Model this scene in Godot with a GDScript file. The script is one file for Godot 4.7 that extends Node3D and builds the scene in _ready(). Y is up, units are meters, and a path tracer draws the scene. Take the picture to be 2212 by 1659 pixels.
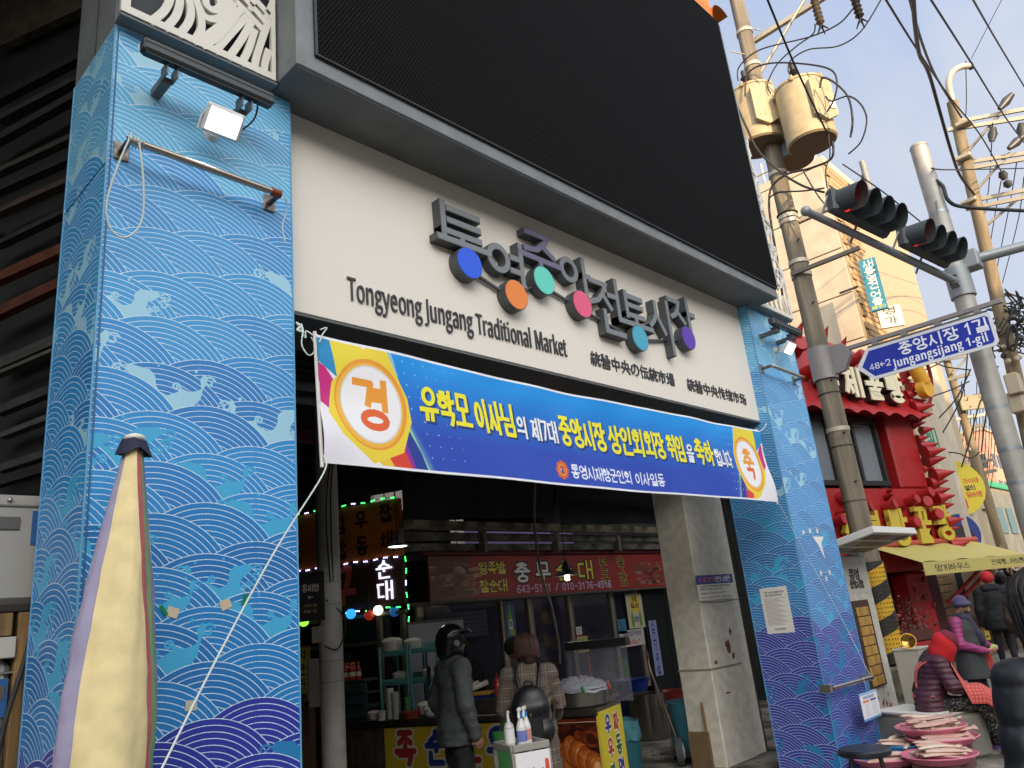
extends Node3D
# A market gate on a street corner. x runs along the gate's front, z towards the street, the gate's front face is z = 0, the ground y = 0.
const CAM := Vector3(0, 1.65, 3.5)
const FOCAL := 1665.0
const CX := Vector3(0.69922427, -0.10082354, 0.70775704)
const CY := Vector3(-0.14638276, 0.94883753, 0.27978462)
const CZ := Vector3(-0.69975532, -0.29923563, 0.6486914)
var tex := {}
var names := {}
var rng := RandomNumberGenerator.new()

# ---- pixels (of a 2212 x 1659 view of the photograph) to points on a known plane
func ray(x: float, y: float) -> Vector3:
	return CX * (x - 1106.0) - CY * (y - 829.5) - CZ * FOCAL
func PZ(x: float, y: float, z: float) -> Vector3:
	var d := ray(x, y)
	return CAM + d * ((z - CAM.z) / d.z)
func PY(x: float, y: float, h: float) -> Vector3:
	var d := ray(x, y)
	return CAM + d * ((h - CAM.y) / d.y)
func PX(x: float, y: float, xx: float) -> Vector3:
	var d := ray(x, y)
	return CAM + d * ((xx - CAM.x) / d.x)
func PD(x: float, y: float, depth: float) -> Vector3:
	return CAM + ray(x, y) * (depth / FOCAL)
func v3(a: Array) -> Vector3:
	return Vector3(a[0], a[1], a[2])

# ---- mesh builder; faces are given counter-clockwise seen from outside
class MB:
	var v := PackedVector3Array()
	var n := PackedVector3Array()
	var u := PackedVector2Array()
	var c := PackedColorArray()
	var col := Color.WHITE
	var t := Transform3D()
	func tri(a: Vector3, b: Vector3, d: Vector3, na: Vector3, nb: Vector3, nd: Vector3, ua := Vector2.ZERO, ub := Vector2.ZERO, ud := Vector2.ZERO) -> void:
		v.append(t * a); v.append(t * d); v.append(t * b)
		n.append((t.basis * na).normalized()); n.append((t.basis * nd).normalized()); n.append((t.basis * nb).normalized())
		u.append(ua); u.append(ud); u.append(ub)
		c.append(col); c.append(col); c.append(col)
	func quad(a: Vector3, b: Vector3, d: Vector3, e: Vector3, ua := Vector2(0, 1), ub := Vector2(1, 1), ud := Vector2(1, 0), ue := Vector2(0, 0)) -> void:
		var nn := (b - a).cross(e - a)
		if nn.length_squared() < 1e-16:
			nn = (d - b).cross(e - b)
		tri(a, b, d, nn, nn, nn, ua, ub, ud)
		tri(a, d, e, nn, nn, nn, ua, ud, ue)
	func squad(a: Vector3, b: Vector3, d: Vector3, e: Vector3, na: Vector3, nb: Vector3, nd: Vector3, ne: Vector3, ua := Vector2(0, 1), ub := Vector2(1, 1), ud := Vector2(1, 0), ue := Vector2(0, 0)) -> void:
		tri(a, b, d, na, nb, nd, ua, ub, ud)
		tri(a, d, e, na, nd, ne, ua, ud, ue)
	func box(c0: Vector3, s: Vector3, b := Basis()) -> MB:
		return cbox(c0, s, 0.0, b)
	func span(a: Vector3, b: Vector3, bev := 0.0) -> MB:
		return cbox((a + b) / 2, (b - a).abs(), bev)
	func cbox(c0: Vector3, s: Vector3, bev := 0.0, b := Basis()) -> MB:
		var h := s / 2
		bev = min(bev, min(h.x, min(h.y, h.z)) * 0.98)
		for ax in 3:
			for sg in [-1.0, 1.0]:
				var i := (ax + 1) % 3
				var j := (ax + 2) % 3
				if sg < 0:
					var k := i
					i = j
					j = k
				var o := Vector3.ZERO
				o[ax] = h[ax] * sg
				var di := Vector3.ZERO
				di[i] = h[i] - bev
				var dj := Vector3.ZERO
				dj[j] = h[j] - bev
				var ul := s[i]
				var vl := s[j]
				quad(c0 + b * (o - di - dj), c0 + b * (o + di - dj), c0 + b * (o + di + dj), c0 + b * (o - di + dj), Vector2(0, vl), Vector2(ul, vl), Vector2(ul, 0), Vector2.ZERO)
		if bev > 0:
			for ax in 3:
				var i := (ax + 1) % 3
				var j := (ax + 2) % 3
				for si in [-1.0, 1.0]:
					for sj in [-1.0, 1.0]:
						var a := Vector3.ZERO
						a[i] = h[i] * si; a[j] = (h[j] - bev) * sj
						var d := Vector3.ZERO
						d[i] = (h[i] - bev) * si; d[j] = h[j] * sj
						var l := Vector3.ZERO
						l[ax] = h[ax] - bev
						if si * sj > 0:
							quad(c0 + b * (a - l), c0 + b * (d - l), c0 + b * (d + l), c0 + b * (a + l))
						else:
							quad(c0 + b * (d - l), c0 + b * (a - l), c0 + b * (a + l), c0 + b * (d + l))
			for sx in [-1.0, 1.0]:
				for sy in [-1.0, 1.0]:
					for sz in [-1.0, 1.0]:
						var p := Vector3(h.x * sx, (h.y - bev) * sy, (h.z - bev) * sz)
						var q := Vector3((h.x - bev) * sx, h.y * sy, (h.z - bev) * sz)
						var r := Vector3((h.x - bev) * sx, (h.y - bev) * sy, h.z * sz)
						var nn := Vector3(sx, sy, sz)
						nn = b * nn
						if sx * sy * sz > 0:
							tri(c0 + b * p, c0 + b * q, c0 + b * r, nn, nn, nn)
						else:
							tri(c0 + b * p, c0 + b * r, c0 + b * q, nn, nn, nn)
		return self
	static func frame(d: Vector3) -> Array:
		d = d.normalized()
		var a := Vector3.UP if abs(d.y) < 0.95 else Vector3.RIGHT
		var x := a.cross(d).normalized()
		return [x, d.cross(x).normalized()]
	func cyl(a: Vector3, b: Vector3, ra: float, rb := -1.0, seg := 12, caps := true) -> MB:
		if rb < 0: rb = ra
		var f := frame(b - a)
		var ax := (b - a).normalized()
		var sl := (ra - rb) / maxf((b - a).length(), 1e-6)
		for i in seg:
			var p := TAU * i / seg
			var q := TAU * (i + 1) / seg
			var dp: Vector3 = f[0] * cos(p) + f[1] * sin(p)
			var dq: Vector3 = f[0] * cos(q) + f[1] * sin(q)
			var L := (b - a).length()
			squad(a + dp * ra, a + dq * ra, b + dq * rb, b + dp * rb, dp + ax * sl, dq + ax * sl, dq + ax * sl, dp + ax * sl, Vector2(float(i) / seg, L), Vector2(float(i + 1) / seg, L), Vector2(float(i + 1) / seg, 0), Vector2(float(i) / seg, 0))
			if caps:
				tri(a, a + dq * ra, a + dp * ra, -ax, -ax, -ax)
				tri(b, b + dp * rb, b + dq * rb, ax, ax, ax)
		return self
	func tube(pts: Array, r, seg := 6, caps := true) -> MB:
		var m := pts.size()
		if m < 2: return self
		var rings := []
		var nrm := []
		var x := Vector3.ZERO
		for i in m:
			var d: Vector3 = (pts[min(i + 1, m - 1)] - pts[max(i - 1, 0)])
			if d.length() < 1e-7: d = Vector3.UP
			d = d.normalized()
			if i == 0:
				x = frame(d)[0]
			else:
				x = (x - d * x.dot(d))
				if x.length() < 1e-4: x = frame(d)[0]
				x = x.normalized()
			var y := d.cross(x)
			var rr: float = r[i] if r is Array else r
			var ring := []
			var nn := []
			for k in seg:
				var an := TAU * k / seg
				var o := x * cos(an) + y * sin(an)
				nn.append(o)
				ring.append(pts[i] + o * rr)
			rings.append(ring)
			nrm.append(nn)
		for i in m - 1:
			for k in seg:
				var k2 := (k + 1) % seg
				squad(rings[i][k], rings[i][k2], rings[i + 1][k2], rings[i + 1][k], nrm[i][k], nrm[i][k2], nrm[i + 1][k2], nrm[i + 1][k])
		if caps:
			var d0: Vector3 = (pts[0] - pts[1]).normalized()
			var d1: Vector3 = (pts[m - 1] - pts[m - 2]).normalized()
			for k in seg:
				var k2 := (k + 1) % seg
				tri(pts[0], rings[0][k2], rings[0][k], d0, d0, d0)
				tri(pts[m - 1], rings[m - 1][k], rings[m - 1][k2], d1, d1, d1)
		return self
	func lathe(pr: Array, seg := 20) -> MB:   # profile of Vector2(r, y) going up, about the y axis
		for i in pr.size() - 1:
			var a: Vector2 = pr[i]
			var b: Vector2 = pr[i + 1]
			var nr := Vector2(b.y - a.y, a.x - b.x).normalized()
			for k in seg:
				var p := TAU * k / seg
				var q := TAU * (k + 1) / seg
				var dp := Vector3(cos(p), 0, -sin(p))
				var dq := Vector3(cos(q), 0, -sin(q))
				var np := dp * nr.x + Vector3(0, nr.y, 0)
				var nq := dq * nr.x + Vector3(0, nr.y, 0)
				var ya := Vector3(0, a.y, 0)
				var yb := Vector3(0, b.y, 0)
				if a.x > 1e-5: tri(dp * a.x + ya, dq * a.x + ya, dq * b.x + yb, np, nq, nq, Vector2(float(k) / seg, 1 - float(i) / pr.size()), Vector2(float(k + 1) / seg, 1 - float(i) / pr.size()), Vector2(float(k + 1) / seg, 1 - float(i + 1) / pr.size()))
				if b.x > 1e-5: tri(dp * a.x + ya, dq * b.x + yb, dp * b.x + yb, np, nq, np, Vector2(float(k) / seg, 1 - float(i) / pr.size()), Vector2(float(k + 1) / seg, 1 - float(i + 1) / pr.size()), Vector2(float(k) / seg, 1 - float(i + 1) / pr.size()))
		return self
	func ball(c0: Vector3, r: Vector3, seg := 12, rows := 8) -> MB:
		for i in rows:
			var a := PI * i / rows - PI / 2
			var b := PI * (i + 1) / rows - PI / 2
			for k in seg:
				var p := TAU * k / seg
				var q := TAU * (k + 1) / seg
				var A := Vector3(cos(a) * cos(p), sin(a), -cos(a) * sin(p))
				var D := Vector3(cos(a) * cos(q), sin(a), -cos(a) * sin(q))
				var E2 := Vector3(cos(b) * cos(q), sin(b), -cos(b) * sin(q))
				var F2 := Vector3(cos(b) * cos(p), sin(b), -cos(b) * sin(p))
				if i > 0: tri(c0 + A * r, c0 + D * r, c0 + E2 * r, A / r, D / r, E2 / r)
				if i < rows - 1: tri(c0 + A * r, c0 + E2 * r, c0 + F2 * r, A / r, E2 / r, F2 / r)
		return self
	func prism(poly: PackedVector2Array, d: float, z0 := 0.0) -> MB:   # polygon in xy (either winding), from z0 to z0 + d
		if Geometry2D.is_polygon_clockwise(poly): poly.reverse()
		var ids := Geometry2D.triangulate_polygon(poly)
		for i in range(0, ids.size(), 3):
			var a := poly[ids[i]]
			var b := poly[ids[i + 1]]
			var e := poly[ids[i + 2]]
			if (b - a).cross(e - a) < 0:
				var k := b
				b = e
				e = k
			tri(Vector3(a.x, a.y, z0 + d), Vector3(b.x, b.y, z0 + d), Vector3(e.x, e.y, z0 + d), Vector3(0, 0, 1), Vector3(0, 0, 1), Vector3(0, 0, 1), a, b, e)
			tri(Vector3(a.x, a.y, z0), Vector3(e.x, e.y, z0), Vector3(b.x, b.y, z0), Vector3(0, 0, -1), Vector3(0, 0, -1), Vector3(0, 0, -1), a, e, b)
		for i in poly.size():
			var a := poly[i]
			var b := poly[(i + 1) % poly.size()]
			quad(Vector3(a.x, a.y, z0), Vector3(b.x, b.y, z0), Vector3(b.x, b.y, z0 + d), Vector3(a.x, a.y, z0 + d))
		return self
	func stroke(pts: PackedVector2Array, w: float, d: float, z0 := 0.0, closed := false, square := true) -> MB:   # a bar of width w along a line in xy
		var m := pts.size()
		var L := PackedVector2Array()
		var R := PackedVector2Array()
		for i in m:
			var p := pts[i]
			var a := pts[(i + m - 1) % m] if (closed or i > 0) else p
			var b := pts[(i + 1) % m] if (closed or i < m - 1) else p
			var d0 := (p - a).normalized()
			var d1 := (b - p).normalized()
			if d0 == Vector2.ZERO: d0 = d1
			if d1 == Vector2.ZERO: d1 = d0
			var nn := (d0.orthogonal() + d1.orthogonal())
			if nn.length() < 0.3: nn = d0.orthogonal()
			nn = nn.normalized()
			nn /= max(nn.dot(d0.orthogonal()), 0.45)
			if square and not closed:
				if i == 0: p -= d1 * w * 0.5
				if i == m - 1: p += d0 * w * 0.5
			L.append(p + nn * w * 0.5)
			R.append(p - nn * w * 0.5)
		# orthogonal() turns to one side; order the faces by the sign
		var segs := m if closed else m - 1
		for i in segs:
			var j := (i + 1) % m
			var f := Vector3(0, 0, z0 + d)
			var g := Vector3(0, 0, z0)
			var la := Vector3(L[i].x, L[i].y, 0)
			var lb := Vector3(L[j].x, L[j].y, 0)
			var ra := Vector3(R[i].x, R[i].y, 0)
			var rb := Vector3(R[j].x, R[j].y, 0)
			quad(la + f, lb + f, rb + f, ra + f)
			if d > 0.0:
				quad(lb + g, lb + f, la + f, la + g)
				quad(ra + g, ra + f, rb + f, rb + g)
		if d > 0.0 and not closed:
			for e in [[0, 1], [m - 1, 0]]:
				var l := Vector3(L[e[0]].x, L[e[0]].y, 0)
				var r2 := Vector3(R[e[0]].x, R[e[0]].y, 0)
				var f := Vector3(0, 0, z0 + d)
				var g := Vector3(0, 0, z0)
				if e[1] == 1: quad(l + g, l + f, r2 + f, r2 + g)
				else: quad(r2 + g, r2 + f, l + f, l + g)
		return self
	func grid(nu: int, nv: int, f: Callable) -> MB:   # f(u, v) -> point, smooth normals from differences
		var P := []
		for j in nv + 1:
			var row := []
			for i in nu + 1:
				row.append(f.call(float(i) / nu, float(j) / nv))
			P.append(row)
		var N := []
		for j in nv + 1:
			var row := []
			for i in nu + 1:
				var dx: Vector3 = P[j][min(i + 1, nu)] - P[j][max(i - 1, 0)]
				var dy: Vector3 = P[min(j + 1, nv)][i] - P[max(j - 1, 0)][i]
				row.append(dx.cross(dy).normalized())
			N.append(row)
		for j in nv:
			for i in nu:
				var u0 := float(i) / nu
				var u1 := float(i + 1) / nu
				var w0 := 1 - float(j) / nv
				var w1 := 1 - float(j + 1) / nv
				squad(P[j][i], P[j][i + 1], P[j + 1][i + 1], P[j + 1][i], N[j][i], N[j][i + 1], N[j + 1][i + 1], N[j + 1][i], Vector2(u0, w0), Vector2(u1, w0), Vector2(u1, w1), Vector2(u0, w1))
		return self
	func mesh() -> ArrayMesh:
		var a := []
		a.resize(Mesh.ARRAY_MAX)
		a[Mesh.ARRAY_VERTEX] = v
		a[Mesh.ARRAY_NORMAL] = n
		a[Mesh.ARRAY_TEX_UV] = u
		a[Mesh.ARRAY_COLOR] = c
		var m := ArrayMesh.new()
		m.add_surface_from_arrays(Mesh.PRIMITIVE_TRIANGLES, a)
		return m

# ---- nodes
func numbered(called: String) -> String:
	names[called] = names.get(called, -1) + 1
	return called if names[called] == 0 else "%s_%03d" % [called, names[called]]
func tag(o: Node, label: String, category: String, group := "") -> Node:
	o.set_meta("label", label)
	o.set_meta("category", category)
	if group: o.set_meta("group", group)
	return o
func thing(called: String, label: String, category: String, group := "", at := Vector3.ZERO, turn := 0.0) -> Node3D:
	var o := Node3D.new()
	o.name = numbered(called)
	add_child(o)
	o.position = at
	o.rotation.y = turn
	tag(o, label, category, group)
	return o
func part(called: String, mb: MB, m: Material, parent: Node) -> MeshInstance3D:
	return inst(called, mb.mesh(), m, parent)
func inst(called: String, mesh: Mesh, m: Material, parent: Node) -> MeshInstance3D:
	var o := MeshInstance3D.new()
	o.mesh = mesh
	o.material_override = m
	o.name = called if parent != self else numbered(called)
	parent.add_child(o, true)
	return o
func struct(called: String, mb: MB, m: Material) -> MeshInstance3D:
	var o := part(called, mb, m, self)
	o.set_meta("kind", "structure")
	return o
func copy(o: Node3D, called: String, label: String, at: Vector3, turn := 0.0) -> Node3D:
	var c: Node3D = o.duplicate()
	c.name = numbered(called)
	add_child(c)
	c.position = at
	c.rotation.y = turn
	if label: c.set_meta("label", label)
	return c

# ---- materials: albedo colours are sRGB
var mats := {}
func noise_tex(key: String, freq: float, lo: float, hi: float, oct := 4, size := 512, stretch := Vector2(1, 1)) -> Texture2D:
	if tex.has(key): return tex[key]
	var fn := FastNoiseLite.new()
	fn.seed = key.hash() & 0xffff
	fn.frequency = freq
	fn.fractal_octaves = oct
	var im := Image.create(size, size, false, Image.FORMAT_L8)
	var src := fn.get_seamless_image(int(size * stretch.x), int(size * stretch.y))
	src.resize(size, size)
	src.convert(Image.FORMAT_L8)
	var d := src.get_data()
	for i in d.size():
		d[i] = int(255.0 * lerp(lo, hi, d[i] / 255.0))
	im = Image.create_from_data(size, size, false, Image.FORMAT_L8, d)
	tex[key] = ImageTexture.create_from_image(im)
	return tex[key]
func M(hex: String, rough := 0.7, metal := 0.0, grain := "", scale := 1.0) -> StandardMaterial3D:
	var key := "%s %s %s %s %s" % [hex, rough, metal, grain, scale]
	if mats.has(key): return mats[key]
	var m := StandardMaterial3D.new()
	m.albedo_color = Color.html(hex)
	m.roughness = rough
	m.metallic = metal
	m.cull_mode = BaseMaterial3D.CULL_DISABLED
	if grain:
		match grain:
			"fine": m.albedo_texture = noise_tex("fine", 0.05, 0.72, 1.0, 5)
			"blotch": m.albedo_texture = noise_tex("blotch", 0.012, 0.55, 1.0, 6)
			"stain": m.albedo_texture = noise_tex("stain", 0.008, 0.3, 1.12, 6)
			"streak": m.albedo_texture = noise_tex("streak", 0.02, 0.6, 1.0, 5, 512, Vector2(1, 0.08))
			"wood": m.albedo_texture = noise_tex("wood", 0.03, 0.5, 1.0, 5, 512, Vector2(1, 0.05))
			"mild": m.albedo_texture = noise_tex("mild", 0.01, 0.86, 1.0, 5)
		m.uv1_triplanar = true
		m.uv1_world_triplanar = true
		m.uv1_scale = Vector3.ONE * scale
	mats[key] = m
	return m
func glow(hex: String, energy: float) -> StandardMaterial3D:
	var m := M(hex, 0.5).duplicate() as StandardMaterial3D
	m.emission_enabled = true
	m.emission = Color.html(hex)
	m.emission_energy_multiplier = energy
	return m
func glass(hex: String, alpha: float) -> StandardMaterial3D:
	var m := StandardMaterial3D.new()
	m.albedo_color = Color(Color.html(hex), alpha)
	m.transparency = BaseMaterial3D.TRANSPARENCY_ALPHA
	m.roughness = 0.05
	m.cull_mode = BaseMaterial3D.CULL_DISABLED
	return m
func printed(im: Image, rough := 0.55) -> StandardMaterial3D:
	var m := StandardMaterial3D.new()
	m.albedo_texture = ImageTexture.create_from_image(im)
	m.roughness = rough
	m.cull_mode = BaseMaterial3D.CULL_DISABLED
	return m

# ---- raster drawing for flat print
func fpoly(im: Image, pts: PackedVector2Array, col: Color) -> void:
	var y0 := 1e9
	var y1 := -1e9
	for p in pts:
		y0 = min(y0, p.y)
		y1 = max(y1, p.y)
	var m := pts.size()
	for y in range(max(0, int(floor(y0))), min(im.get_height() - 1, int(ceil(y1))) + 1):
		var yc := y + 0.5
		var xs := PackedFloat32Array()
		for i in m:
			var a := pts[i]
			var b := pts[(i + 1) % m]
			if (a.y <= yc) != (b.y <= yc):
				xs.append(a.x + (yc - a.y) / (b.y - a.y) * (b.x - a.x))
		xs.sort()
		for k in range(0, xs.size() - 1, 2):
			var xa := int(round(xs[k]))
			var xb := int(round(xs[k + 1]))
			if xb > xa: im.fill_rect(Rect2i(xa, y, xb - xa, 1), col)
func fdisc(im: Image, c: Vector2, r: float, col: Color, ry := -1.0) -> void:
	if ry < 0: ry = r
	for y in range(max(0, int(c.y - ry)), min(im.get_height() - 1, int(c.y + ry) + 1) + 1):
		var k := 1.0 - pow((y + 0.5 - c.y) / ry, 2)
		if k > 0:
			var h := r * sqrt(k)
			im.fill_rect(Rect2i(int(round(c.x - h)), y, max(1, int(round(2 * h))), 1), col)
func fline(im: Image, pts: PackedVector2Array, w: float, col: Color, closed := false, rounded := false) -> void:
	var m := pts.size()
	for i in (m if closed else m - 1):
		var a := pts[i]
		var b := pts[(i + 1) % m]
		var d := (b - a).normalized()
		var o := d.orthogonal() * w * 0.5
		var ea := d * w * 0.5 if (not closed and not rounded and i == 0) else Vector2.ZERO
		var eb := d * w * 0.5 if (not closed and not rounded and i == m - 2) else Vector2.ZERO
		fpoly(im, PackedVector2Array([a - ea + o, b + eb + o, b + eb - o, a - ea - o]), col)
		if w > 2.5:
			if closed or rounded or i > 0: fdisc(im, a, w * 0.5, col)
			if rounded and i == m - 2: fdisc(im, b, w * 0.5, col)

# ---- a stroke alphabet: Korean syllables are put together from their letters
const LEADS := ["g", "G", "n", "d", "D", "r", "m", "b", "B", "s", "S", "o", "j", "J", "c", "k", "t", "p", "h"]
const TAILS := ["", "g", "G", "g", "n", "n", "n", "d", "r", "r", "r", "r", "r", "r", "r", "r", "m", "b", "b", "s", "S", "o", "j", "c", "k", "t", "p", "h"]
const VOW := ["1a", "1ai", "1ya", "1yai", "1e", "1ei", "1ye", "1yei", "2o", "3o:a", "3o:ai", "3o:i", "2yo", "2u", "3u:e", "3u:ei", "3u:i", "2yu", "2w", "3w:i", "1i"]
const JAMO := {
	"g": ["0,0 1,0 .92,.5 .78,1"], "n": ["0,0 0,1 1,1"], "d": ["1,0 0,0 0,1 1,1"], "r": ["0,0 1,0 1,.5 0,.5 0,1 1,1"],
	"m": ["0,0 1,0 1,1 0,1 0,0"], "b": ["0,0 0,1 1,1 1,0", "0,.45 1,.45"], "s": [".5,0 .42,.5 0,1", ".52,.42 .7,.72 1,1"],
	"o": ["O"], "j": ["0,0 1,0", ".55,0 .45,.5 0,1", ".5,.42 .7,.72 1,1"], "c": ["0,.26 1,.26", ".3,0 .7,0", ".55,.26 .45,.6 0,1", ".5,.56 .7,.78 1,1"],
	"k": ["0,0 1,0 .92,.5 .78,1", "0,.48 .92,.48"], "t": ["1,0 0,0 0,1 1,1", "0,.5 1,.5"], "p": ["0,0 1,0", "0,1 1,1", ".28,0 .28,1", ".72,0 .72,1"], "h": ["0,.26 1,.26", ".3,0 .7,0", "Q"]}
const SIGNS := {
	"0": ["O"], "1": [".2,.2 .55,0 .55,1"], "2": ["0,.22 .2,0 .8,0 1,.25 .9,.5 0,1 1,1"], "3": ["0,.1 .3,0 .8,0 1,.22 .8,.46 .4,.48", ".8,.48 1,.75 .8,1 .3,1 0,.88"], "4": [".75,1 .75,0 0,.7 1,.7"], "5": ["1,0 .1,0 0,.45 .7,.4 1,.65 .8,1 .2,1 0,.88"],
	"6": ["1,.06 .5,0 .1,.3 0,.75 .3,1 .75,1 1,.72 .75,.45 .3,.45 .04,.62"], "7": ["0,0 1,0 .4,1"], "8": [".5,0 .9,.1 .95,.3 .5,.47 .05,.3 .1,.1 .5,0", ".5,.47 1,.68 .9,.93 .5,1 .1,.93 0,.68 .5,.47"], "9": ["0,.94 .5,1 .9,.7 1,.25 .7,0 .25,0 0,.28 .25,.55 .7,.55 .96,.38"],
	"-": [".1,.5 .9,.5"], "/": ["0,1 1,0"], "C": ["1,.15 .6,0 .2,.1 0,.5 .2,.9 .6,1 1,.85"], "T": ["0,0 1,0", ".5,0 .5,1"], "V": ["0,0 .5,1 1,0"], "E": ["1,0 0,0 0,1 1,1", "0,.5 .8,.5"], "L": ["0,0 0,1 1,1"], "A": ["0,1 .5,0 1,1", ".2,.65 .8,.65"], "O": ["O"], ":": [".5,.25 .5,.3", ".5,.75 .5,.8"], ",": [".5,.9 .4,1.1"], "<": ["1,.5 0,.5", ".35,.2 0,.5 .35,.8"],
	"中": ["0.1,.25 .9,.25 .9,.65 .1,.65 .1,.25", ".5,0 .5,1"], "央": [".15,.22 .85,.22 .85,.58", ".15,.22 .15,.58", ".5,0 .5,.55 .05,1", "0,.58 1,.58", ".52,.6 .95,1"], "の": [".52,.1 .45,.6 .2,.88 .03,.65 .15,.25 .5,.08 .85,.2 .97,.5 .85,.8 .55,.95"],
	"市": [".5,0 .5,.18", "0,.2 1,.2", ".15,.85 .15,.42 .85,.42 .85,.82 .7,.85", ".5,.2 .5,1"], "伝": [".3,0 .02,.42", ".17,.25 .17,1", ".45,.15 .9,.15", ".35,.42 1,.42", ".65,.42 .42,.92 .95,.86", ".8,.65 1,1"], "传": [".3,0 .02,.42", ".17,.25 .17,1", ".42,.18 .95,.18", ".35,.4 1,.4", ".68,0 .55,.62 .9,.62 .68,.9", ".55,.78 .85,1"],
	"統": [".25,0 .08,.22 .3,.25", ".38,.12 .05,.5 .4,.45", ".22,.5 .22,1", ".05,.65 .02,.9", ".35,.62 .42,.85", ".7,0 .7,.15", ".48,.17 1,.17", ".7,.2 .52,.45 .95,.42", ".85,.28 1,.5", ".62,.5 .6,.75 .45,1", ".8,.5 .8,.95 1,.95 1,.82"], "统": [".25,0 .05,.28 .3,.3", ".32,.2 .05,.62 .38,.55", ".02,.92 .4,.78", ".7,0 .7,.15", ".48,.17 1,.17", ".7,.2 .52,.45 .95,.42", ".85,.28 1,.5", ".62,.5 .6,.75 .45,1", ".8,.5 .8,.95 1,.95 1,.82"],
	"營": [".1,.02 .16,.14", ".25,0 .22,.2 .05,.36", ".24,.2 .42,.34", ".6,.02 .66,.14", ".78,0 .75,.2 .56,.36", ".76,.2 .95,.34", ".03,.55 .03,.42 .97,.42 .97,.55", ".25,.52 .75,.52 .75,.68 .25,.68 .25,.52", ".12,.78 .88,.78 .88,1 .12,1 .12,.78"], "場": [".2,.05 .2,.85", "0,.35 .38,.35", "0,.9 .38,.75", ".52,.02 .92,.02 .92,.38 .52,.38 .52,.02", ".52,.2 .92,.2", ".4,.5 1,.5", ".6,.5 .42,.75", ".5,.64 .97,.64 .92,.97 .82,.95", ".68,.66 .45,.95", ".84,.66 .62,1"], "场": [".2,.05 .2,.85", "0,.35 .38,.35", "0,.9 .38,.75", ".48,.08 .9,.08 .5,.42 .97,.42 .9,.97 .78,.95", ".66,.42 .45,.8", ".82,.44 .55,.98"]}
var parsed := {}
func strokes_of(key: String, list: Array) -> Array:
	if parsed.has(key): return parsed[key]
	var out := []
	for s: String in list:
		var p := PackedVector2Array()
		if s == "O" or s == "Q":
			for i in 20:
				var a := TAU * i / 20
				p.append(Vector2(0.5 + 0.5 * cos(a), (0.5 + 0.5 * sin(a)) if s == "O" else (0.72 + 0.28 * sin(a))))
			out.append([p, true])
		else:
			for q in s.split(" "):
				var xy := q.split(",")
				p.append(Vector2(xy[0].to_float(), xy[1].to_float()))
			out.append([p, false])
	parsed[key] = out
	return out
func put(out: Array, src: Array, x0: float, y0: float, x1: float, y1: float) -> void:
	for s in src:
		var q := PackedVector2Array()
		for p: Vector2 in s[0]:
			q.append(Vector2(lerp(x0, x1, p.x), lerp(y0, y1, p.y)))
		out.append([q, s[1]])
func cons(out: Array, k: String, x0: float, y0: float, x1: float, y1: float) -> void:
	if k == "G" or k == "D" or k == "B" or k == "S" or k == "J":
		var l := k.to_lower()
		var m := (x1 - x0) * 0.42
		cons(out, l, x0, y0, x0 + m, y1)
		cons(out, l, x1 - m, y0, x1, y1)
		return
	put(out, strokes_of("c" + k, JAMO[k]), x0, y0, x1, y1)
func seg(out: Array, a: Vector2, b: Vector2) -> void:
	out.append([PackedVector2Array([a, b]), false])
func vert_vowel(out: Array, k: String, x0: float, x1: float, y0: float, y1: float) -> void:
	var mid := (y0 + y1) / 2
	var hh := (y1 - y0) * 0.11
	var two := k.ends_with("i") and k.length() > 1
	var yy := k.begins_with("y")
	var core := k.trim_prefix("y").trim_suffix("i")
	if k == "i":
		seg(out, Vector2((x0 + x1) / 2 + 0.04, y0), Vector2((x0 + x1) / 2 + 0.04, y1))
		return
	var xs := x0 + 0.08 if core == "a" else x1 - 0.06
	if two: xs = x0 + 0.1
	seg(out, Vector2(xs, y0), Vector2(xs, y1))
	if two: seg(out, Vector2(x1, y0), Vector2(x1, y1))
	var xe := (x1 if core == "a" else x0 - 0.08) if not two else (x1 if core == "a" else x0 - 0.12)
	for o in ([-hh * 1.3, hh * 1.3] if yy else [0.0]):
		seg(out, Vector2(xs, mid + o), Vector2(xe, mid + o))
func horiz_vowel(out: Array, k: String, x0: float, x1: float, y0: float, y1: float) -> void:
	var up := k == "o" or k == "yo"
	var yb := y1 if up else (y0 + (y1 - y0) * 0.2)
	if k == "w": yb = (y0 + y1) / 2
	seg(out, Vector2(x0, yb), Vector2(x1, yb))
	var mx := (x0 + x1) / 2
	var dx := (x1 - x0) * 0.17
	var ye := y0 if up else y1
	if k == "o" or k == "u": seg(out, Vector2(mx, yb), Vector2(mx, ye))
	elif k == "yo" or k == "yu":
		seg(out, Vector2(mx - dx, yb), Vector2(mx - dx, ye))
		seg(out, Vector2(mx + dx, yb), Vector2(mx + dx, ye))
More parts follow.
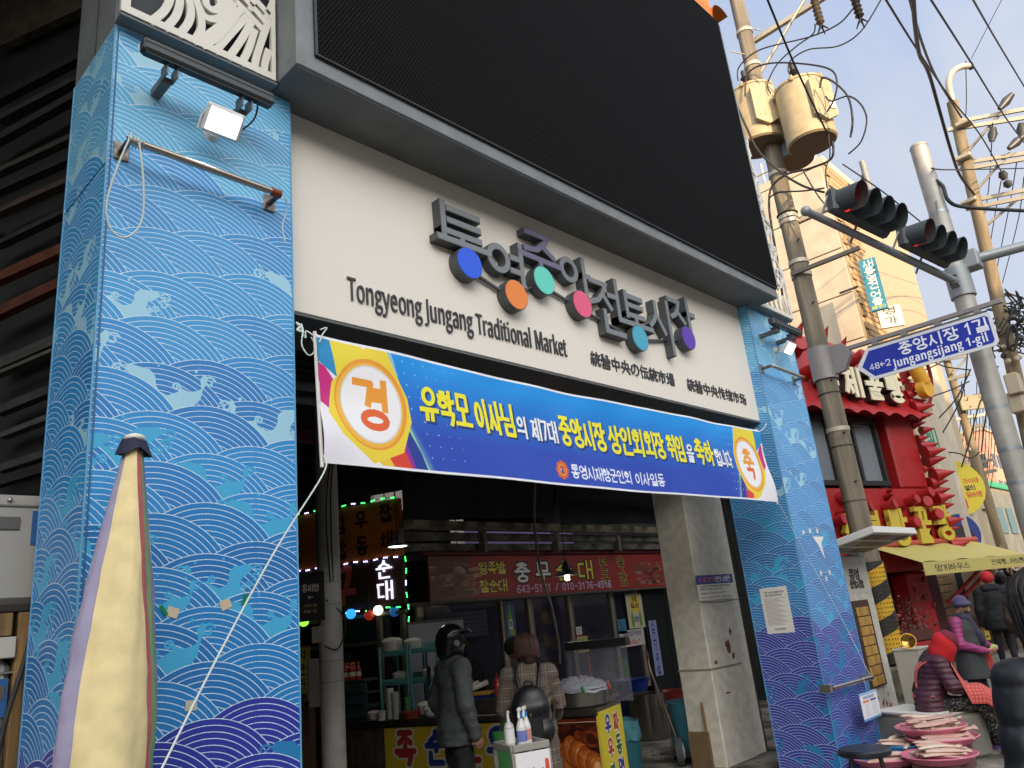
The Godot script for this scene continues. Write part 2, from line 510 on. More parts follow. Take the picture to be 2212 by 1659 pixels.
func glyph(ch: String) -> Array:   # strokes in a unit square, y down
	if parsed.has("g" + ch): return parsed["g" + ch]
	var out := []
	var code := ch.unicode_at(0)
	if code >= 0xAC00 and code <= 0xD7A3:
		code -= 0xAC00
		var l: String = LEADS[code / 588]
		var vv: String = VOW[(code % 588) / 28]
		var t: String = TAILS[code % 28]
		var kind := vv[0]
		vv = vv.substr(1)
		if kind == "1":
			var cw := 0.36 if vv.length() > 1 and vv.ends_with("i") else 0.5
			var vx := 0.52 if cw < 0.4 else 0.66
			if t == "":
				cons(out, l, 0.02, 0.14, cw, 0.86)
				vert_vowel(out, vv, vx, 0.99, 0.0, 1.0)
			else:
				cons(out, l, 0.02, 0.04, cw, 0.48)
				vert_vowel(out, vv, vx, 0.99, 0.0, 0.56)
				cons(out, t, 0.2, 0.68, 0.94, 1.0)
		elif kind == "2":
			if t == "":
				cons(out, l, 0.16, 0.0, 0.84, 0.46)
				horiz_vowel(out, vv, 0.0, 1.0, 0.58, 0.94)
			else:
				cons(out, l, 0.18, 0.0, 0.82, 0.32)
				horiz_vowel(out, vv, 0.0, 1.0, 0.4, 0.6)
				cons(out, t, 0.18, 0.7, 0.82, 1.0)
		else:
			var ab := vv.split(":")
			var y2 := 0.86 if t == "" else 0.58
			cons(out, l, 0.06, 0.04, 0.58, y2 * 0.5)
			horiz_vowel(out, ab[0], 0.0, 0.68, y2 * 0.62, y2)
			vert_vowel(out, ab[1], 0.8, 1.0, 0.0, 1.0 if t == "" else 0.64)
			if t != "": cons(out, t, 0.2, 0.74, 0.94, 1.0)
	elif SIGNS.has(ch):
		if code < 128: put(out, strokes_of("s" + ch, SIGNS[ch]), 0.08, 0.06, 0.92, 0.94)
		else: put(out, strokes_of("s" + ch, SIGNS[ch]), 0.0, 0.0, 1.0, 1.0)
	parsed["g" + ch] = out
	return out
func adv(ch: String) -> float:
	return 0.45 if ch == " " else (0.62 if ch.unicode_at(0) < 128 else 1.0)
func text_strokes(s: String, x: float, y: float, w: float, h: float, gap := 0.18) -> Array:   # first glyph's box is (x, y, w, h), y down
	var out := []
	for ch in s:
		if ch != " ":
			for st in glyph(ch):
				var q := PackedVector2Array()
				for p: Vector2 in st[0]:
					q.append(Vector2(x + p.x * w * adv(ch), y + p.y * h))
				out.append([q, st[1]])
		x += w * (adv(ch) + gap)
	return out
func text_width(s: String, w: float, gap := 0.18) -> float:
	var x := 0.0
	for ch in s: x += w * (adv(ch) + gap)
	return x - w * gap
func itext(im: Image, s: String, x: float, y: float, w: float, h: float, lw: float, col: Color, gap := 0.18, rounded := false) -> void:
	for st in text_strokes(s, x, y, w, h, gap):
		fline(im, st[0], lw, col, st[1], rounded)
func itextc(im: Image, s: String, cx: float, y: float, w: float, h: float, lw: float, col: Color, gap := 0.18, rounded := false) -> void:
	itext(im, s, cx - text_width(s, w, gap) / 2, y, w, h, lw, col, gap, rounded)
func letters3d(mb: MB, s: String, x: float, y: float, w: float, h: float, lw: float, d: float, gap := 0.18) -> void:   # on the mesh's xy plane, y up, top-left at (x, y)
	var k := 0
	for st in text_strokes(s, 0, 0, w, h, gap):
		var q := PackedVector2Array()
		for p: Vector2 in st[0]: q.append(Vector2(x + p.x, y - p.y))
		mb.stroke(q, lw, d + 0.0004 * (k % 7), 0.0, st[1])
		k += 1
func word(called: String, s: String, size: float, depth: float, at: Vector3, m: Material, parent: Node, bold := false, turn := 0.0) -> MeshInstance3D:   # Latin lettering, size = cap height x 1.4
	var f := SystemFont.new()
	f.font_names = PackedStringArray(["Droid Sans"])
	f.font_weight = 700 if bold else 400
	var tm := TextMesh.new()
	tm.font = f
	tm.text = s
	tm.font_size = 64
	tm.pixel_size = size / 64.0
	tm.depth = depth
	tm.horizontal_alignment = HORIZONTAL_ALIGNMENT_LEFT
	tm.vertical_alignment = VERTICAL_ALIGNMENT_CENTER
	var o := inst(called, tm, m, parent)
	o.position = at
	o.rotation.y = turn
	return o
func C(hex: String) -> Color:
	return Color.html(hex)
func blank(w: int, h: int, col: Color) -> Image:
	var im := Image.create(w, h, false, Image.FORMAT_RGB8)
	im.fill(col)
	return im
func catenary(a: Vector3, b: Vector3, sag: float, seg_n := 12) -> Array:
	var out := []
	for i in seg_n + 1:
		var t := float(i) / seg_n
		out.append(a.lerp(b, t) - Vector3(0, sag * 4 * t * (1 - t), 0))
	return out
func curve(pts: Array, seg_n := 6) -> Array:   # Catmull-Rom through the points
	var out := []
	for i in pts.size() - 1:
		var p0: Vector3 = pts[max(i - 1, 0)]
		var p3: Vector3 = pts[min(i + 2, pts.size() - 1)]
		for k in seg_n:
			out.append((pts[i] as Vector3).cubic_interpolate(pts[i + 1], p0, p3, float(k) / seg_n))
	out.append(pts[-1])
	return out

# ================= the gate
func foam(im: Image, at: Vector2, k: float, mir: float, col: Color) -> void:
	var q := PackedVector2Array()
	for p in [[-180, -5], [-240, -70], [-260, -160], [-290, -210], [-295, -270], [-265, -280], [-235, -240], [-240, -200], [-245, -160], [-220, -140], [-150, -120], [-90, -140], [-70, -175], [-40, -175], [-70, -155], [-60, -110], [20, -70], [80, -90], [110, -140], [115, -210], [160, -260], [240, -270], [300, -280], [340, -255], [340, -230], [300, -200], [280, -175], [240, -160], [220, -120], [225, -60], [260, -20], [240, 60], [-140, 60]]: q.append(at + Vector2(p[0] * mir, p[1]) * k / 2100.0)
	fpoly(im, q, col)
	for s in [[-315, -225, 48, 1], [395, -225, 48, 1], [370, -150, 44, 1], [310, -95, 32, 1], [-45, -150, 32, 1], [255, -70, 24, 1]]:
		var sp := PackedVector2Array()
		for i in 15:
			var a := PI + 0.4 + i * 0.48
			var r: float = s[2] * (1.0 - i / 19.0)
			sp.append(at + Vector2((s[0] + cos(a) * r) * mir, s[1] + sin(a) * r) * k / 2100.0)
		fline(im, sp, maxf(2.0, 0.008 * k), col, false, true)
	for d in [[60, -330, 12], [95, -300, 8], [350, -60, 8], [-200, -300, 14]]: fdisc(im, at + Vector2(d[0] * mir, d[1]) * k / 2100.0, d[2] * k / 2100.0, col)

func wave_print(top_y: float) -> Image:   # rows of overlapping wave crests, 800 pixels to the metre, 2.56 m square
	var im := blank(2048, 2048, C("56aad4"))
	var S := 800.0
	var r := RandomNumberGenerator.new()
	r.seed = 7
	var white := C("cfe0ec")
	for j in range(25, -5, -1):
		for i in range(12, -3, -1):
			var cx := i * 0.24 + 0.05
			var cy := j * 0.235 + i * 0.056 - 0.35
			var pick := r.randf()
			var foamy := r.randf()
			var mir := 1.0 if r.randf() < 0.5 else -1.0
			var fk := r.randf_range(0.9, 1.45)
			if cy < -0.3 or cy > 5.4: continue
			var base := "2a3596"
			var fcol := "2478ad"
			if cy > 1.5:
				base = "2478b8" if pick < 0.75 else "226dae"
				fcol = "42a4cf"
			if cy > 2.4: base = "3089c8" if pick < 0.7 else "2a7abc"
			if cy > 2.75: fcol = "9ac9dc"
			if cy > 3.2: base = "3a94cd" if pick < 0.6 else "3389c6"
			if cy > 4.2: base = "56aad4" if pick < 0.7 else "4a9ecd"
			var b := C(base)
			var R := 0.385
			var top := (top_y - cy) * S
			if top > 2048 or top + 0.6 * S < 0: continue
			for k in 11:
				for pass_n in 2:
					var rr := (R - k * 0.0262 - (0.0035 if pass_n else 0.0)) * S
					var col := b if pass_n else white
					var yc := top + R * S
					for y in range(max(0, int(yc - rr)), min(2048, int(top + 0.34 * S))):
						var h := rr * rr - (yc - y - 0.5) * (yc - y - 0.5)
						if h > 0:
							h = sqrt(h)
							im.fill_rect(Rect2i(int(round(cx * S - h)), y, max(1, int(round(2 * h))), 1), col)
			if foamy < 0.3: foam(im, Vector2((cx + 0.05) * S, top + 0.195 * S), S * fk, mir, C(fcol))
	return im

func pillar_box(x0: float, x1: float, y0: float, y1: float, z0: float, off: float) -> MB:
	var mb := MB.new()
	var f := func(p: Vector3, u: float) -> Vector2: return Vector2((u + off) / 2.56, 1.0 - (p.y - y0) / 2.56)
	var lens := [x1 - x0, -z0, x1 - x0, -z0]
	var at := 0.0
	var ring := [Vector3(x0, y0, 0), Vector3(x1, y0, 0), Vector3(x1, y0, z0), Vector3(x0, y0, z0)]
	var starts := [0.0, 1.0, 0.3, -lens[1]]
	for i in 4:
		var a: Vector3 = ring[i]
		var b: Vector3 = ring[(i + 1) % 4]
		var up := Vector3(0, y1 - y0, 0)
		at = starts[i]
		mb.quad(a, b, b + up, a + up, f.call(a, at), f.call(b, at + lens[i]), f.call(b + up, at + lens[i]), f.call(a + up, at))
	return mb

func gate() -> void:
	var blue := printed(wave_print(2.56), 0.42)
	var blue_up := printed(wave_print(5.12), 0.42)
	var grey := M("7f8385", 0.55, 0.1, "mild", 0.7)
	var dgrey := M("4a4d50", 0.6, 0.1, "mild", 0.7)
	var steel := M("a9a49c", 0.28, 0.9, "fine", 2.0)
	# pillars
	for side in 2:
		var x0: float = [1.078, 7.73][side]
		var x1: float = [2.072, 8.79][side]
		var t := thing("gate_pillar", ["square gate pillar printed with blue waves, folded parasol in front", "square gate pillar printed with blue waves, white notice taped to it"][side], "pillar", "wave-printed gate pillars")
		part("cladding", pillar_box(x0, x1, 0.0, 2.56, -0.62, [0.0, 0.9][side]), blue, t)
		part("cladding", pillar_box(x0, x1, 2.56, 4.8, -0.62, [0.0, 0.9][side]), blue_up, t)
		for e in [[x0, 0.0], [x1, 0.0], [x0, -0.62]]:
			var mb := MB.new()
			mb.span(Vector3(e[0] - 0.004, 0.0, e[1] - 0.004), Vector3(e[0] + 0.004, 4.795, e[1] + 0.004))
			part("corner_trim", mb, M("5f9fc4", 0.4), t)
		var sm := MB.new()
		sm.span(Vector3(x0 - 0.003, 3.98, -0.61), Vector3(x0 + 0.001, 3.984, -0.01))
		sm.span(Vector3(x0 + 0.012, 0.01, -0.001), Vector3(x0 + 0.02, 4.78, 0.0025))
		part("panel_seam", sm, M("2f5f86", 0.5), t)
		var bits: Array = [[[1.46, 1.86, "c9b99b"], [1.70, 1.88, "c2b394"], [1.55, 1.47, "b9b3a4"], [1.34, 1.12, "3b4377"]], [[7.98, 2.28, "d9d6cc"], [8.15, 2.30, "dcd9cf"], [8.33, 2.3, "e2dfd6"], [8.2, 1.86, "d9d6cc"], [8.42, 1.86, "d6d3ca"], [8.3, 1.8, "d2cfc4"]]][side]
		for b in bits:
			var mb := MB.new()
			mb.cbox(Vector3(b[0], b[1], 0.002), Vector3(0.042, 0.05, 0.003), 0.0, Basis(Vector3(0, 0, 1), b[0] * 3.0))
			part("tape_patch", mb, M(b[2], 0.5), t)
		if side == 0:
			for b in [[1.42, 1.87, 0.6], [1.79, 1.9, -0.4]]:
				var mb := MB.new()
				mb.cbox(Vector3(b[0], b[1], 0.004), Vector3(0.014, 0.05, 0.005), 0.0, Basis(Vector3(0, 0, 1), b[2]))
				part("tape_strip", mb, M("157a4a", 0.35), t)
			var mb2 := MB.new()
			mb2.cbox(Vector3(1.076, 1.32, -0.12), Vector3(0.004, 0.13, 0.075), 0.0, Basis(Vector3(1, 0, 0), 0.05))
			part("tape_patch", mb2, M("cfc7b4", 0.55), t)
		else:
			var mb3 := MB.new()
			mb3.prism(PackedVector2Array([Vector2(8.18, 2.24), Vector2(8.46, 2.24), Vector2(8.36, 2.17), Vector2(8.38, 2.0), Vector2(8.28, 2.15)]), 0.003, 0.001)
			part("torn_paper", mb3, M("e4e2da", 0.6), t)
		# cap above the print: grey sheet metal, with the openwork panel in front of it
		var c := thing("pillar_cap", ["plain grey sheet metal casing behind the openwork wave panel, dark backed", "slim grey frame that carries the openwork panel with sky behind it"][side], "casing")
		if side == 0:
			part("casing", MB.new().span(Vector3(x0 + 0.003, 4.803, -0.62), Vector3(x1 - 0.06, 8.3, -0.02)), grey, c)
			part("backing", MB.new().span(Vector3(x0 + 0.02, 4.84, -0.018), Vector3(x1 - 0.07, 8.2, 0.0)), M("3c3f42", 0.7), c)
			part("bottom_lip", MB.new().span(Vector3(x0 - 0.005, 4.803, 0.001), Vector3(x1 - 0.13, 4.818, 0.085)), grey, c)
			var g := MB.new()
			g.span(Vector3(x0 - 0.001, 4.806, -0.3), Vector3(x0 + 0.002, 8.2, -0.29))
			part("panel_seam", g, M("3a3a3a"), c)
		else:
			part("rail", MB.new().span(Vector3(x0 + 0.02, 4.803, -0.2), Vector3(x1 - 0.02, 4.84, 0.07), 0.004), grey, c)
			part("post", MB.new().span(Vector3(x0 + 0.05, 4.842, -0.2), Vector3(x0 + 0.15, 7.0, -0.1), 0.004), grey, c)
	openwork()
	# sign board
	var s := thing("gate_signboard", "long cream sign board of the market with grey channel letters and coloured discs", "sign board")
	part("board", MB.new().span(Vector3(2.075, 3.48, -0.62), Vector3(7.725, 4.817, -0.1), 0.003), M("e2dbcf", 0.5), s)
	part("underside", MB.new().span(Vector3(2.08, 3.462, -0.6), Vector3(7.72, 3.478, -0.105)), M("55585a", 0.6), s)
	var k := 3.52 / 3.48
	var T := func(p: Vector2) -> Vector2: return Vector2(p.x * k, 1.65 + (p.y - 1.65) * k)
	var lm := M("7c8082", 0.5, 0.1)
	var pm := M("6d6a82", 0.45, 0.2)
	var sets := [
		["3.235,4.27 3.235,4.51", "3.29,4.485 3.57,4.485", "3.29,4.39 3.57,4.39", "3.235,4.3 3.57,4.3", "3.4,4.3 3.4,4.235", "3.19,4.235 3.66,4.235"],
		["O3.755,4.23,.095", "4.0,4.4 4.0,4.07", "3.9,4.275 4.0,4.275", "3.89,4.165 4.0,4.165"],
		["4.1,4.565 4.34,4.565 4.29,4.5 4.2,4.43 4.07,4.41", "4.26,4.48 4.385,4.41", "4.0,4.355 4.46,4.345", "4.23,4.345 4.23,4.26"],
		["O4.575,4.362,.09", "4.77,4.5 4.77,4.19", "4.77,4.36 4.83,4.36"],
		["4.845,4.345 5.045,4.345 5.0,4.26 4.92,4.18 4.82,4.145", "4.99,4.25 5.085,4.14", "5.2,4.42 5.2,4.06", "5.08,4.26 5.2,4.26", "4.99,4.09 4.99,3.915 5.23,3.915"],
		["5.33,4.13 5.33,4.35", "5.37,4.325 5.565,4.325", "5.37,4.24 5.555,4.24", "5.33,4.145 5.565,4.145", "5.45,4.145 5.45,4.07", "5.2,4.06 5.68,4.06"],
		["5.79,4.36 5.79,4.25 5.74,4.17 5.68,4.12", "5.79,4.25 5.9,4.08", "6.0,4.41 6.0,3.9"],
		["6.04,4.465 6.22,4.465 6.18,4.37 6.13,4.32 6.07,4.29", "6.17,4.365 6.28,4.265", "6.375,4.53 6.375,4.22", "6.375,4.38 6.47,4.38"]]
	for n in sets.size():
		var mb := MB.new()
		var fr := MB.new()
		var q := 0
		for st: String in sets[n]:
			var p := PackedVector2Array()
			var closed := false
			if st[0] == "O":
				var a := st.substr(1).split(",")
				closed = true
				for i in 28: p.append(T.call(Vector2(a[0].to_float() + cos(TAU * i / 28) * a[2].to_float(), a[1].to_float() + sin(TAU * i / 28) * a[2].to_float())))
			else:
				for e in st.split(" "):
					var a := e.split(",")
					p.append(T.call(Vector2(a[0].to_float(), a[1].to_float())))
			mb.stroke(p, 0.054, 0.078 + q * 0.0006, -0.0985, closed)
			fr.stroke(p, 0.046, 0.0025, -0.0195 + q * 0.0006, closed)
			q += 1
		var L := part("letter", mb, M("54575a", 0.55, 0.2, "mild", 1.0), s)
		part("face", fr, pm if n == 2 else lm, L)
	var discs := [[3.444, 4.097, "1557e0"], [3.896, 3.967, "e8822f"], [4.235, 4.173, "5fd3bd"], [4.683, 4.08, "e2557c"], [5.451, 3.939, "3aa3bd"], [6.29, 4.109, "5529a8"]]
	for i in discs.size():
		var c: Vector2 = T.call(Vector2(discs[i][0], discs[i][1]))
		var d := part("disc", MB.new().cyl(Vector3(c.x, c.y, -0.0985), Vector3(c.x, c.y, -0.012), 0.122, 0.122, 40), M("4c4f52", 0.5, 0.2), s)
		part("face", MB.new().cyl(Vector3(c.x, c.y, -0.0118), Vector3(c.x, c.y, -0.008), 0.116, 0.116, 40), M(discs[i][2], 0.4), d)
		if i < discs.size() - 1:
			var e: Vector2 = T.call(Vector2(discs[i + 1][0], discs[i + 1][1]))
			part("link_bar", MB.new().stroke(PackedVector2Array([c, e]), 0.014, 0.03, -0.09), M("5f6366", 0.5, 0.2), s)
	var ink := M("3a3a3d", 0.5)
	var w := word("lettering", "Tongyeong Jungang Traditional Market", 0.215, 0.012, Vector3(2.5, 3.71, -0.094), ink, s)
	var aabb := w.mesh.get_aabb()
	w.scale.x = 2.05 / aabb.size.x
	for e in [["統營中央の伝統市場", 4.86, 6.12], ["統營中央传统市场", 6.33, 7.5]]:
		var mb := MB.new()
		var g: float = (e[2] - e[1]) / e[0].length()
		letters3d(mb, e[0], e[1], 3.745, g * 0.86, 0.115, 0.0125, 0.006, 0.16)
		var l := part("lettering", mb, ink, s)
		l.position.z = -0.0985
	# the screen and its casing
	var led := thing("led_screen", "huge black honeycomb screen in a grey casing above the sign board", "screen")
	var Z := 0.3
	part("casing", MB.new().span(Vector3(1.945, 4.82, -0.6), Vector3(7.93, 8.62, Z), 0.006), grey, led)
	part("soffit", MB.new().span(Vector3(1.96, 4.812, -0.1), Vector3(7.915, 4.819, Z - 0.012)), M("6e7173", 0.7, 0.0, "mild", 0.5), led)
	part("screen_frame", MB.new().span(Vector3(2.06, 4.925, Z - 0.02), Vector3(7.925, 8.61, Z + 0.022), 0.004), M("26282a", 0.5), led)
	var hx := blank(256, 222, C("050506"))
	var hh := blank(256, 222, Color.BLACK)
	for jj in range(-1, 9):
		for ii in range(-1, 9):
			var cc := Vector2(ii * 32.0 + (16.0 if posmod(jj, 2) else 0.0), jj * 27.75)
			var ring := PackedVector2Array()
			for a in 6: ring.append(cc + Vector2(sin(TAU * a / 6), cos(TAU * a / 6)) * 17.5)
			fline(hx, ring, 5.0, C("2b2c2c"), true)
			fline(hh, ring, 6.0, Color.WHITE, true)
	var lm2 := printed(hx, 0.45)
	lm2.roughness = 0.85
	lm2.metallic_specular = 0.15
	lm2.heightmap_enabled = true
	lm2.heightmap_texture = ImageTexture.create_from_image(hh)
	lm2.heightmap_scale = 1.2
	var sc := MB.new()
	sc.quad(Vector3(2.075, 4.94, Z + 0.0235), Vector3(7.915, 4.94, Z + 0.0235), Vector3(7.915, 8.6, Z + 0.0235), Vector3(2.075, 8.6, Z + 0.0235), Vector2(0, 3.66 / 0.17), Vector2(5.84 / 0.196, 3.66 / 0.17), Vector2(5.84 / 0.196, 0), Vector2.ZERO)
	part("display", sc, lm2, led)
	var edge := MB.new()
	for i in 150: edge.span(Vector3(7.916, 4.95 + i * 0.0242, Z + 0.005), Vector3(7.934, 4.964 + i * 0.0242, Z + 0.03))
	part("side_clips", edge, M("a3a9ad", 0.5), led)
	# orange crown on top of the casing
	var cr := thing("orange_crown", "bright orange curved metal crown standing on top of the black screen", "ornament")
	var poly := PackedVector2Array([Vector2(6.6, 8.63), Vector2(7.93, 8.63), Vector2(7.96, 9.1), Vector2(8.3, 9.6), Vector2(7.6, 9.9), Vector2(6.7, 9.7)])
	part("plate", MB.new().prism(poly, 0.25, 0.0), M("e07f1c", 0.5), cr)
	part("curl", MB.new().grid(10, 2, func(u: float, v: float) -> Vector3:
		var a := -0.3 + u * 2.4
		return Vector3(8.25 - 0.32 * cos(a), 8.72 + 0.34 * sin(a), 0.27 - 0.35 * v)), M("d8771a", 0.5), cr)

func openwork() -> void:
	var white := M("dcd8cc", 0.5)
	var z1 := func(x: float, y: float) -> Vector2:
		var p := PZ(x / 1.8433 / 1.8228, y / 1.8433 / 1.8228, 0.09)
		return Vector2(p.x, p.y)
	for side in 2:
		var x0: float = [1.07, 7.72][side]
		var x1: float = x0 + 0.86
		if side == 1: x1 = 8.76
		var y0 := 4.82
		var y1: float = [6.6, 7.3][side]
		var t := thing("openwork_panel", ["white cut-out wave panel with dark backing on the pillar by the floodlit prints", "white cut-out wave panel beside the screen, sky showing through it"][side], "panel", "cut-out wave panels above the pillars")
		var fr := MB.new()
		var w := 0.045
		fr.span(Vector3(x0, y0, 0.07), Vector3(x1, y0 + w, 0.095))
		fr.span(Vector3(x0, y0 + w, 0.07), Vector3(x0 + w, y1, 0.095))
		fr.span(Vector3(x1 - w * 0.6, y0 + w, 0.07), Vector3(x1, y1 if side == 0 else 5.5, 0.095))
		part("frame", fr, white, t)
		var clip := PackedVector2Array([Vector2(x0 + 0.02, y0 + 0.02), Vector2(x1 - 0.015, y0 + 0.02), Vector2(x1 - 0.015, y1), Vector2(x0 + 0.02, y1)])
		var lines := []
		if side == 0:
			for l in [[1080, 170, 1180, 90, 1225, 20, 1245, -60], [1190, 215, 1275, 120, 1305, 20, 1300, -80], [1290, 262, 1370, 160, 1385, 60, 1350, -60], [1400, 310, 1460, 210, 1452, 90, 1405, -30], [1445, 300, 1560, 215, 1655, 130, 1690, 40, 1680, -70], [1430, 20, 1480, 115, 1560, 140, 1630, 95, 1640, 10], [1490, -40, 1500, 40, 1555, 75, 1600, 40, 1585, -20], [1465, 335, 1590, 260, 1730, 90, 1760, 60], [1560, 375, 1670, 250, 1790, 120], [1655, 425, 1745, 300, 1820, 170], [1745, 470, 1800, 370, 1845, 230], [1845, 520, 1860, 420, 1900, 290, 1950, 150], [1925, 560, 1920, 480, 1945, 380], [1660, -40, 1780, 80, 1890, 200], [1730, -60, 1830, 50, 1915, 150], [1800, -60, 1880, 30, 1960, 120]]:
				var p := PackedVector2Array()
				for i in range(0, l.size(), 2): p.append(z1.call(l[i], l[i + 1]))
				var sp3 := []
				for e in p: sp3.append(Vector3(e.x, e.y, 0))
				p = PackedVector2Array()
				for e in curve(sp3, 5): p.append(Vector2(e.x, e.y))
				lines.append([p, 0.042])
			for i in 9:
				var p := PackedVector2Array()
				for a in 8: p.append(Vector2(x0 + 0.1 + i * 0.1 + 0.12 * sin(a * 0.5), 5.25 + a * 0.18))
				lines.append([p, 0.03])
		else:
			for i in 8:
				var p := PackedVector2Array()
				for a in 6: p.append(Vector2(x0 + 0.12 + i * 0.13 - 0.03 * a + 0.006 * a * a, y0 + 0.02 + a * 0.05))
				lines.append([p, 0.028])
			for row in 6:
				var yb := y0 + 0.35 + row * 0.34
				var xe := x1 - 0.03 * row
				for i in 4:
					var p := PackedVector2Array()
					for a in 6: p.append(Vector2(xe - 0.62 + i * 0.13 + 0.1 * a - 0.012 * a * a, yb + 0.055 * a))
					lines.append([p, 0.026])
				var sp := PackedVector2Array()
				for a in 16:
					var r := 0.15 * (1 - a / 20.0)
					sp.append(Vector2(xe - 0.16 + cos(a * 0.55 + 0.2) * r, yb + 0.16 + sin(a * 0.55 + 0.2) * r))
				lines.append([sp, 0.026])
			var outer := PackedVector2Array()
			for a in 24: outer.append(Vector2(x1 - 0.02 - 0.09 * abs(sin(a * 0.42)) - 0.006 * a, 5.4 + a * 0.085))
			lines.append([outer, 0.034])
		for l in lines:
			for q in Geometry2D.intersect_polyline_with_polygon(l[0], clip):
				if q.size() < 2: continue
				var mb := MB.new()
				mb.stroke(q, l[1], 0.0225 + 0.0003 * (lines.find(l) % 8), 0.0705)
				part("wave_bar", mb, white, t)

func banner() -> void:
	var W := 2048
	var H := 280
	var im := blank(W, H, C("0f6fc0"))
	for y in H:
		var t := clampf((y - 30.0) / 170.0, 0, 1)
		im.fill_rect(Rect2i(0, y, W, 1), C("0a8fe0").lerp(C("284ab4"), t))
	# printed ribbons of colour round the two medals
	for sd in 2:
		var cx: float = [135.0, 1894.0][sd]
		var rx: float = [92.0, 92.0][sd]
		var ry: float = [104.0, 104.0][sd]
		var cy: float = [137.0, 142.0][sd]
		var mx := func(px: float, py: float) -> Vector2: return Vector2(cx + px * (1.0 if sd == 0 else -1.0) * rx / 108.0, py)
		var P := func(a: Array) -> PackedVector2Array:
			var q := PackedVector2Array()
			for i in range(0, a.size(), 2): q.append(mx.call(a[i], a[i + 1]))
			return q
		for i in 14:
			fpoly(im, P.call([-200, 300, -200, 100, -60, 70, 120 - i * 4.0, 150, 215 - i * 4.0, 300]), C("2a58b0").lerp(C("eceaf0"), i / 13.0))
		fpoly(im, P.call([-200, 40, -90, 90, -60, 300, -200, 300]), C("e8e6ec"))
		fpoly(im, P.call([95, 150, 125, 185, 155, 240, 190, 300, 150, 300]), C("8fd39a"))
		fpoly(im, P.call([60, 190, 105, 170, 150, 235, 180, 300, 130, 300]), C("233a94"))
		fpoly(im, P.call([55, 200, 90, 190, 140, 300, 100, 300]), C("8a2a9a"))
		fpoly(im, P.call([10, 225, 75, 200, 130, 300, 70, 300]), C("d8402c"))
		fpoly(im, P.call([-20, 240, 20, 230, 60, 280, 30, 290]), C("ecc53a"))
		fpoly(im, P.call([-160, 0, -120, 0, -60, 60, -80, 100, -160, 60]), C("1f8ac0"))
		fpoly(im, P.call([-165, 60, -140, 70, -90, 120, -125, 165, -165, 140]), C("c8237c"))
		fpoly(im, P.call([-120, 5, 0, 5, 40, 40, -60, 110, -100, 110]), C("e6d436"))
		fpoly(im, P.call([-22, 5, -10, 5, 20, 60, 8, 60]), C("f0dcd8"))
		fpoly(im, P.call([0, 5, 45, 5, 70, 60, 30, 60]), C("e9df66"))
		fpoly(im, P.call([45, 5, 75, 5, 95, 60, 70, 60]), C("8cc0e4"))
		fpoly(im, P.call([-10, 8, 60, 5, 120, 110, 128, 165, 90, 240, -10, 272, -100, 215, -135, 170, -120, 100]), C("ecd23a"))
		fdisc(im, Vector2(cx, cy), rx * 1.06, C("e89a2c"), ry * 1.0)
		fdisc(im, Vector2(cx - 3, cy + 2), rx * 0.98, C("f0b640"), ry * 0.93)
		fdisc(im, Vector2(cx, cy), rx * 0.9, C("d9d8da"), ry * 0.86)
		fdisc(im, Vector2(cx, cy), rx * 0.86, C("efeef0"), ry * 0.82)
		var ch: String = ["경", "축"][sd]
		var hh: float = 104.0
		var ww: float = [84.0, 70.0][sd]
		for st in text_strokes(ch, cx - ww / 2, cy - hh / 2, ww, hh):
			var low := false
			for p: Vector2 in st[0]:
				if p.y > cy + 18: low = true
			fline(im, st[0], 17.0 if sd == 0 else 14.0, C("e2622c") if low else C("eb9a2e"), st[1])
	for i in 90:
		var rx := float((i * 37) % 300)
		var ryy := float((i % 9) * 28 + 20)
		if rx > 120 + ryy * 0.2: 
			fdisc(im, Vector2(100 + rx, ryy), 2.5 - rx * 0.005, C("bcd4ee"))
			fdisc(im, Vector2(1960 - rx * 0.8, ryy), 2.0, C("bcd4ee"))
	# lettering: yellow with a dark shadow, smaller words in white
	var runs := [["유학모", 274, 438, 72, 160, 1], ["이사님", 454, 606, 72, 162, 1], ["의", 612, 652, 98, 163, 0], ["제7대", 668, 778, 96, 162, 0], ["중앙시장", 789, 1010, 76, 164, 1], ["상인회", 1025, 1196, 78, 166, 1], ["회장", 1204, 1316, 78, 166, 1], ["취임", 1334, 1438, 78, 166, 1], ["을", 1446, 1492, 100, 166, 0], ["축하", 1500, 1622, 78, 168, 1], ["합니다", 1628, 1758, 102, 168, 0]]
	for pass_n in 2:
		for r in runs:
			var big: bool = r[5] == 1
			var o := Vector2(4, 5) if pass_n == 0 else Vector2.ZERO
			var w: float = (r[2] - r[1] - 8) / text_width(r[0], 1.0, 0.2)
			itext(im, r[0], r[1] + 4 + o.x, r[3] + 5 + o.y, w, r[4] - r[3] - 10, (11.5 if big else 8.0) + (3.0 if pass_n == 0 else 0.0), C("123a78") if pass_n == 0 else (C("f0e62c") if big else C("eceef2")), 0.2)
	itext(im, "통영시재향군인회", 809, 219, 32, 36, 5.0, C("e8ecf4"), 0.16)
	itext(im, "이사일동", 1124, 219, 33, 36, 5.0, C("e8ecf4"), 0.16)
	for a in 8: fdisc(im, Vector2(770 + cos(TAU * a / 8) * 18, 236 + sin(TAU * a / 8) * 18), 9, C("d8622c"))
	fdisc(im, Vector2(770, 236), 17, C("d89a3c"))
	fdisc(im, Vector2(770, 236), 12, C("c9302c"))
	fdisc(im, Vector2(770, 236), 8, C("e9e6e2"))
	fdisc(im, Vector2(770, 233), 5, C("c9302c"))
	fdisc(im, Vector2(770, 239), 5, C("22409a"))
	im.fill_rect(Rect2i(0, 0, W, 6), C("e9e9ee"))
	im.fill_rect(Rect2i(0, H - 6, W, 6), C("e9e9ee"))
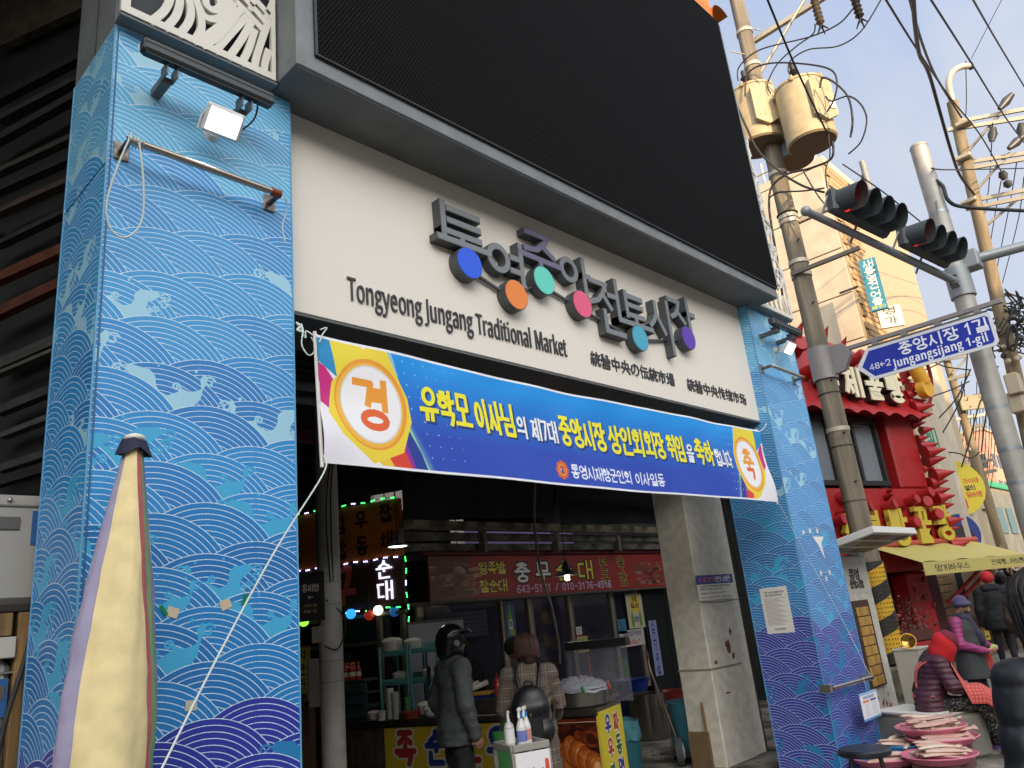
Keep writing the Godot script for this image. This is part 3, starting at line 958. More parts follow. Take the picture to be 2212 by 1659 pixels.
	var t := thing("congratulation_banner", "wide blue cloth banner with yellow writing hung across the gate opening", "banner")
	var tl := PZ(683, 722, 0.1)
	var bl := PZ(699, 1000, 0.1)
	var tr := PZ(1636, 930, 0.1)
	var br := PZ(1681, 1084, 0.1)
	var mb := MB.new()
	mb.grid(64, 10, func(u: float, v: float) -> Vector3:
		var p := bl.lerp(br, u).lerp(tl.lerp(tr, u), v)
		var e := 1.0 - pow(2 * u - 1, 2)
		p.y -= 0.012 * e + 0.01 * e * v
		p.z += 0.02 * sin(u * 9.0 + v * 1.5) * e + 0.006 * sin(u * 31.0 + v * 4.0) + 0.005 * sin(u * 47.0 - v * 9.0) * exp(-pow((v - 0.9) * 5.0, 2)) + 0.016 * exp(-u * 20.0) * sin(v * 9.0) + 0.014 * exp(-(1.0 - u) * 24.0) * sin(v * 8.0)
		return p)
	part("cloth", mb, printed(im, 0.6), t)
	for e in [[tl, bl], [tr, br]]:
		var a: Vector3 = e[0]
		var b: Vector3 = e[1]
		part("end_pole", MB.new().cyl(a + Vector3(0, 0.02, -0.014), b + Vector3(0, -0.02, -0.014), 0.011, 0.011, 8), M("d8cfc8", 0.6), t)
	# the ropes that hold it
	var rope := M("c9d2c8", 0.8)
	var R := [["white cord tied from the banner's upper end to the pillar with the parasol", [tl + Vector3(0.02, -0.03, 0), Vector3(2.12, 3.3, 0.05), PZ(660, 730, 0.05), PZ(640, 697, -0.02)]], ["long white cord running from the banner's lower corner down past the yellow parasol", [bl + Vector3(0.0, 0.04, 0), bl + Vector3(-0.02, -0.06, 0.03), PZ(600, 1180, 0.2), PZ(480, 1400, 0.35), PZ(350, 1659, 0.5), PZ(300, 1760, 0.56)]], ["thin cord from the banner's upper end tied to the pillar with the notice", [tr + Vector3(-0.02, -0.03, 0), PZ(1650, 925, 0.06), PZ(1655, 915, 0.01)]], ["thin cord from the banner's lower corner slanting down the pillar with the notice", [br, PZ(1735, 1185, 0.03), PZ(1815, 1330, 0.03), PZ(1880, 1460, 0.1)]]]
	for r in R:
		var o := part("cord", MB.new().tube(curve(r[1], 5), 0.0045 if r != R[3] else 0.003, 6), rope, self)
		tag(o, r[0], "cord")
	var k := thing("rope_knot", "loose white knot and loop of cord at the banner's end by the parasol pillar", "cord")
	part("loop", MB.new().tube(curve([PZ(655, 715, 0.05), PZ(652, 745, 0.06), PZ(668, 768, 0.07), PZ(682, 752, 0.07), PZ(672, 728, 0.06)], 5), 0.004, 6), rope, k)
	part("tail", MB.new().tube(curve([PZ(690, 740, 0.12), PZ(697, 722, 0.12), PZ(706, 708, 0.12), PZ(692, 712, 0.12)], 5), 0.004, 6), rope, k)
	part("knot", MB.new().tube(curve([PZ(640, 697, 0), PZ(650, 705, 0.03), PZ(642, 712, 0.03), PZ(654, 716, 0.04), PZ(650, 700, 0.03)], 5), 0.007, 6), rope, k)

func wall_lights() -> void:
	var dk := M("4b4f50", 0.5, 0.5)
	var white := M("d5d5d0", 0.4)
	for side in 2:
		var dx: float = [0.0, 6.66][side]
		var o := Vector3(dx, 0, 0)
		var where: String = ["pillar with the folded parasol", "pillar beside the road name sign"][side]
		var t := thing("wall_washer", "dark grey linear lamp on two brackets high on the " + where, "lamp", "linear lamps on the gate pillars")
		part("housing", MB.new().cbox(Vector3(1.485, 4.55, 0.22) + o, Vector3(0.7, 0.075, 0.07), 0.012), dk, t)
		part("groove", MB.new().span(Vector3(1.14, 4.555, 0.255) + o, Vector3(1.83, 4.562, 0.2575) + o), M("1f2122", 0.5), t)
		part("lens", MB.new().span(Vector3(1.15, 4.506, 0.2) + o, Vector3(1.82, 4.5115, 0.24) + o), M("2c2f31", 0.2), t)
		for x in [1.29, 1.69]:
			var b := MB.new()
			b.cbox(Vector3(x, 4.47, 0.07) + o, Vector3(0.05, 0.045, 0.14), 0.004)
			b.span(Vector3(x - 0.03, 4.45, 0.142) + o, Vector3(x - 0.022, 4.52, 0.22) + o)
			b.span(Vector3(x + 0.022, 4.45, 0.142) + o, Vector3(x + 0.03, 4.52, 0.22) + o)
			part("bracket", b, M("6d6f6e", 0.5, 0.4), t)
		part("cable", MB.new().tube(curve([Vector3(1.75, 4.5, 0.22) + o, Vector3(1.76, 4.44, 0.15) + o, Vector3(1.72, 4.4, 0.02) + o], 6), 0.005, 6), M("1c1d1e"), t)
		# floodlight
		var f := thing("floodlight", "small white square floodlight, switched on, fixed to the " + where, "lamp", "lit floodlights on the gate pillars")
		var at := Vector3(1.575, 4.33, 0.17) + o
		var bs := Basis(Vector3(1, 0, 0), 0.75)
		part("wall_plate", MB.new().cyl(Vector3(1.59, 4.36, 0.0015) + o, Vector3(1.59, 4.36, 0.03) + o, 0.045, 0.03, 16), white, f)
		part("arm", MB.new().cyl(Vector3(1.59, 4.36, 0.03) + o, at + bs * Vector3(0, 0, -0.03), 0.014, 0.014, 8), white, f)
		part("housing", MB.new().cbox(at, Vector3(0.2, 0.15, 0.04), 0.01, bs), white, f)
		part("led_panel", MB.new().cbox(at + bs * Vector3(0, 0, 0.0205), Vector3(0.165, 0.115, 0.004), 0.0, bs), glow("e8f4ff", 5.0), f)
		for sx in [-1, 1]: part("yoke_arm", MB.new().cbox(at + bs * Vector3(0.106 * sx, -0.03, -0.01), Vector3(0.006, 0.09, 0.025), 0.0, bs), white, f)
		var sp := SpotLight3D.new()
		sp.name = "beam"
		f.add_child(sp)
		sp.position = at + bs * Vector3(0, 0, 0.03)
		sp.basis = bs * Basis(Vector3(0, 1, 0), PI)
		sp.light_energy = 1.2
		sp.light_color = Color(0.86, 0.94, 1)
		sp.spot_angle = 60
		sp.spot_range = 12
		sp.spot_attenuation = 2
		sp.light_size = 0.1
		sp.shadow_enabled = true
		# flag pole holder: a steel pipe between two flanges
		var p := thing("steel_pipe_holder", "horizontal stainless steel pipe between two flanges on the " + where, "rail", "steel pipes on the gate pillars")
		var a := Vector3(1.14, 4.06, 0.12) + o
		var b2 := Vector3(1.93, 4.05, 0.12) + o
		part("pipe", MB.new().cyl(a, b2, 0.019, 0.019, 14), M("b8aa9c", 0.22, 0.95), p)
		for e in [a, b2]:
			var fl := MB.new()
			fl.cbox(Vector3(e.x, e.y, 0.006), Vector3(0.07, 0.1, 0.009), 0.003)
			fl.cyl(Vector3(e.x, e.y, 0.01), e, 0.016, 0.016, 10)
			part("flange", fl, M("9a8f84", 0.35, 0.9, "blotch", 3.0), p)
		part("clamp", MB.new().cyl(b2 + Vector3(-0.05, 0, 0), b2 + Vector3(0.005, 0, 0), 0.024, 0.024, 12), M("8a4a2a", 0.5, 0.6), p)
		if side == 0:
			var rope := M("c3cbc6", 0.8)
			tag(part("tied_cord", MB.new().tube(curve([Vector3(1.14, 4.09, 0.14), Vector3(1.09, 3.9, 0.13), Vector3(1.06, 3.7, 0.1), Vector3(1.09, 3.58, 0.08), Vector3(1.16, 3.56, 0.08), Vector3(1.22, 3.66, 0.09), Vector3(1.21, 3.85, 0.12), Vector3(1.17, 4.08, 0.14)], 6), 0.005, 6), rope, self), "thin white cord looped over the end of the steel pipe above the parasol", "cord")
			var wr := MB.new()
			for i in 6: wr.tube(curve([Vector3(1.13 + i * 0.014, 4.085, 0.1), Vector3(1.125 + i * 0.014, 4.06, 0.145), Vector3(1.13 + i * 0.014, 4.035, 0.1)], 3), 0.004, 5)
			tag(part("cord_wrapping", wr, rope, self), "frayed white cord wound round the end of the steel pipe", "cord")
			tag(part("tied_cord", MB.new().tube(curve([Vector3(1.95, 4.03, 0.13), Vector3(1.99, 4.0, 0.1), Vector3(1.98, 3.9, 0.06), Vector3(2.0, 3.8, 0.05)], 5), 0.004, 6), rope, self), "short white cord end dangling from the rusty pipe clamp", "cord")
	# a lower steel rail on the pillar with the notice
	var lr := thing("steel_pipe_holder", "short stainless rail low on the pillar near the dried fish, paper card hung from it", "rail")
	var a3 := PZ(1797, 1487, 0.12)
	var b3 := PZ(1883, 1463, 0.12)
	part("pipe", MB.new().cyl(a3, b3, 0.022, 0.022, 14), M("b9b4ad", 0.25, 0.95), lr)
	for e: Vector3 in [a3, b3]: part("flange", MB.new().cbox(Vector3(e.x, e.y, 0.062), Vector3(0.05, 0.07, 0.115), 0.004), M("a8a39c", 0.35, 0.9), lr)

func ground() -> void:
	var g := MB.new()
	g.quad(Vector3(-150, 0, 150), Vector3(300, 0, 150), Vector3(300, 0, -300), Vector3(-150, 0, -300))
	struct("ground", g, M("979084", 0.85, 0.0, "stain", 0.35))
	# houses across the street, behind the viewer: they keep the gate in the shade
	var x := -59.0
	for i in 8:
		var w: float = [18.0, 15.0, 16.0, 17.0, 16.0, 18.0, 17.0, 19.0][i]
		var h: float = [16.6, 16.7, 16.5, 15.6, 15.7, 15.5, 15.6, 15.7][i]
		var t := thing("street_house", "pale shop house across the street, number %s in the row facing the gate" % ["one", "two", "three", "four", "five", "six", "seven", "eight"][i], "house", "shop houses facing the gate")
		part("wall", MB.new().span(Vector3(x, 0, 32), Vector3(x + w - 0.1, h, 42)), M(["a89f92", "b5aa98", "9a9890", "ada394", "b3aca2", "a49a8b", "aea79d", "b0a595"][i], 0.8, 0.0, "mild", 0.3), t)
		for fl in 4:
			for k in int(w / 2.6):
				part("window", MB.new().span(Vector3(x + 0.8 + k * 2.6, 4.2 + fl * 2.9, 31.9), Vector3(x + 2.4 + k * 2.6, 5.7 + fl * 2.9, 31.99)), M("2b3338", 0.1), t)
		part("shop_front", MB.new().span(Vector3(x + 0.4, 0.2, 31.9), Vector3(x + w - 0.5, 2.8, 31.99)), M("3a3d3e", 0.2), t)
		x += w

# ================= people: bones with radii, joined by a smooth minimum and meshed as surface nets
func blob(mb: MB, bones: Array, cell: float, k: float, ymin := -1e9, quilt := [0.0, 0.1]) -> MB:
	var lo := Vector3.ONE * 1e9
	var hi := -lo
	for b in bones:
		var r: float = maxf(b[2], b[3]) * 1.35 + cell * 3
		lo = lo.min(b[0].min(b[1]) - Vector3.ONE * r)
		hi = hi.max(b[0].max(b[1]) + Vector3.ONE * r)
	var nx := int((hi.x - lo.x) / cell) + 2
	var ny := int((hi.y - lo.y) / cell) + 2
	var nz := int((hi.z - lo.z) / cell) + 2
	var g := PackedFloat32Array()
	g.resize(nx * ny * nz)
	g.fill(1.0)
	for b in bones:
		var a: Vector3 = b[0]
		var e: Vector3 = b[1]
		var ra: float = b[2]
		var rb: float = b[3]
		var sc: Vector3 = b[4] if b.size() > 4 else Vector3.ONE
		var pad: float = maxf(ra, rb) * maxf(1.0, maxf(sc.x, maxf(sc.y, sc.z))) + k + cell * 2
		var i0 := Vector3i(((a.min(e) - Vector3.ONE * pad - lo) / cell).floor()).clamp(Vector3i.ZERO, Vector3i(nx - 1, ny - 1, nz - 1))
		var i1 := Vector3i(((a.max(e) + Vector3.ONE * pad - lo) / cell).ceil()).clamp(Vector3i.ZERO, Vector3i(nx - 1, ny - 1, nz - 1))
		var as_ := a / sc
		var ab := e / sc - as_
		var l2 := maxf(ab.length_squared(), 1e-9)
		var ms := minf(sc.x, minf(sc.y, sc.z))
		for z in range(i0.z, i1.z + 1):
			for y in range(i0.y, i1.y + 1):
				var row := (z * ny + y) * nx
				for x in range(i0.x, i1.x + 1):
					var p := (lo + Vector3(x, y, z) * cell) / sc - as_
					var t := clampf(p.dot(ab) / l2, 0.0, 1.0)
					var d := ((p - ab * t).length() - (ra + (rb - ra) * t)) * ms
					var o := g[row + x]
					var h := k - absf(o - d)
					g[row + x] = minf(o, d) - (h * h / (4.0 * k) if h > 0.0 else 0.0)
	var sq: float = quilt[0]
	if quilt.size() > 2:   # creases in cloth
		var fn := FastNoiseLite.new()
		fn.seed = nx * 31 + ny
		fn.frequency = 7.0
		fn.fractal_octaves = 2
		var am: float = quilt[2]
		for z in nz:
			for y in ny:
				var row := (z * ny + y) * nx
				for x in nx:
					if absf(g[row + x]) < 0.04:
						var p := lo + Vector3(x, y, z) * cell
						g[row + x] += am * fn.get_noise_3d(p.x + p.y * 0.6, p.y * 1.4, p.z - p.y * 0.5)
	if ymin > -1e8 or sq > 0.0:
		for z in nz:
			for y in ny:
				var py := lo.y + y * cell
				var q: float = sq * (1.0 - absf(sin(PI * py / quilt[1]))) if sq > 0.0 else 0.0
				var row := (z * ny + y) * nx
				var cut := ymin - py
				for x in nx:
					g[row + x] = maxf(g[row + x] + q, cut)
	var idx := PackedInt32Array()
	idx.resize(nx * ny * nz)
	idx.fill(-1)
	var V := PackedVector3Array()
	var N := PackedVector3Array()
	var sy := nx
	var sz := nx * ny
	var offs := [0, 1, sy, sy + 1, sz, sz + 1, sz + sy, sz + sy + 1]
	var edges := [[0, 1], [2, 3], [4, 5], [6, 7], [0, 2], [1, 3], [4, 6], [5, 7], [0, 4], [1, 5], [2, 6], [3, 7]]
	for z in nz - 1:
		for y in ny - 1:
			var base := (z * ny + y) * nx
			for x in nx - 1:
				var i := base + x
				var s := g[i] < 0.0
				if (g[i + 1] < 0.0) == s and (g[i + sy] < 0.0) == s and (g[i + sy + 1] < 0.0) == s and (g[i + sz] < 0.0) == s and (g[i + sz + 1] < 0.0) == s and (g[i + sz + sy] < 0.0) == s and (g[i + sz + sy + 1] < 0.0) == s: continue
				var acc := Vector3.ZERO
				var n := 0
				for e in edges:
					var f0 := g[i + offs[e[0]]]
					var f1 := g[i + offs[e[1]]]
					if (f0 < 0.0) != (f1 < 0.0):
						var t := f0 / (f0 - f1)
						var c0 := Vector3(e[0] & 1, (e[0] >> 1) & 1, e[0] >> 2)
						var c1 := Vector3(e[1] & 1, (e[1] >> 1) & 1, e[1] >> 2)
						acc += c0.lerp(c1, t)
						n += 1
				idx[i] = V.size()
				V.append(lo + (Vector3(x, y, z) + acc / n) * cell)
				var gx := g[i + 1] + g[i + 1 + sy] + g[i + 1 + sz] + g[i + 1 + sy + sz] - g[i] - g[i + sy] - g[i + sz] - g[i + sy + sz]
				var gy := g[i + sy] + g[i + 1 + sy] + g[i + sy + sz] + g[i + 1 + sy + sz] - g[i] - g[i + 1] - g[i + sz] - g[i + 1 + sz]
				var gz := g[i + sz] + g[i + 1 + sz] + g[i + sy + sz] + g[i + 1 + sy + sz] - g[i] - g[i + 1] - g[i + sy] - g[i + 1 + sy]
				N.append(Vector3(gx, gy, gz))
	for z in range(1, nz - 1):
		for y in range(1, ny - 1):
			for x in range(1, nx - 1):
				var i := (z * ny + y) * nx + x
				var s := g[i] < 0.0
				for ax in 3:
					var st: int = [1, sy, sz][ax]
					if (g[i + st] < 0.0) == s: continue
					var u: int = [sy, sz, 1][ax]
					var w: int = [sz, 1, sy][ax]
					var A := idx[i]
					var B := idx[i - u]
					var D := idx[i - u - w]
					var E2 := idx[i - w]
					if A < 0 or B < 0 or D < 0 or E2 < 0: continue
					if s: mb.squad(V[A], V[B], V[D], V[E2], N[A], N[B], N[D], N[E2])
					else: mb.squad(V[A], V[E2], V[D], V[B], N[A], N[E2], N[D], N[B])
	return mb

func skeleton(h: float, ov := {}) -> Dictionary:   # faces +z, feet at y = 0
	var J := {"pelvis": Vector3(0, .53, 0), "waist": Vector3(0, .62, 0), "chest": Vector3(0, .75, 0), "neck": Vector3(0, .84, 0), "head": Vector3(0, .925, .012)}
	for s in [["l", -1.0], ["r", 1.0]]:
		var k: String = s[0]
		var m: float = s[1]
		J["hip_" + k] = Vector3(.052 * m, .51, 0)
		J["knee_" + k] = Vector3(.055 * m, .28, .01)
		J["ankle_" + k] = Vector3(.055 * m, .045, -.005)
		J["toe_" + k] = Vector3(.065 * m, .018, .09)
		J["shoulder_" + k] = Vector3(.112 * m, .80, 0)
		J["elbow_" + k] = Vector3(.15 * m, .63, -.01)
		J["wrist_" + k] = Vector3(.155 * m, .49, .03)
		J["hand_" + k] = Vector3(.155 * m, .455, .045)
	for k in ov: J[k] = ov[k]
	for k in J: J[k] = J[k] * h
	return J

func body_mesh(J: Dictionary, h: float, q := 1.0) -> MB:   # q: coarser for people far off
	var mb := MB.new()
	var s := h / 1.7
	var b := []
	b.append([J.pelvis, J.waist, .125 * s, .115 * s, Vector3(1.1, 1, .8)])
	b.append([J.waist, J.chest, .115 * s, .13 * s, Vector3(1.12, 1, .78)])
	b.append([J.chest, J.neck - (J.neck - J.chest) * .25, .12 * s, .07 * s, Vector3(1.15, 1, .8)])
	b.append([J.chest + (J.neck - J.chest) * .6, J.neck + (J.head - J.neck) * .4, .055 * s, .052 * s])
	for k in ["l", "r"]:
		b.append([J["shoulder_" + k], J["elbow_" + k], .05 * s, .038 * s])
		b.append([J["elbow_" + k], J["wrist_" + k], .04 * s, .027 * s])
		b.append([J["hip_" + k], J["knee_" + k], .082 * s, .056 * s])
		b.append([J["knee_" + k], J["ankle_" + k], .056 * s, .036 * s])
		b.append([J["ankle_" + k], J["toe_" + k], .036 * s, .026 * s])
	blob(mb, b, .02 * q, .03 * s)
	# head: skull, jaw, nose, ears
	var up: Vector3 = (J.head - J.neck).normalized()
	var fw: Vector3 = J.get("look", Vector3(0, 0, 1)) / h
	fw = (fw - up * fw.dot(up)).normalized()
	var rt := up.cross(fw)
	var H: Vector3 = J.head
	var hb := [[H + up * .03 * s, H + up * .03 * s - fw * .015 * s, .082 * s, .085 * s], [H + up * .01 * s + fw * .02 * s, H - up * .055 * s + fw * .035 * s, .072 * s, .048 * s], [H - up * .005 * s + fw * .088 * s, H - up * .022 * s + fw * .1 * s, .008 * s, .014 * s], [H - up * .12 * s - fw * .015 * s, H - up * .03 * s - fw * .01 * s, .048 * s, .05 * s], [H - up * .048 * s + fw * .082 * s - rt * .015 * s, H - up * .048 * s + fw * .082 * s + rt * .015 * s, .008 * s, .008 * s], [H + up * .02 * s + fw * .083 * s - rt * .03 * s, H + up * .02 * s + fw * .083 * s + rt * .03 * s, .007 * s, .007 * s]]
	for m in [-1.0, 1.0]: hb.append([H + rt * m * .078 * s + up * .012 * s, H + rt * m * .084 * s - up * .02 * s - fw * .004 * s, .014 * s, .01 * s])
	blob(mb, hb, .009 * q, .02)
	for k in ["l", "r"]: hand(mb, J["wrist_" + k], J["hand_" + k], s, 1.0 if k == "r" else -1.0, q)
	return mb

func hand(mb: MB, w: Vector3, hd: Vector3, s: float, side: float, q := 1.0) -> void:
	var d := (hd - w).normalized()
	var inw := (Vector3(-side, 0, 0.2) - d * d.dot(Vector3(-side, 0, 0.2))).normalized()   # the palm faces inwards
	var ac := d.cross(inw).normalized() * side
	var b := []
	for i in 4:
		var o := ac * (float(i) - 1.5) * -.02 * s
		b.append([w + o * .6, w + d * .075 * s + o, .019 * s, .013 * s])
		var l: float = [.9, 1.05, 1.0, .78][i] * s
		var p0 := w + d * .078 * s + o
		var p1 := p0 + (d * .9 + inw * .35).normalized() * .034 * l
		var p2 := p1 + (d * .45 + inw * .9).normalized() * .026 * l
		var p3 := p2 + (d * -.2 + inw).normalized() * .02 * l
		b.append([p0, p1, .0095 * s, .009 * s])
		b.append([p1, p2, .009 * s, .0085 * s])
		b.append([p2, p3, .0085 * s, .007 * s])
	var t0 := w + d * .03 * s + ac * .03 * s
	var t1 := t0 + (d + ac * .8 + inw * .3).normalized() * .035 * s
	b.append([t0, t1, .013 * s, .011 * s])
	b.append([t1, t1 + (d + inw * .6).normalized() * .028 * s, .011 * s, .008 * s])
	blob(mb, b, .0075 * minf(q, 1.5), .006)

func top_bones(J: Dictionary, h: float, f: float, hem: float, flare := 0.0) -> Array:   # f: how far it stands off the body
	var s := h / 1.7
	var b := []
	var down: Vector3 = (J.pelvis - J.waist).normalized()
	b.append([J.chest + (J.neck - J.chest) * .25, J.chest, (.1 + f) * s, (.13 + f) * s, Vector3(1.16, 1, .8)])
	b.append([J.chest, J.waist, (.13 + f) * s, (.122 + f) * s, Vector3(1.14, 1, .82)])
	var low: Vector3 = J.pelvis
	b.append([J.waist, low, (.122 + f) * s, (.14 + f + flare * .4) * s, Vector3(1.12, 1, .84)])
	if hem < J.pelvis.y - .02:
		b.append([low, Vector3(low.x, hem, low.z), (.14 + f + flare * .4) * s, (.14 + f + flare) * s, Vector3(1.12, 1, .9)])
	b.append([J.chest + (J.neck - J.chest) * .5, J.neck + (J.head - J.neck) * .1, (.075 + f * .5) * s, (.062 + f * .5) * s])
	for k in ["l", "r"]:
		b.append([J.neck - Vector3(0, .05 * s, 0), J["shoulder_" + k], (.05 + f * .5) * s, (.056 + f * .6) * s])
		b.append([J["shoulder_" + k], J["elbow_" + k], (.058 + f * .7) * s, (.047 + f * .7) * s])
		b.append([J["elbow_" + k], J["wrist_" + k], (.047 + f * .7) * s, (.037 + f * .5) * s])
	return b
func leg_bones(J: Dictionary, h: float, f: float) -> Array:
	var s := h / 1.7
	var b := [[J.pelvis + Vector3(0, .02, 0), J.pelvis - Vector3(0, .03, 0), (.13 + f) * s, (.125 + f) * s, Vector3(1.12, 1, .82)]]
	for k in ["l", "r"]:
		b.append([J["hip_" + k], J["knee_" + k], (.088 + f) * s, (.064 + f) * s])
		b.append([J["knee_" + k], J["ankle_" + k], (.064 + f) * s, (.046 + f) * s])
	return b
func shoes(J: Dictionary, h: float, m: Material, t: Node, f := 0.0) -> void:
	var s := h / 1.7
	for k in ["l", "r"]:
		var mb := MB.new()
		blob(mb, [[J["ankle_" + k] + Vector3(0, .0, -.01), J["toe_" + k] + Vector3(0, .012, 0), (.048 + f) * s, (.036 + f) * s], [J["ankle_" + k] - Vector3(0, .03, .03) * s, J["toe_" + k], (.04 + f) * s, (.034 + f) * s]], .012, .02, 0.002)
		part("shoe", mb, m, t)
func head_frame(J: Dictionary, h: float) -> Array:
	var up: Vector3 = (J.head - J.neck).normalized()
	var fw: Vector3 = J.get("look", Vector3(0, 0, 1)) / h
	fw = (fw - up * fw.dot(up)).normalized()
	return [J.head, up, fw, up.cross(fw)]
func eyes(J: Dictionary, h: float, t: Node) -> void:
	var F := head_frame(J, h)
	var s := h / 1.7
	for m in [-1.0, 1.0]:
		part("eye", MB.new().ball(F[0] + F[1] * .008 * s + F[2] * .083 * s + F[3] * m * .031 * s, Vector3(.012, .007, .008) * s, 8, 6), M("1c1512", 0.3), t)
		part("eyebrow", MB.new().tube([F[0] + F[1] * .03 * s + F[2] * .086 * s + F[3] * m * .016 * s, F[0] + F[1] * .034 * s + F[2] * .082 * s + F[3] * m * .045 * s], .004, 5), M("2a2019", 0.8), t)

func strands(t: Node, J: Dictionary, h: float, col: String, length: float, n: int) -> void:   # single locks combed down from the crown
	var F := head_frame(J, h)
	var s := h / 1.7
	var rg := RandomNumberGenerator.new()
	rg.seed = 77
	var mb := MB.new()
	var C0: Vector3 = F[0] + F[1] * .035 * s - F[2] * .02 * s
	for i in n:
		var a := rg.randf_range(0.55, TAU - 0.55)
		var out: Vector3 = F[2] * cos(a) + F[3] * sin(a)
		var R := (.104 + rg.randf() * .016) * s
		var pts := []
		for k in 7:
			var f := k / 6.0
			var an := f * 1.75
			var q: Vector3 = C0 + F[1] * cos(minf(an, 1.57)) * R + out * sin(minf(an, 1.45)) * R * (1.0 + 0.05 * sin(f * 5.0 + i))
			if an > 1.45: q -= F[1] * (an - 1.45) / 0.3 * length * rg.randf_range(0.85, 1.1) * s
			pts.append(q + out.rotated(F[1], 1.5) * 0.006 * sin(f * 6.0 + i * 1.7))
		mb.tube(pts, [.006, .007, .007, .007, .006, .005, .002], 4, false)
	part("hair_strands", mb, M(col, 0.5), t).set_meta("kind", "stuff")

# ================= inside the gate: the market hall, a snack stall, a restaurant
const ZO := {"1": [1900.0, 2350.0, 2.212], "8": [1100.0, 2350.0, 2.458], "6": [1100.0, 1900.0, 2.37], "7": [3300.0, 2100.0, 1.795], "b": [1900.0, 1900.0, 2.074], "5": [3400.0, 1200.0, 1.658], "2": [2800.0, 0.0, 1.7955], "3": [2850.0, 700.0, 1.8714], "4": [2850.0, 1200.0, 1.843], "9": [2800.0, 2000.0, 1.62], "0": [0.0, 1800.0, 1.356]}
func Q(k: String, x: float, y: float) -> Vector2:   # a spot in one of the enlarged views of the photograph
	return Vector2((ZO[k][0] + x / ZO[k][2]) / 1.8228, (ZO[k][1] + y / ZO[k][2]) / 1.8228)
func qz(k: String, x: float, y: float, z: float) -> Vector3:
	var p := Q(k, x, y)
	return PZ(p.x, p.y, z)
func qy(k: String, x: float, y: float, h: float) -> Vector3:
	var p := Q(k, x, y)
	return PY(p.x, p.y, h)
func qx(k: String, x: float, y: float, xx: float) -> Vector3:
	var p := Q(k, x, y)
	return PX(p.x, p.y, xx)
func qd(k: String, x: float, y: float, d: float) -> Vector3:
	var p := Q(k, x, y)
	return PD(p.x, p.y, d)
func bx(called: String, a: Vector3, b: Vector3, m: Material, t: Node, bev := 0.0) -> MeshInstance3D:
	return part(called, MB.new().span(a, b, bev), m, t)
func sheet(called: String, a: Vector3, b: Vector3, y0: float, y1: float, m: Material, t: Node, thick := 0.004) -> MeshInstance3D:   # an upright printed board from a to b (seen from its front, left to right)
	var d := (b - a)
	d.y = 0
	var n := d.cross(Vector3.UP).normalized() * -1.0
	n = Vector3.UP.cross(d.normalized()) * -1.0
	var mb := MB.new()
	var A := Vector3(a.x, y0, a.z)
	var B := Vector3(b.x, y0, b.z)
	var D := Vector3(b.x, y1, b.z)
	var E2 := Vector3(a.x, y1, a.z)
	var k := d.normalized().cross(Vector3.UP) * thick
	mb.quad(A + k, B + k, D + k, E2 + k)
	mb.quad(B, A, E2, D, Vector2.ZERO, Vector2.ZERO, Vector2.ZERO, Vector2.ZERO)
	for e in [[A, B], [B, D], [D, E2], [E2, A]]: mb.quad(e[0], e[1], e[1] + k, e[0] + k, Vector2.ZERO, Vector2.ZERO, Vector2.ZERO, Vector2.ZERO)
	return part(called, mb, m, t)
func lamp(t: Node3D, at: Vector3, col: Color, e: float, size := 0.05) -> void:
	var l := OmniLight3D.new()
	l.name = "light"
	t.add_child(l)
	l.position = at
	l.light_color = col
	l.light_energy = e
	l.light_size = size
	l.omni_range = 20
	l.omni_attenuation = 2
	l.shadow_enabled = true

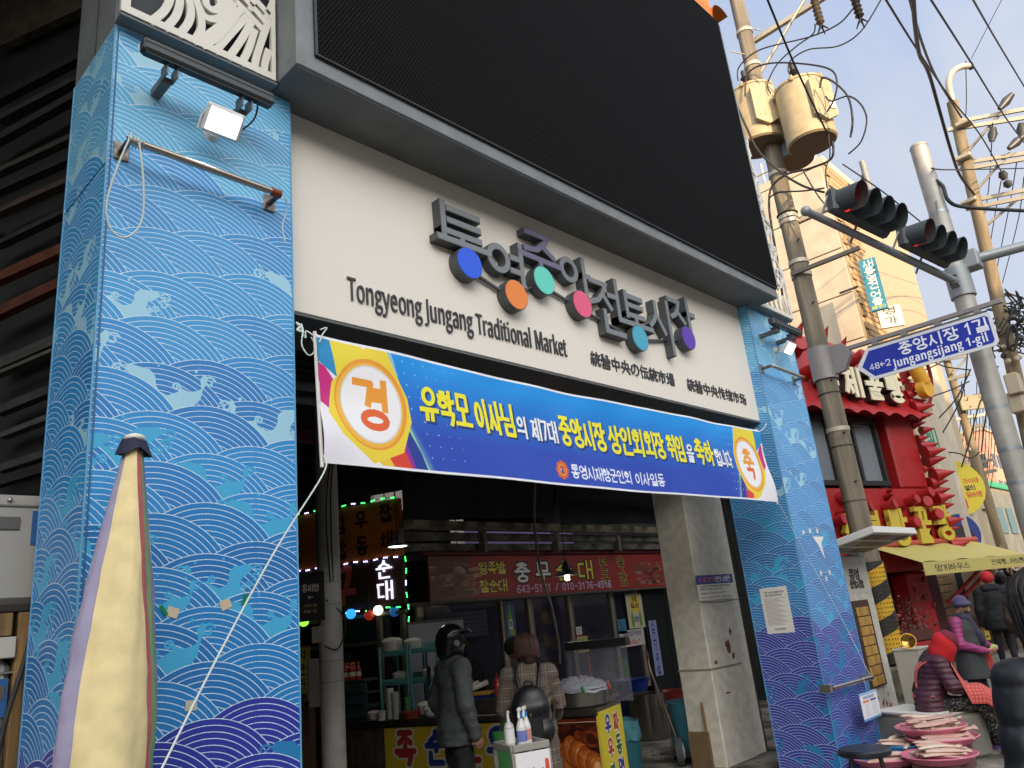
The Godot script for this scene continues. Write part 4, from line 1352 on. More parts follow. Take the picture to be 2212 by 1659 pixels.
func hall() -> void:
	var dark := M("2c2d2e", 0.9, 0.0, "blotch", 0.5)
	var t := thing("market_hall", "dark sheet metal roof of the market hall behind the gate", "roof")
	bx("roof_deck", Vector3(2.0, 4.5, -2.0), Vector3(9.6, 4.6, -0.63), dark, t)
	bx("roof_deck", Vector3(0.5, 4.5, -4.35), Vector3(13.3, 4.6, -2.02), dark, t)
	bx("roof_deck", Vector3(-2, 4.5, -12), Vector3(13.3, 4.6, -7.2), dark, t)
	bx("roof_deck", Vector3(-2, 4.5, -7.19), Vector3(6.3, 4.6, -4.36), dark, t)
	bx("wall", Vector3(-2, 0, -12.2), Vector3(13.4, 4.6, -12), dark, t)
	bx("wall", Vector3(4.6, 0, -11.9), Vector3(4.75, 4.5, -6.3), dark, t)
	for i in 20:
		bx("roof_rib", Vector3(2.2, 4.42, -0.75 - i * 0.18), Vector3(9.5 if i < 7 else 13.0, 4.5, -0.67 - i * 0.18), M("37393a", 0.8), t)
	bx("crossbeam", Vector3(2.1, 4.1, -1.6), Vector3(9.4, 4.4, -1.45), M("3a1f1c", 0.8, 0.0, "blotch", 1.0), t)
	var rb := qz("6", 2133, 40, -3.0)
	bx("crossbeam", Vector3(3.5, 3.62, -3.2), Vector3(13, 3.74, -3.08), M("5b1d1a", 0.8), t)
	for e in [[3.75, -2.0], [3.78, -2.45], [3.9, -2.8]]:
		part("pipe", MB.new().cyl(Vector3(2.4, e[0], e[1]), Vector3(6.2, e[0] + 0.1, e[1]), 0.045, 0.045, 10), M("6d6f74", 0.6), t)
	bx("wall", Vector3(13.3, 0, -12), Vector3(13.42, 4.5, -2.3), M("30302f", 0.9), t)
	# drop cloths hung above the restaurant, with gaps of daylight between them
	for e in [["b", 0, 40, 415, 440, "222427"], ["b", 600, 30, 1640, 400, "1d1e20"]]:
		var a := qz(e[0], e[1], e[2], -4.0) if e[1] > 0 else qz("6", 1360, 240, -4.0)
		var b := qz(e[0], e[3], e[4], -4.0)
		var c := thing("tarpaulin", "dark tarpaulin hung under the market roof above the %s" % ("pendant lamp cord" if e[1] == 0 else "red restaurant sign"), "tarpaulin")
		part("cloth", MB.new().grid(20, 6, func(u: float, v: float) -> Vector3: return Vector3(lerp(a.x, b.x + (0.9 if e[1] == 0 else 0.6), u) - (0.35 if e[1] == 0 else 0.0), lerp(3.02 + 0.1 * u, 3.66, v), -4.0 + 0.05 * sin(u * 17.0) * (1 - v))), M(e[5], 0.9, 0.0, "blotch", 1.0), c)
	var sl := thing("slatted_wall", "pale slatted wall seen through the gap between the tarpaulins", "wall")
	for i in 9: bx("slat", Vector3(7.6 + i * 0.22, 2.9, -7.0), Vector3(7.78 + i * 0.22, 5.4, -6.9), M("a39a90", 0.8), sl)
	# eaves of the restaurant
	var ev := thing("restaurant_eaves", "weathered cream beams and gutters above the red restaurant sign", "eaves")
	for e in [[2.92, 3.0, -4.1, "8b8069"], [2.8, 2.87, -4.22, "6f6a5e"], [2.68, 2.74, -4.3, "77756f"]]:
		bx("beam", Vector3(5.9, e[0], e[2]), Vector3(12.9, e[1] + 0.03, e[2] + 0.1), M(e[3], 0.8, 0.0, "stain", 0.8), ev)
	bx("beam", Vector3(6.4, 2.63, -4.34), Vector3(12.5, 2.675, -4.26), M("5a1717", 0.7), ev)
	for i in 4: bx("bracket", Vector3(7.3 + i * 1.5, 2.64, -4.19), Vector3(7.36 + i * 1.5, 2.95, -4.08), M("6b675d", 0.8), ev)
	# inner cream column
	var ic := thing("steel_column", "cream steel column with rust, notice about cameras strapped to it", "column")
	var cm := M("dad3c2", 0.6, 0.0, "mild", 1.2)
	bx("shaft", Vector3(7.88, 0.0, -1.72), Vector3(8.55, 4.4, -1.3), cm, ic, 0.012)
	bx("flange", Vector3(8.554, 0.0, -1.8), Vector3(8.82, 4.4, -1.33), M("d4cdbf", 0.6, 0.0, "mild", 1.0), ic, 0.01)
	bx("joint", Vector3(7.875, 0.98, -1.725), Vector3(8.552, 1.0, -1.294), M("8d8069", 0.7), ic)
	for r in [[8.32, 1.2, 0.14, 0.2], [8.42, 1.35, 0.07, 0.12], [8.15, 0.72, 0.16, 0.03], [8.0, 1.05, 0.08, 0.06], [8.4, 1.08, 0.08, 0.1]]:
		var p := PackedVector2Array()
		for i in 11: p.append(Vector2(r[0] + cos(TAU * i / 11) * r[2] * 0.5 * rng.randf_range(0.4, 1.0), r[1] + sin(TAU * i / 11) * r[3] * 0.5 * rng.randf_range(0.4, 1.0)))
		part("rust_patch", MB.new().prism(p, 0.0015, -1.2995), M("8a5a30", 0.9, 0.0, "blotch", 6.0), ic)
	var im := blank(330, 300, C("d6d0c2"))
	im.fill_rect(Rect2i(0, 0, 330, 110), C("27357f"))
	itext(im, "CCTV", 24, 30, 52, 52, 8, C("cf4a3c"), 0.14)
	itext(im, "안내문", 172, 24, 42, 62, 6, C("e8e6e0"), 0.12)
	for i in 2: itext(im, ["시설물안전관리및범죄예방을위해", "를시간운영하고있습니다"][i], 20, 122 + i * 34, 16, 24, 2.4, C("3a3530"), 0.12)
	itext(im, "24", 30, 156, 16, 24, 2.6, C("b5382e"), 0.12)
	itext(im, "촬영범위 통영중앙시장전지역", 20, 208, 15, 20, 2.2, C("4a443c"), 0.14)
	itext(im, "관리자 상인회장 TEL:649-5225", 20, 256, 15, 20, 2.2, C("4a443c"), 0.14)
	var n := thing("camera_notice", "white and blue camera notice strapped round the cream column", "notice")
	var na := qz("b", 1738, 760, -1.28)
	var nb := qz("b", 2030, 715, -1.28)
	var nl := qz("b", 1765, 970, -1.28)
	sheet("board", Vector3(na.x, 0, -1.285), Vector3(nb.x, 0, -1.285), nl.y, na.y, printed(im), n)
	part("cable_tie", MB.new().tube([Vector3(7.87, 1.7, -1.28), Vector3(8.2, 1.68, -1.27), Vector3(8.83, 1.7, -1.28)], 0.004, 5), M("2a2a28"), n)
	tag(part("black_cable", MB.new().tube(curve([Vector3(8.86, 4.3, -1.3), Vector3(8.86, 3.0, -1.32), Vector3(8.88, 2.0, -1.3), Vector3(8.87, 0.9, -1.3)], 4), 0.012, 6), M("1b1b1c", 0.6), self), "black cable running down beside the cream column", "cable")
	bx("base_strip", Vector3(8.825, 0, -1.4), Vector3(8.87, 0.95, -1.34), M("2d2723", 0.8), ic)

func restaurant() -> void:
	var z := -4.5
	var t := thing("restaurant", "dark restaurant front with aluminium framed sliding glass doors", "shop front")
	var al := M("8b8273", 0.45, 0.5)
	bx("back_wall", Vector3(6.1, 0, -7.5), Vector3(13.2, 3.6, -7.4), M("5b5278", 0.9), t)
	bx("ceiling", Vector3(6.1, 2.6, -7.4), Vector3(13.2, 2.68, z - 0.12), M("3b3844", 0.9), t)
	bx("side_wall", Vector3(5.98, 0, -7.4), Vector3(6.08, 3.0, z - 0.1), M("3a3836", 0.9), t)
	bx("lintel", Vector3(6.3, 2.02, z - 0.08), Vector3(12.9, 2.07, z + 0.0), al, t)
	bx("sill", Vector3(6.3, 0.42, z - 0.08), Vector3(10.4, 0.5, z + 0.02), M("77706a", 0.6), t)
	bx("dado", Vector3(6.3, 0.0, z - 0.06), Vector3(10.4, 0.415, z - 0.01), M("4c4438", 0.8), t)
	var gl := glass("30303c", 0.32)
	var posts := []
	for x in [145.0, 370.0, 700.0, 1045.0]: posts.append(qz("b", x + 12, 1000, z).x)
	posts.push_front(6.45)
	posts.append(11.15)
	for i in posts.size():
		bx("door_post", Vector3(posts[i] - 0.035, 0.505, z - 0.05), Vector3(posts[i] + 0.035, 2.015, z + 0.01), al, t, 0.006)
		bx("door_post", Vector3(posts[i] + 0.04, 0.505, z - 0.06), Vector3(posts[i] + 0.075, 2.015, z + 0.0), M("6f675b", 0.45, 0.5), t)
		if i < posts.size() - 1:
			bx("pane", Vector3(posts[i] + 0.08, 0.51, z - 0.035), Vector3(posts[i + 1] - 0.04, 2.012, z - 0.03), gl, t)
	bx("dark_door", Vector3(11.3, 0, z - 0.05), Vector3(13.3, 2.6, z - 0.0), M("1d2021", 0.35), t)
	for x in [11.95, 12.6]: bx("door_joint", Vector3(x, 0.02, z + 0.001), Vector3(x + 0.02, 2.0, z + 0.012), M("0f1011"), t)
	# the red sign
	var im := blank(1200, 132, C("8c2a26"))
	im.fill_rect(Rect2i(0, 0, 150, 132), C("6b4436"))
	for i in 60: fdisc(im, Vector2(rng.randf_range(10, 190), rng.randf_range(20, 125)), rng.randf_range(6, 22), [C("a98878"), C("7c5546"), C("8f6a58"), C("573329")][i % 4], rng.randf_range(3, 9))
	for i in 60: fdisc(im, Vector2(rng.randf_range(960, 1140), rng.randf_range(35, 120)), rng.randf_range(6, 22), [C("4a2a22"), C("7c4a3c"), C("65402f"), C("8b6a56")][i % 4], rng.randf_range(3, 8))
	for e in [["왕족발", 190, 22, 34, 36], ["찰순대", 190, 78, 34, 36]]:
		itext(im, e[0], e[1], e[2], e[3], e[4], 9, C("201a10"), 0.15)
		itext(im, e[0], e[1], e[2], e[3], e[4], 5, C("d9c94e"), 0.15)
	for e in [["충무", 345, 28, 62, 58, "dfe2e2"], ["순대", 540, 26, 72, 60, "d8c93c"], ["편", 770, 14, 40, 44, "191512"], ["국", 772, 72, 40, 44, "191512"], ["육", 872, 14, 40, 44, "191512"], ["밥", 874, 72, 40, 44, "191512"]]:
		var big: bool = e[3] > 50
		itext(im, e[0], e[1], e[2], e[3], e[4], 18.0 if big else 8.0, C("17120f") if big else C("cfc050"), 0.55)
		itext(im, e[0], e[1], e[2], e[3], e[4], 9.0 if big else 5.0, C(e[5]), 0.55)
	itext(im, "643-5171 / 010-3176-4516", 345, 98, 26, 26, 4, C("b9b2d4"), 0.16)
	var sg := thing("restaurant_sign", "long red restaurant sign with white and yellow Korean words and phone numbers", "sign")
	sheet("board", Vector3(6.5, 0, z + 0.16), Vector3(12.0, 0, z + 0.16), 2.06, 2.62, printed(im), sg, 0.03)
	bx("frame", Vector3(6.48, 2.03, z + 0.13), Vector3(12.02, 2.055, z + 0.2), M("55514b"), sg)
	# things on the glass
	for e in [["menu_poster", "b", 760, 960, 870, 1380, "a39a5c", "yellow food notice stuck on the restaurant door"], ["smoking_notice", "b", 760, 1180, 815, 1255, "c8c4bd", "small white no smoking sticker with red band on the restaurant door"], ["beer_poster", "b", 170, 970, 280, 1260, "39506b", "beer poster with a green bottle on the restaurant window"], ["takeaway_poster", "b", 1160, 910, 1330, 1180, "b0a88e", "framed takeaway poster with two green bottles hung on the door"], ["blue_notice", "b", 1095, 1120, 1180, 1230, "2f6f8e", "blue licence plate sticker beside the takeaway poster"], ["brush_banner", "b", 1350, 1130, 1480, 1570, "7b80a8", "pale cloth strip with brush written dish name at the dark doorway"], ["licence_plate", "b", 1110, 1215, 1330, 1320, "a8a29b", "white strip notice with red writing across the restaurant door"]]:
		var a := qz(e[1], e[2], e[3], z + 0.02)
		var b := qz(e[1], e[4], e[5], z + 0.02)
		if e[0] == "menu_poster": a = qz("b", 765, 1262, z + 0.02)
		var pm := blank(96, 128, C(e[6]))
		match e[0]:
			"beer_poster":
				fpoly(pm, PackedVector2Array([Vector2(44, 6), Vector2(56, 6), Vector2(58, 36), Vector2(68, 56), Vector2(68, 120), Vector2(30, 120), Vector2(30, 56), Vector2(42, 36)]), C("5f8f2c"))
				pm.fill_rect(Rect2i(30, 66, 38, 34), C("cfd6d2"))
				itext(pm, "참이", 36, 70, 12, 22, 3, C("23302a"))
				itext(pm, "라", 60, 104, 18, 18, 3, C("c8a23a"))
			"takeaway_poster":
				pm.fill_rect(Rect2i(22, 8, 56, 60), C("c0a83a"))
				itext(pm, "포장", 34, 14, 14, 16, 3, C("2c2418"))
				itext(pm, "됩니다", 26, 38, 14, 16, 3, C("2c2418"))
				for x in [18, 66]: fpoly(pm, PackedVector2Array([Vector2(x + 5, 66), Vector2(x + 11, 66), Vector2(x + 16, 88), Vector2(x + 16, 122), Vector2(x, 122), Vector2(x, 88)]), C("5a8430"))
				itext(pm, "대선", 38, 86, 12, 18, 3, C("2b4a8a"))
			"smoking_notice":
				fdisc(pm, Vector2(48, 52), 34, C("2b2926"))
				fdisc(pm, Vector2(48, 52), 27, C("c8c4bd"))
				fline(pm, PackedVector2Array([Vector2(28, 72), Vector2(68, 32)]), 7, C("2b2926"))
				pm.fill_rect(Rect2i(0, 100, 96, 28), C("8f2a26"))
			"brush_banner":
				for i in 5: itext(pm, "소고기국밥".substr(i, 1), 30, 4 + i * 25, 36, 19, 3.4, C("1c2140"))
			"licence_plate":
				itext(pm, "일반음식점", 14, 12, 12, 34, 3, C("4d4a66"), 0.2)
				itext(pm, "AO/", 30, 78, 20, 36, 4, C("b0403a"), 0.2)
			_:
				for i in 9: pm.fill_rect(Rect2i(12, 20 + i * 11, 72 - (i * 17) % 30, 4), C(e[6]).darkened(0.5))
		var p := thing(e[0], e[7], "poster")
		sheet("print", Vector3(a.x, 0, z + 0.02), Vector3(b.x, 0, z + 0.02), b.y, a.y, printed(pm), p)
	# pendant lamps
	for e in [["b", 690, 760, -3.2, 1.0, "enamel pendant lamp with a lit bulb before the red restaurant sign"], ["6", 1105, 600, -3.4, 0.5, "small pendant lamp with a lit disc beside the orange stall sign"]]:
		var p := qz(e[0], e[1], e[2], e[3])
		var l := thing("pendant_lamp", e[5], "lamp", "pendant lamps under the market roof", p)
		part("shade", MB.new().lathe([Vector2(0.16, 0.0), Vector2(0.155, 0.02), Vector2(0.06, 0.075), Vector2(0.05, 0.14), Vector2(0.035, 0.18), Vector2(0.0, 0.185)] if e[4] == 1.0 else [Vector2(0.12, 0.0), Vector2(0.11, 0.02), Vector2(0.03, 0.06), Vector2(0, 0.07)], 24), M("3b3c3c", 0.4, 0.5), l)
		if e[4] == 1.0: part("bulb", MB.new().cyl(Vector3(0, -0.06, 0), Vector3(0, 0.04, 0), 0.032, 0.032, 14), glow("fff0d8", 3.0), l)
		else: part("bulb", MB.new().cyl(Vector3(0, 0.004, 0), Vector3(0, 0.012, 0), 0.1, 0.1, 20), glow("f4f2ea", 3.0), l)
		part("cord", MB.new().cyl(Vector3(0, 0.17, 0) if e[4] == 1.0 else Vector3(0, 0.065, 0), Vector3(0, 4.42 - p.y, 0), 0.006, 0.006, 6), M("232323"), l)
		lamp(l, Vector3(0, -0.09, 0), Color(1, 0.92, 0.8), 0.05 * e[4])
	var h := thing("hanging_hose", "pale hose hanging down behind the woman with the backpack", "hose")
	part("hose", MB.new().tube(curve([qz("b", 430, 0, -3.0), qz("b", 425, 330, -3.0), qz("b", 470, 700, -2.9), qz("b", 560, 1000, -2.9), qz("b", 620, 1300, -2.9), qz("b", 632, 1480, -2.9)], 6), 0.016, 8), M("6f6a60", 0.7), h)
	var tb := thing("tube_light", "short lit tube light inside the restaurant doorway", "lamp")
	var tp := qz("b", 1392, 882, -5.2)
	part("tube", MB.new().cyl(tp - Vector3(0.22, 0, 0), tp + Vector3(0.22, 0, 0), 0.02, 0.02, 8), glow("eef2ff", 2.5), tb)
	lamp(tb, tp - Vector3(0, 0.05, 0), Color(0.85, 0.85, 1), 0.05)
	# left of the red sign: a dark blue blind over the window
	var bl := thing("window_blind", "dark blue folded blind under the end of the red sign", "blind")
	for i in 6: bx("slat", Vector3(6.45, 1.86 - i * 0.055, z + 0.1), Vector3(7.5, 1.908 - i * 0.055, z + 0.13 + 0.01 * (i % 2)), M("1d2340", 0.7), bl)

func stall() -> void:
	var z8 := -1.263
	# ---- the shop behind: orange and brown boards along a slanting front
	var A := Vector3(5.35, 0, -5.75)
	var B := Vector3(6.0, 0, -4.15)
	var im := blank(480, 190, C("a55a1c"))
	for i in 40: fdisc(im, Vector2(rng.randf_range(0, 480), rng.randf_range(0, 190)), rng.randf_range(20, 70), [C("a55a1c"), C("9c541b"), C("ab6220")][i % 3], 30)
	for e in [["국", 20, 20], ["밥", 20, 110], ["우", 300, 25], ["동", 300, 112], ["잡", 400, 15], ["채", 400, 105], ["김", 210, 30], ["밥", 210, 115]]: itext(im, e[0], e[1], e[2], 42, 56, 9, C("16120e"), 0.1, true)
	var t := thing("stall_sign_board", "orange upper and brown lower sign boards of the snack stall, edged with lights", "sign")
	sheet("orange_board", A, B, 2.62, 3.32, printed(im), t, 0.05)
	var im2 := blank(480, 150, C("3a1d14"))
	for i in 24: im2.fill_rect(Rect2i(i * 20, 0, 1, 150), C("2a140e"))
	itext(im2, "구", 190, 15, 90, 115, 22, C("c4523c"), 0.1, true)
	itext(im2, "돼지", 10, 20, 60, 100, 16, C("a8442f"), 0.1, true)
	sheet("brown_board", A, B, 2.05, 2.6, printed(im2), t, 0.05)
	var dirv := (B - A).normalized()
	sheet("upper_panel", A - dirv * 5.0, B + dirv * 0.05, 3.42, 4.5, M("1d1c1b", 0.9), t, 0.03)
	var face := dirv.cross(Vector3.UP)
	for i in 2:
		var mb := MB.new()
		letters3d(mb, "순대".substr(i, 1), 0, 0, 0.2, 0.2, 0.022, 0.02)
		var l := part("lit_letter", mb, glow("e4e6ff", 0.6), t)
		l.position = A.lerp(B, 0.79) + Vector3(0, 2.58 - i * 0.25, 0) + face * 0.055
		l.basis = Basis(dirv, Vector3.UP, -dirv.cross(Vector3.UP) * -1.0)
	# light strings
	for run in [[A, B, 3.34, "string of green and white lights along the top of the orange sign"], [A, B, 2.61, "string of white lights between the orange and brown boards"], [A, B, 2.02, "string of green lights under the brown sign board"], [B, B, 0.0, "string of green lights hanging down the stall post"]]:
		var s := thing("light_string", run[3], "light string", "light strings on the snack stall")
		var pts := []
		for i in 13: pts.append((run[0] as Vector3).lerp(run[1], i / 12.0) + Vector3(0, run[2] + 0.012 * sin(i * 2.0), 0) + face * 0.07 if run[2] > 0 else B + dirv * 0.06 + face * 0.1 + Vector3(0.015 * sin(i * 1.7), 2.62 - i * 0.14, 0))
		part("wire", MB.new().tube(pts, 0.004, 5), M("1d201d"), s)
		for i in 12:
			if i % 7 == 5 and run[2] > 0: continue
			var mb := MB.new()
			for k in 3: mb.ball((pts[i] as Vector3).lerp(pts[i + 1], 0.25 + 0.16 * k), Vector3.ONE * 0.009, 6, 4)
			part("led_cluster", mb, glow("b8b4ff" if (run[2] == 2.61 or i % 5 == 2) else "35e060", 3.0), s)
	# lanterns
	for e in [["2a86e6", 668, 1225, 0.9, "blue"], ["c0381a", 838, 1238, 0.15, "dim red"], ["f0f0d8", 922, 1192, 0.8, "white"], ["2a6fc8", 1072, 1205, 0.15, "dim blue"], ["86e83c", 228, 1296, 0.9, "green"]]:
		var p := Q("6", e[1], e[2])
		var d0 := 9.3
		var c := PD(p.x, p.y, d0)
		var l := thing("party_lantern", "%s glowing ball lantern under the stall sign" % e[4], "lantern", "ball lanterns of the snack stall", c)
		part("globe", MB.new().ball(Vector3.ZERO, Vector3.ONE * 0.06, 20, 12), glow(e[0], e[3]), l)
		part("cap", MB.new().cyl(Vector3(0, 0.052, 0), Vector3(0, 0.085, 0), 0.025, 0.02, 10), M("232323"), l)
		part("wire", MB.new().cyl(Vector3(0, 0.085, 0), Vector3(0, 0.26, 0), 0.004, 0.004, 5), M("232323"), l)
	# shop windows behind the counter
	var w := thing("stall_window", "aluminium framed windows of the snack shop behind the counter", "shop front")
	var al := M("6d6458", 0.5, 0.4)
	for y in [1.98, 1.66, 0.95]: sheet("rail", A + face * 0.01, B + face * 0.01, y - 0.04, y, al, w, 0.05)
	for f in [0.02, 0.45, 0.78, 0.97]: sheet("stile", A.lerp(B, f) - dirv * 0.025, A.lerp(B, f) + dirv * 0.025, 0.0, 1.93, al, w, 0.07)
	for f in [[0.035, 0.435], [0.465, 0.765], [0.795, 0.955]]: sheet("pane", A.lerp(B, f[0]), A.lerp(B, f[1]), 1.0, 1.62, glass("202028", 0.4), w, 0.006)
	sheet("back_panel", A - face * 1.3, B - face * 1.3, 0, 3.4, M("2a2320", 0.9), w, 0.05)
	sheet("lower_panel", A, B, 0.0, 0.9, M("4a443c", 0.8), w, 0.04)
	# fridge behind the glass
	var fr := thing("drinks_fridge", "drinks fridge with blue and white top panel behind the stall window", "fridge")
	var fa := A.lerp(B, 0.3) - face * 0.5
	var fb := A.lerp(B, 0.74) - face * 0.5
	sheet("body", fa, fb, 0.0, 1.6, M("23262a", 0.4), fr, 0.05)
	var fi := blank(220, 60, C("9fb0c2"))
	fpoly(fi, PackedVector2Array([Vector2(0, 40), Vector2(110, 8), Vector2(220, 20), Vector2(120, 24), Vector2(30, 60), Vector2(0, 60)]), C("2a5fae"))
	itext(fi, "AO", 60, 20, 30, 30, 4, C("2a3f8e"))
	itext(fi, "LL", 130, 20, 34, 30, 5, C("b03038"))
	sheet("top_panel", fa + face * 0.06, fb + face * 0.06, 1.36, 1.56, printed(fi), fr, 0.01)
	# round white column with a direction sign
	var cp := PD(712, 1300, 7.0)
	var col := thing("round_column", "off-white round column with cables, meter boxes and straps", "column")
	part("shaft", MB.new().cyl(Vector3(cp.x, 0, cp.z), Vector3(cp.x, 4.45, cp.z), 0.105, 0.105, 24), M("b5b0a6", 0.7, 0.0, "mild", 1.2), col)
	for y in [1.35, 1.52, 2.0, 2.2]: part("strap", MB.new().cyl(Vector3(cp.x, y, cp.z), Vector3(cp.x, y + 0.012, cp.z), 0.109, 0.109, 20), M("8f8f8f", 0.4, 0.6), col)
	var lf := Vector3(-0.68, 0, -0.7)
	part("meter_box", MB.new().cbox(Vector3(cp.x, 1.36, cp.z) + lf * 0.15, Vector3(0.12, 0.4, 0.1), 0.008, Basis(Vector3.UP, 0.8)), M("6b675e", 0.6), col)
	part("switch_box", MB.new().cbox(Vector3(cp.x, 1.76, cp.z) + lf * 0.13 + Vector3(-0.03, 0, 0.06), Vector3(0.1, 0.14, 0.08), 0.006, Basis(Vector3.UP, 0.8)), M("7a766c", 0.6), col)
	part("cable", MB.new().tube(curve([Vector3(cp.x - 0.08, 2.05, cp.z + 0.07), Vector3(cp.x + 0.06, 1.9, cp.z + 0.12), Vector3(cp.x + 0.07, 1.75, cp.z + 0.12), Vector3(cp.x - 0.02, 1.62, cp.z + 0.13), Vector3(cp.x - 0.12, 1.66, cp.z + 0.08)], 5), 0.007, 6), M("1a1a1a"), col)
	for i in 2: part("cable", MB.new().tube(curve([Vector3(cp.x - 0.05 + i * 0.03, 2.2, cp.z + 0.1), Vector3(cp.x - 0.08 + i * 0.05, 2.8, cp.z + 0.11), Vector3(cp.x - 0.02 + i * 0.03, 3.3, cp.z + 0.11), Vector3(cp.x + 0.2, 4.2, cp.z + 0.1)], 4), 0.006, 6), M("1f1f1f"), col)
	var di := blank(120, 200, C("1b1715"))
	itext(di, "통제영", 22, 50, 22, 30, 3, C("c9c6be"), 0.15)
	itext(di, "<", 46, 92, 40, 22, 3, C("c9c6be"))
	for i in 2: itext(di, ["세병관실", "충렬사길"][i], 26, 130 + i * 24, 13, 12, 1.6, C("9a8a5a"), 0.15)
	var ds := thing("direction_sign", "small black direction sign with white writing and arrow on the round column", "sign")
	var rr := Vector3(0.70, 0, 0.71)
	sheet("plate", Vector3(cp.x, 0, cp.z) + face * 0.14 - rr * 0.2, Vector3(cp.x, 0, cp.z) + face * 0.14 + rr * 0.04, 1.88, 2.3, printed(di), ds, 0.012)
	# yellow menu and small things seen between the pillar and the column
	var ym := blank(70, 200, C("b0a23c"))
	for i in 4: itext(ym, "떡만라면".substr(i, 1), 20, 12 + i * 46, 30, 32, 4, C("1d1a12"))
	fline(ym, PackedVector2Array([Vector2(2, 2), Vector2(68, 2), Vector2(68, 198), Vector2(2, 198)]), 5, C("a03a24"), true)
	var yp := qd("8", 255, 780, 7.2)
	var yt := thing("yellow_menu_board", "narrow yellow menu board with red border beside the round column", "sign")
	sheet("board", yp - rr * 0.11, yp + rr * 0.05, yp.y - 0.28, yp.y + 0.28, printed(ym), yt, 0.01)
	var wt := thing("wooden_stand", "low wooden stand in the gap beside the round column", "stand")
	var wp := qd("8", 270, 1150, 7.1)
	part("top", MB.new().cbox(wp + Vector3(-0.06, 0.12, -0.06), Vector3(0.3, 0.03, 0.3), 0.004, Basis(Vector3.UP, 0.8)), M("7a5230", 0.7, 0.0, "wood", 1.0), wt)
	part("box", MB.new().cbox(Vector3(wp.x - 0.06, (wp.y + 0.1) / 2, wp.z - 0.06), Vector3(0.26, wp.y + 0.1, 0.26), 0.004, Basis(Vector3.UP, 0.8)), M("4c3220", 0.7), wt)
	# ---- the counter, in its own frame: x along the front, z out to the customers
	var O := Vector3(4.99, 0, -4.42)
	var t3 := Transform3D(Basis(Vector3.UP, z8), O)
	var c := thing("snack_counter", "long stainless steel snack counter with yellow printed front panels", "counter", "", O, z8)
	var st := M("77736c", 0.3, 0.85, "fine", 1.0)
	bx("worktop", Vector3(-0.1, 0.8, -0.62), Vector3(3.19, 0.86, 0.03), st, c, 0.006)
	bx("carcass", Vector3(-0.08, 0.0, -0.58), Vector3(3.15, 0.798, -0.02), M("3a3632", 0.8), c)
	bx("raised_shelf", Vector3(1.55, 0.862, -0.5), Vector3(2.55, 1.0, -0.02), M("3f3d3b", 0.5, 0.3), c, 0.004)
	for k in 2:
		var d := bx("cabinet_door", Vector3(0.0, 0.05 + k * 0.38, -0.018), Vector3(0.74, 0.4 + k * 0.38, 0.0), M("57493c", 0.7, 0.0, "wood", 0.7), c)
		for i in 8: bx("board_joint", Vector3(0.06 + i * 0.085, 0.06 + k * 0.38, 0.0005), Vector3(0.066 + i * 0.085, 0.39 + k * 0.38, 0.002), M("1f1a15"), d)
		bx("handle", Vector3(0.05, 0.1 + k * 0.38, 0.003), Vector3(0.062, 0.36 + k * 0.38, 0.014), M("a49a8c", 0.4, 0.6), d)
	var pi := blank(460, 200, C("b59b22"))
	var cols := [["족발", "8f2420", 40], ["순대", "202c6e", 145], ["오뎅", "8f2420", 250], ["우짜", "202c6e", 345]]
	for e in cols:
		for k in 2:
			for pass_n in 2: itext(pi, e[0].substr(k, 1), e[2], 14 + k * 96, 62, 76, 26.0 if pass_n == 0 else 15.0, C("b9b6ae") if pass_n == 0 else C(e[1]), 0.1, true)
	var yy := MB.new()
	yy.quad(Vector3(0.78, 0.02, 0.002), Vector3(2.42, 0.02, 0.002), Vector3(2.42, 0.78, 0.002), Vector3(0.78, 0.78, 0.002))
	part("yellow_panel", yy, printed(pi, 0.5), c)
	# printed photo of glazed food at the end of the front, and the yellow menu on the end
	var fo := blank(256, 256, C("5a2412"))
	var rg := RandomNumberGenerator.new()
	rg.seed = 11
	for i in 90: fdisc(fo, Vector2(rg.randf_range(0, 256), rg.randf_range(0, 110)), rg.randf_range(10, 30), [C("3a1a0c"), C("5a2410"), C("7a3414"), C("2c1208")][i % 4], rg.randf_range(6, 16))
	for k in 4:   # glazed rolls, sliced across
		var c0: Vector2 = [Vector2(60, 70), Vector2(150, 90), Vector2(40, 160), Vector2(130, 190)][k]
		for i in 11:
			var q := c0 + Vector2(i * 9.0, i * 6.0 + 3 * sin(i * 1.3))
			fdisc(fo, q, 30, C("6a2a0e"), 44)
			fdisc(fo, q + Vector2(-2, -2), 27, [C("a4521c"), C("b4652a"), C("94461a")][i % 3], 40)
			fdisc(fo, q + Vector2(-8, -16), 11, [C("c98a4c"), C("d8a468"), C("b87438")][i % 3], 12)
			if i % 3 == 0: fdisc(fo, q + Vector2(-4, -26), 6, C("ecd2a8"), 3)
	fpoly(fo, PackedVector2Array([Vector2(0, 256), Vector2(60, 240), Vector2(256, 210), Vector2(256, 256)]), C("34160c"))
	fline(fo, PackedVector2Array([Vector2(8, 10), Vector2(246, 10), Vector2(246, 246), Vector2(8, 246)]), 2.5, C("c9b7a0"), true)
	var ph := MB.new()
	ph.quad(Vector3(2.44, 0.02, 0.002), Vector3(3.19, 0.02, 0.002), Vector3(3.19, 0.78, 0.002), Vector3(2.44, 0.78, 0.002))
	part("food_photo_panel", ph, printed(fo, 0.3), c)
	var si := blank(160, 220, C("c9b62a"))
	for r in 3:
		for k in 2:
			var ch: String = ["우짜", "우동", "라면"][r].substr(k, 1)
			for pass_n in 2: itext(si, ch, 34 + k * 60, 16 + r * 54, 34, 40, 13.0 if pass_n == 0 else 8.0, C("dcd8c4") if pass_n == 0 else C(["24307e", "a03024", "2a5a34"][(r + k) % 3]), 0.1, true)
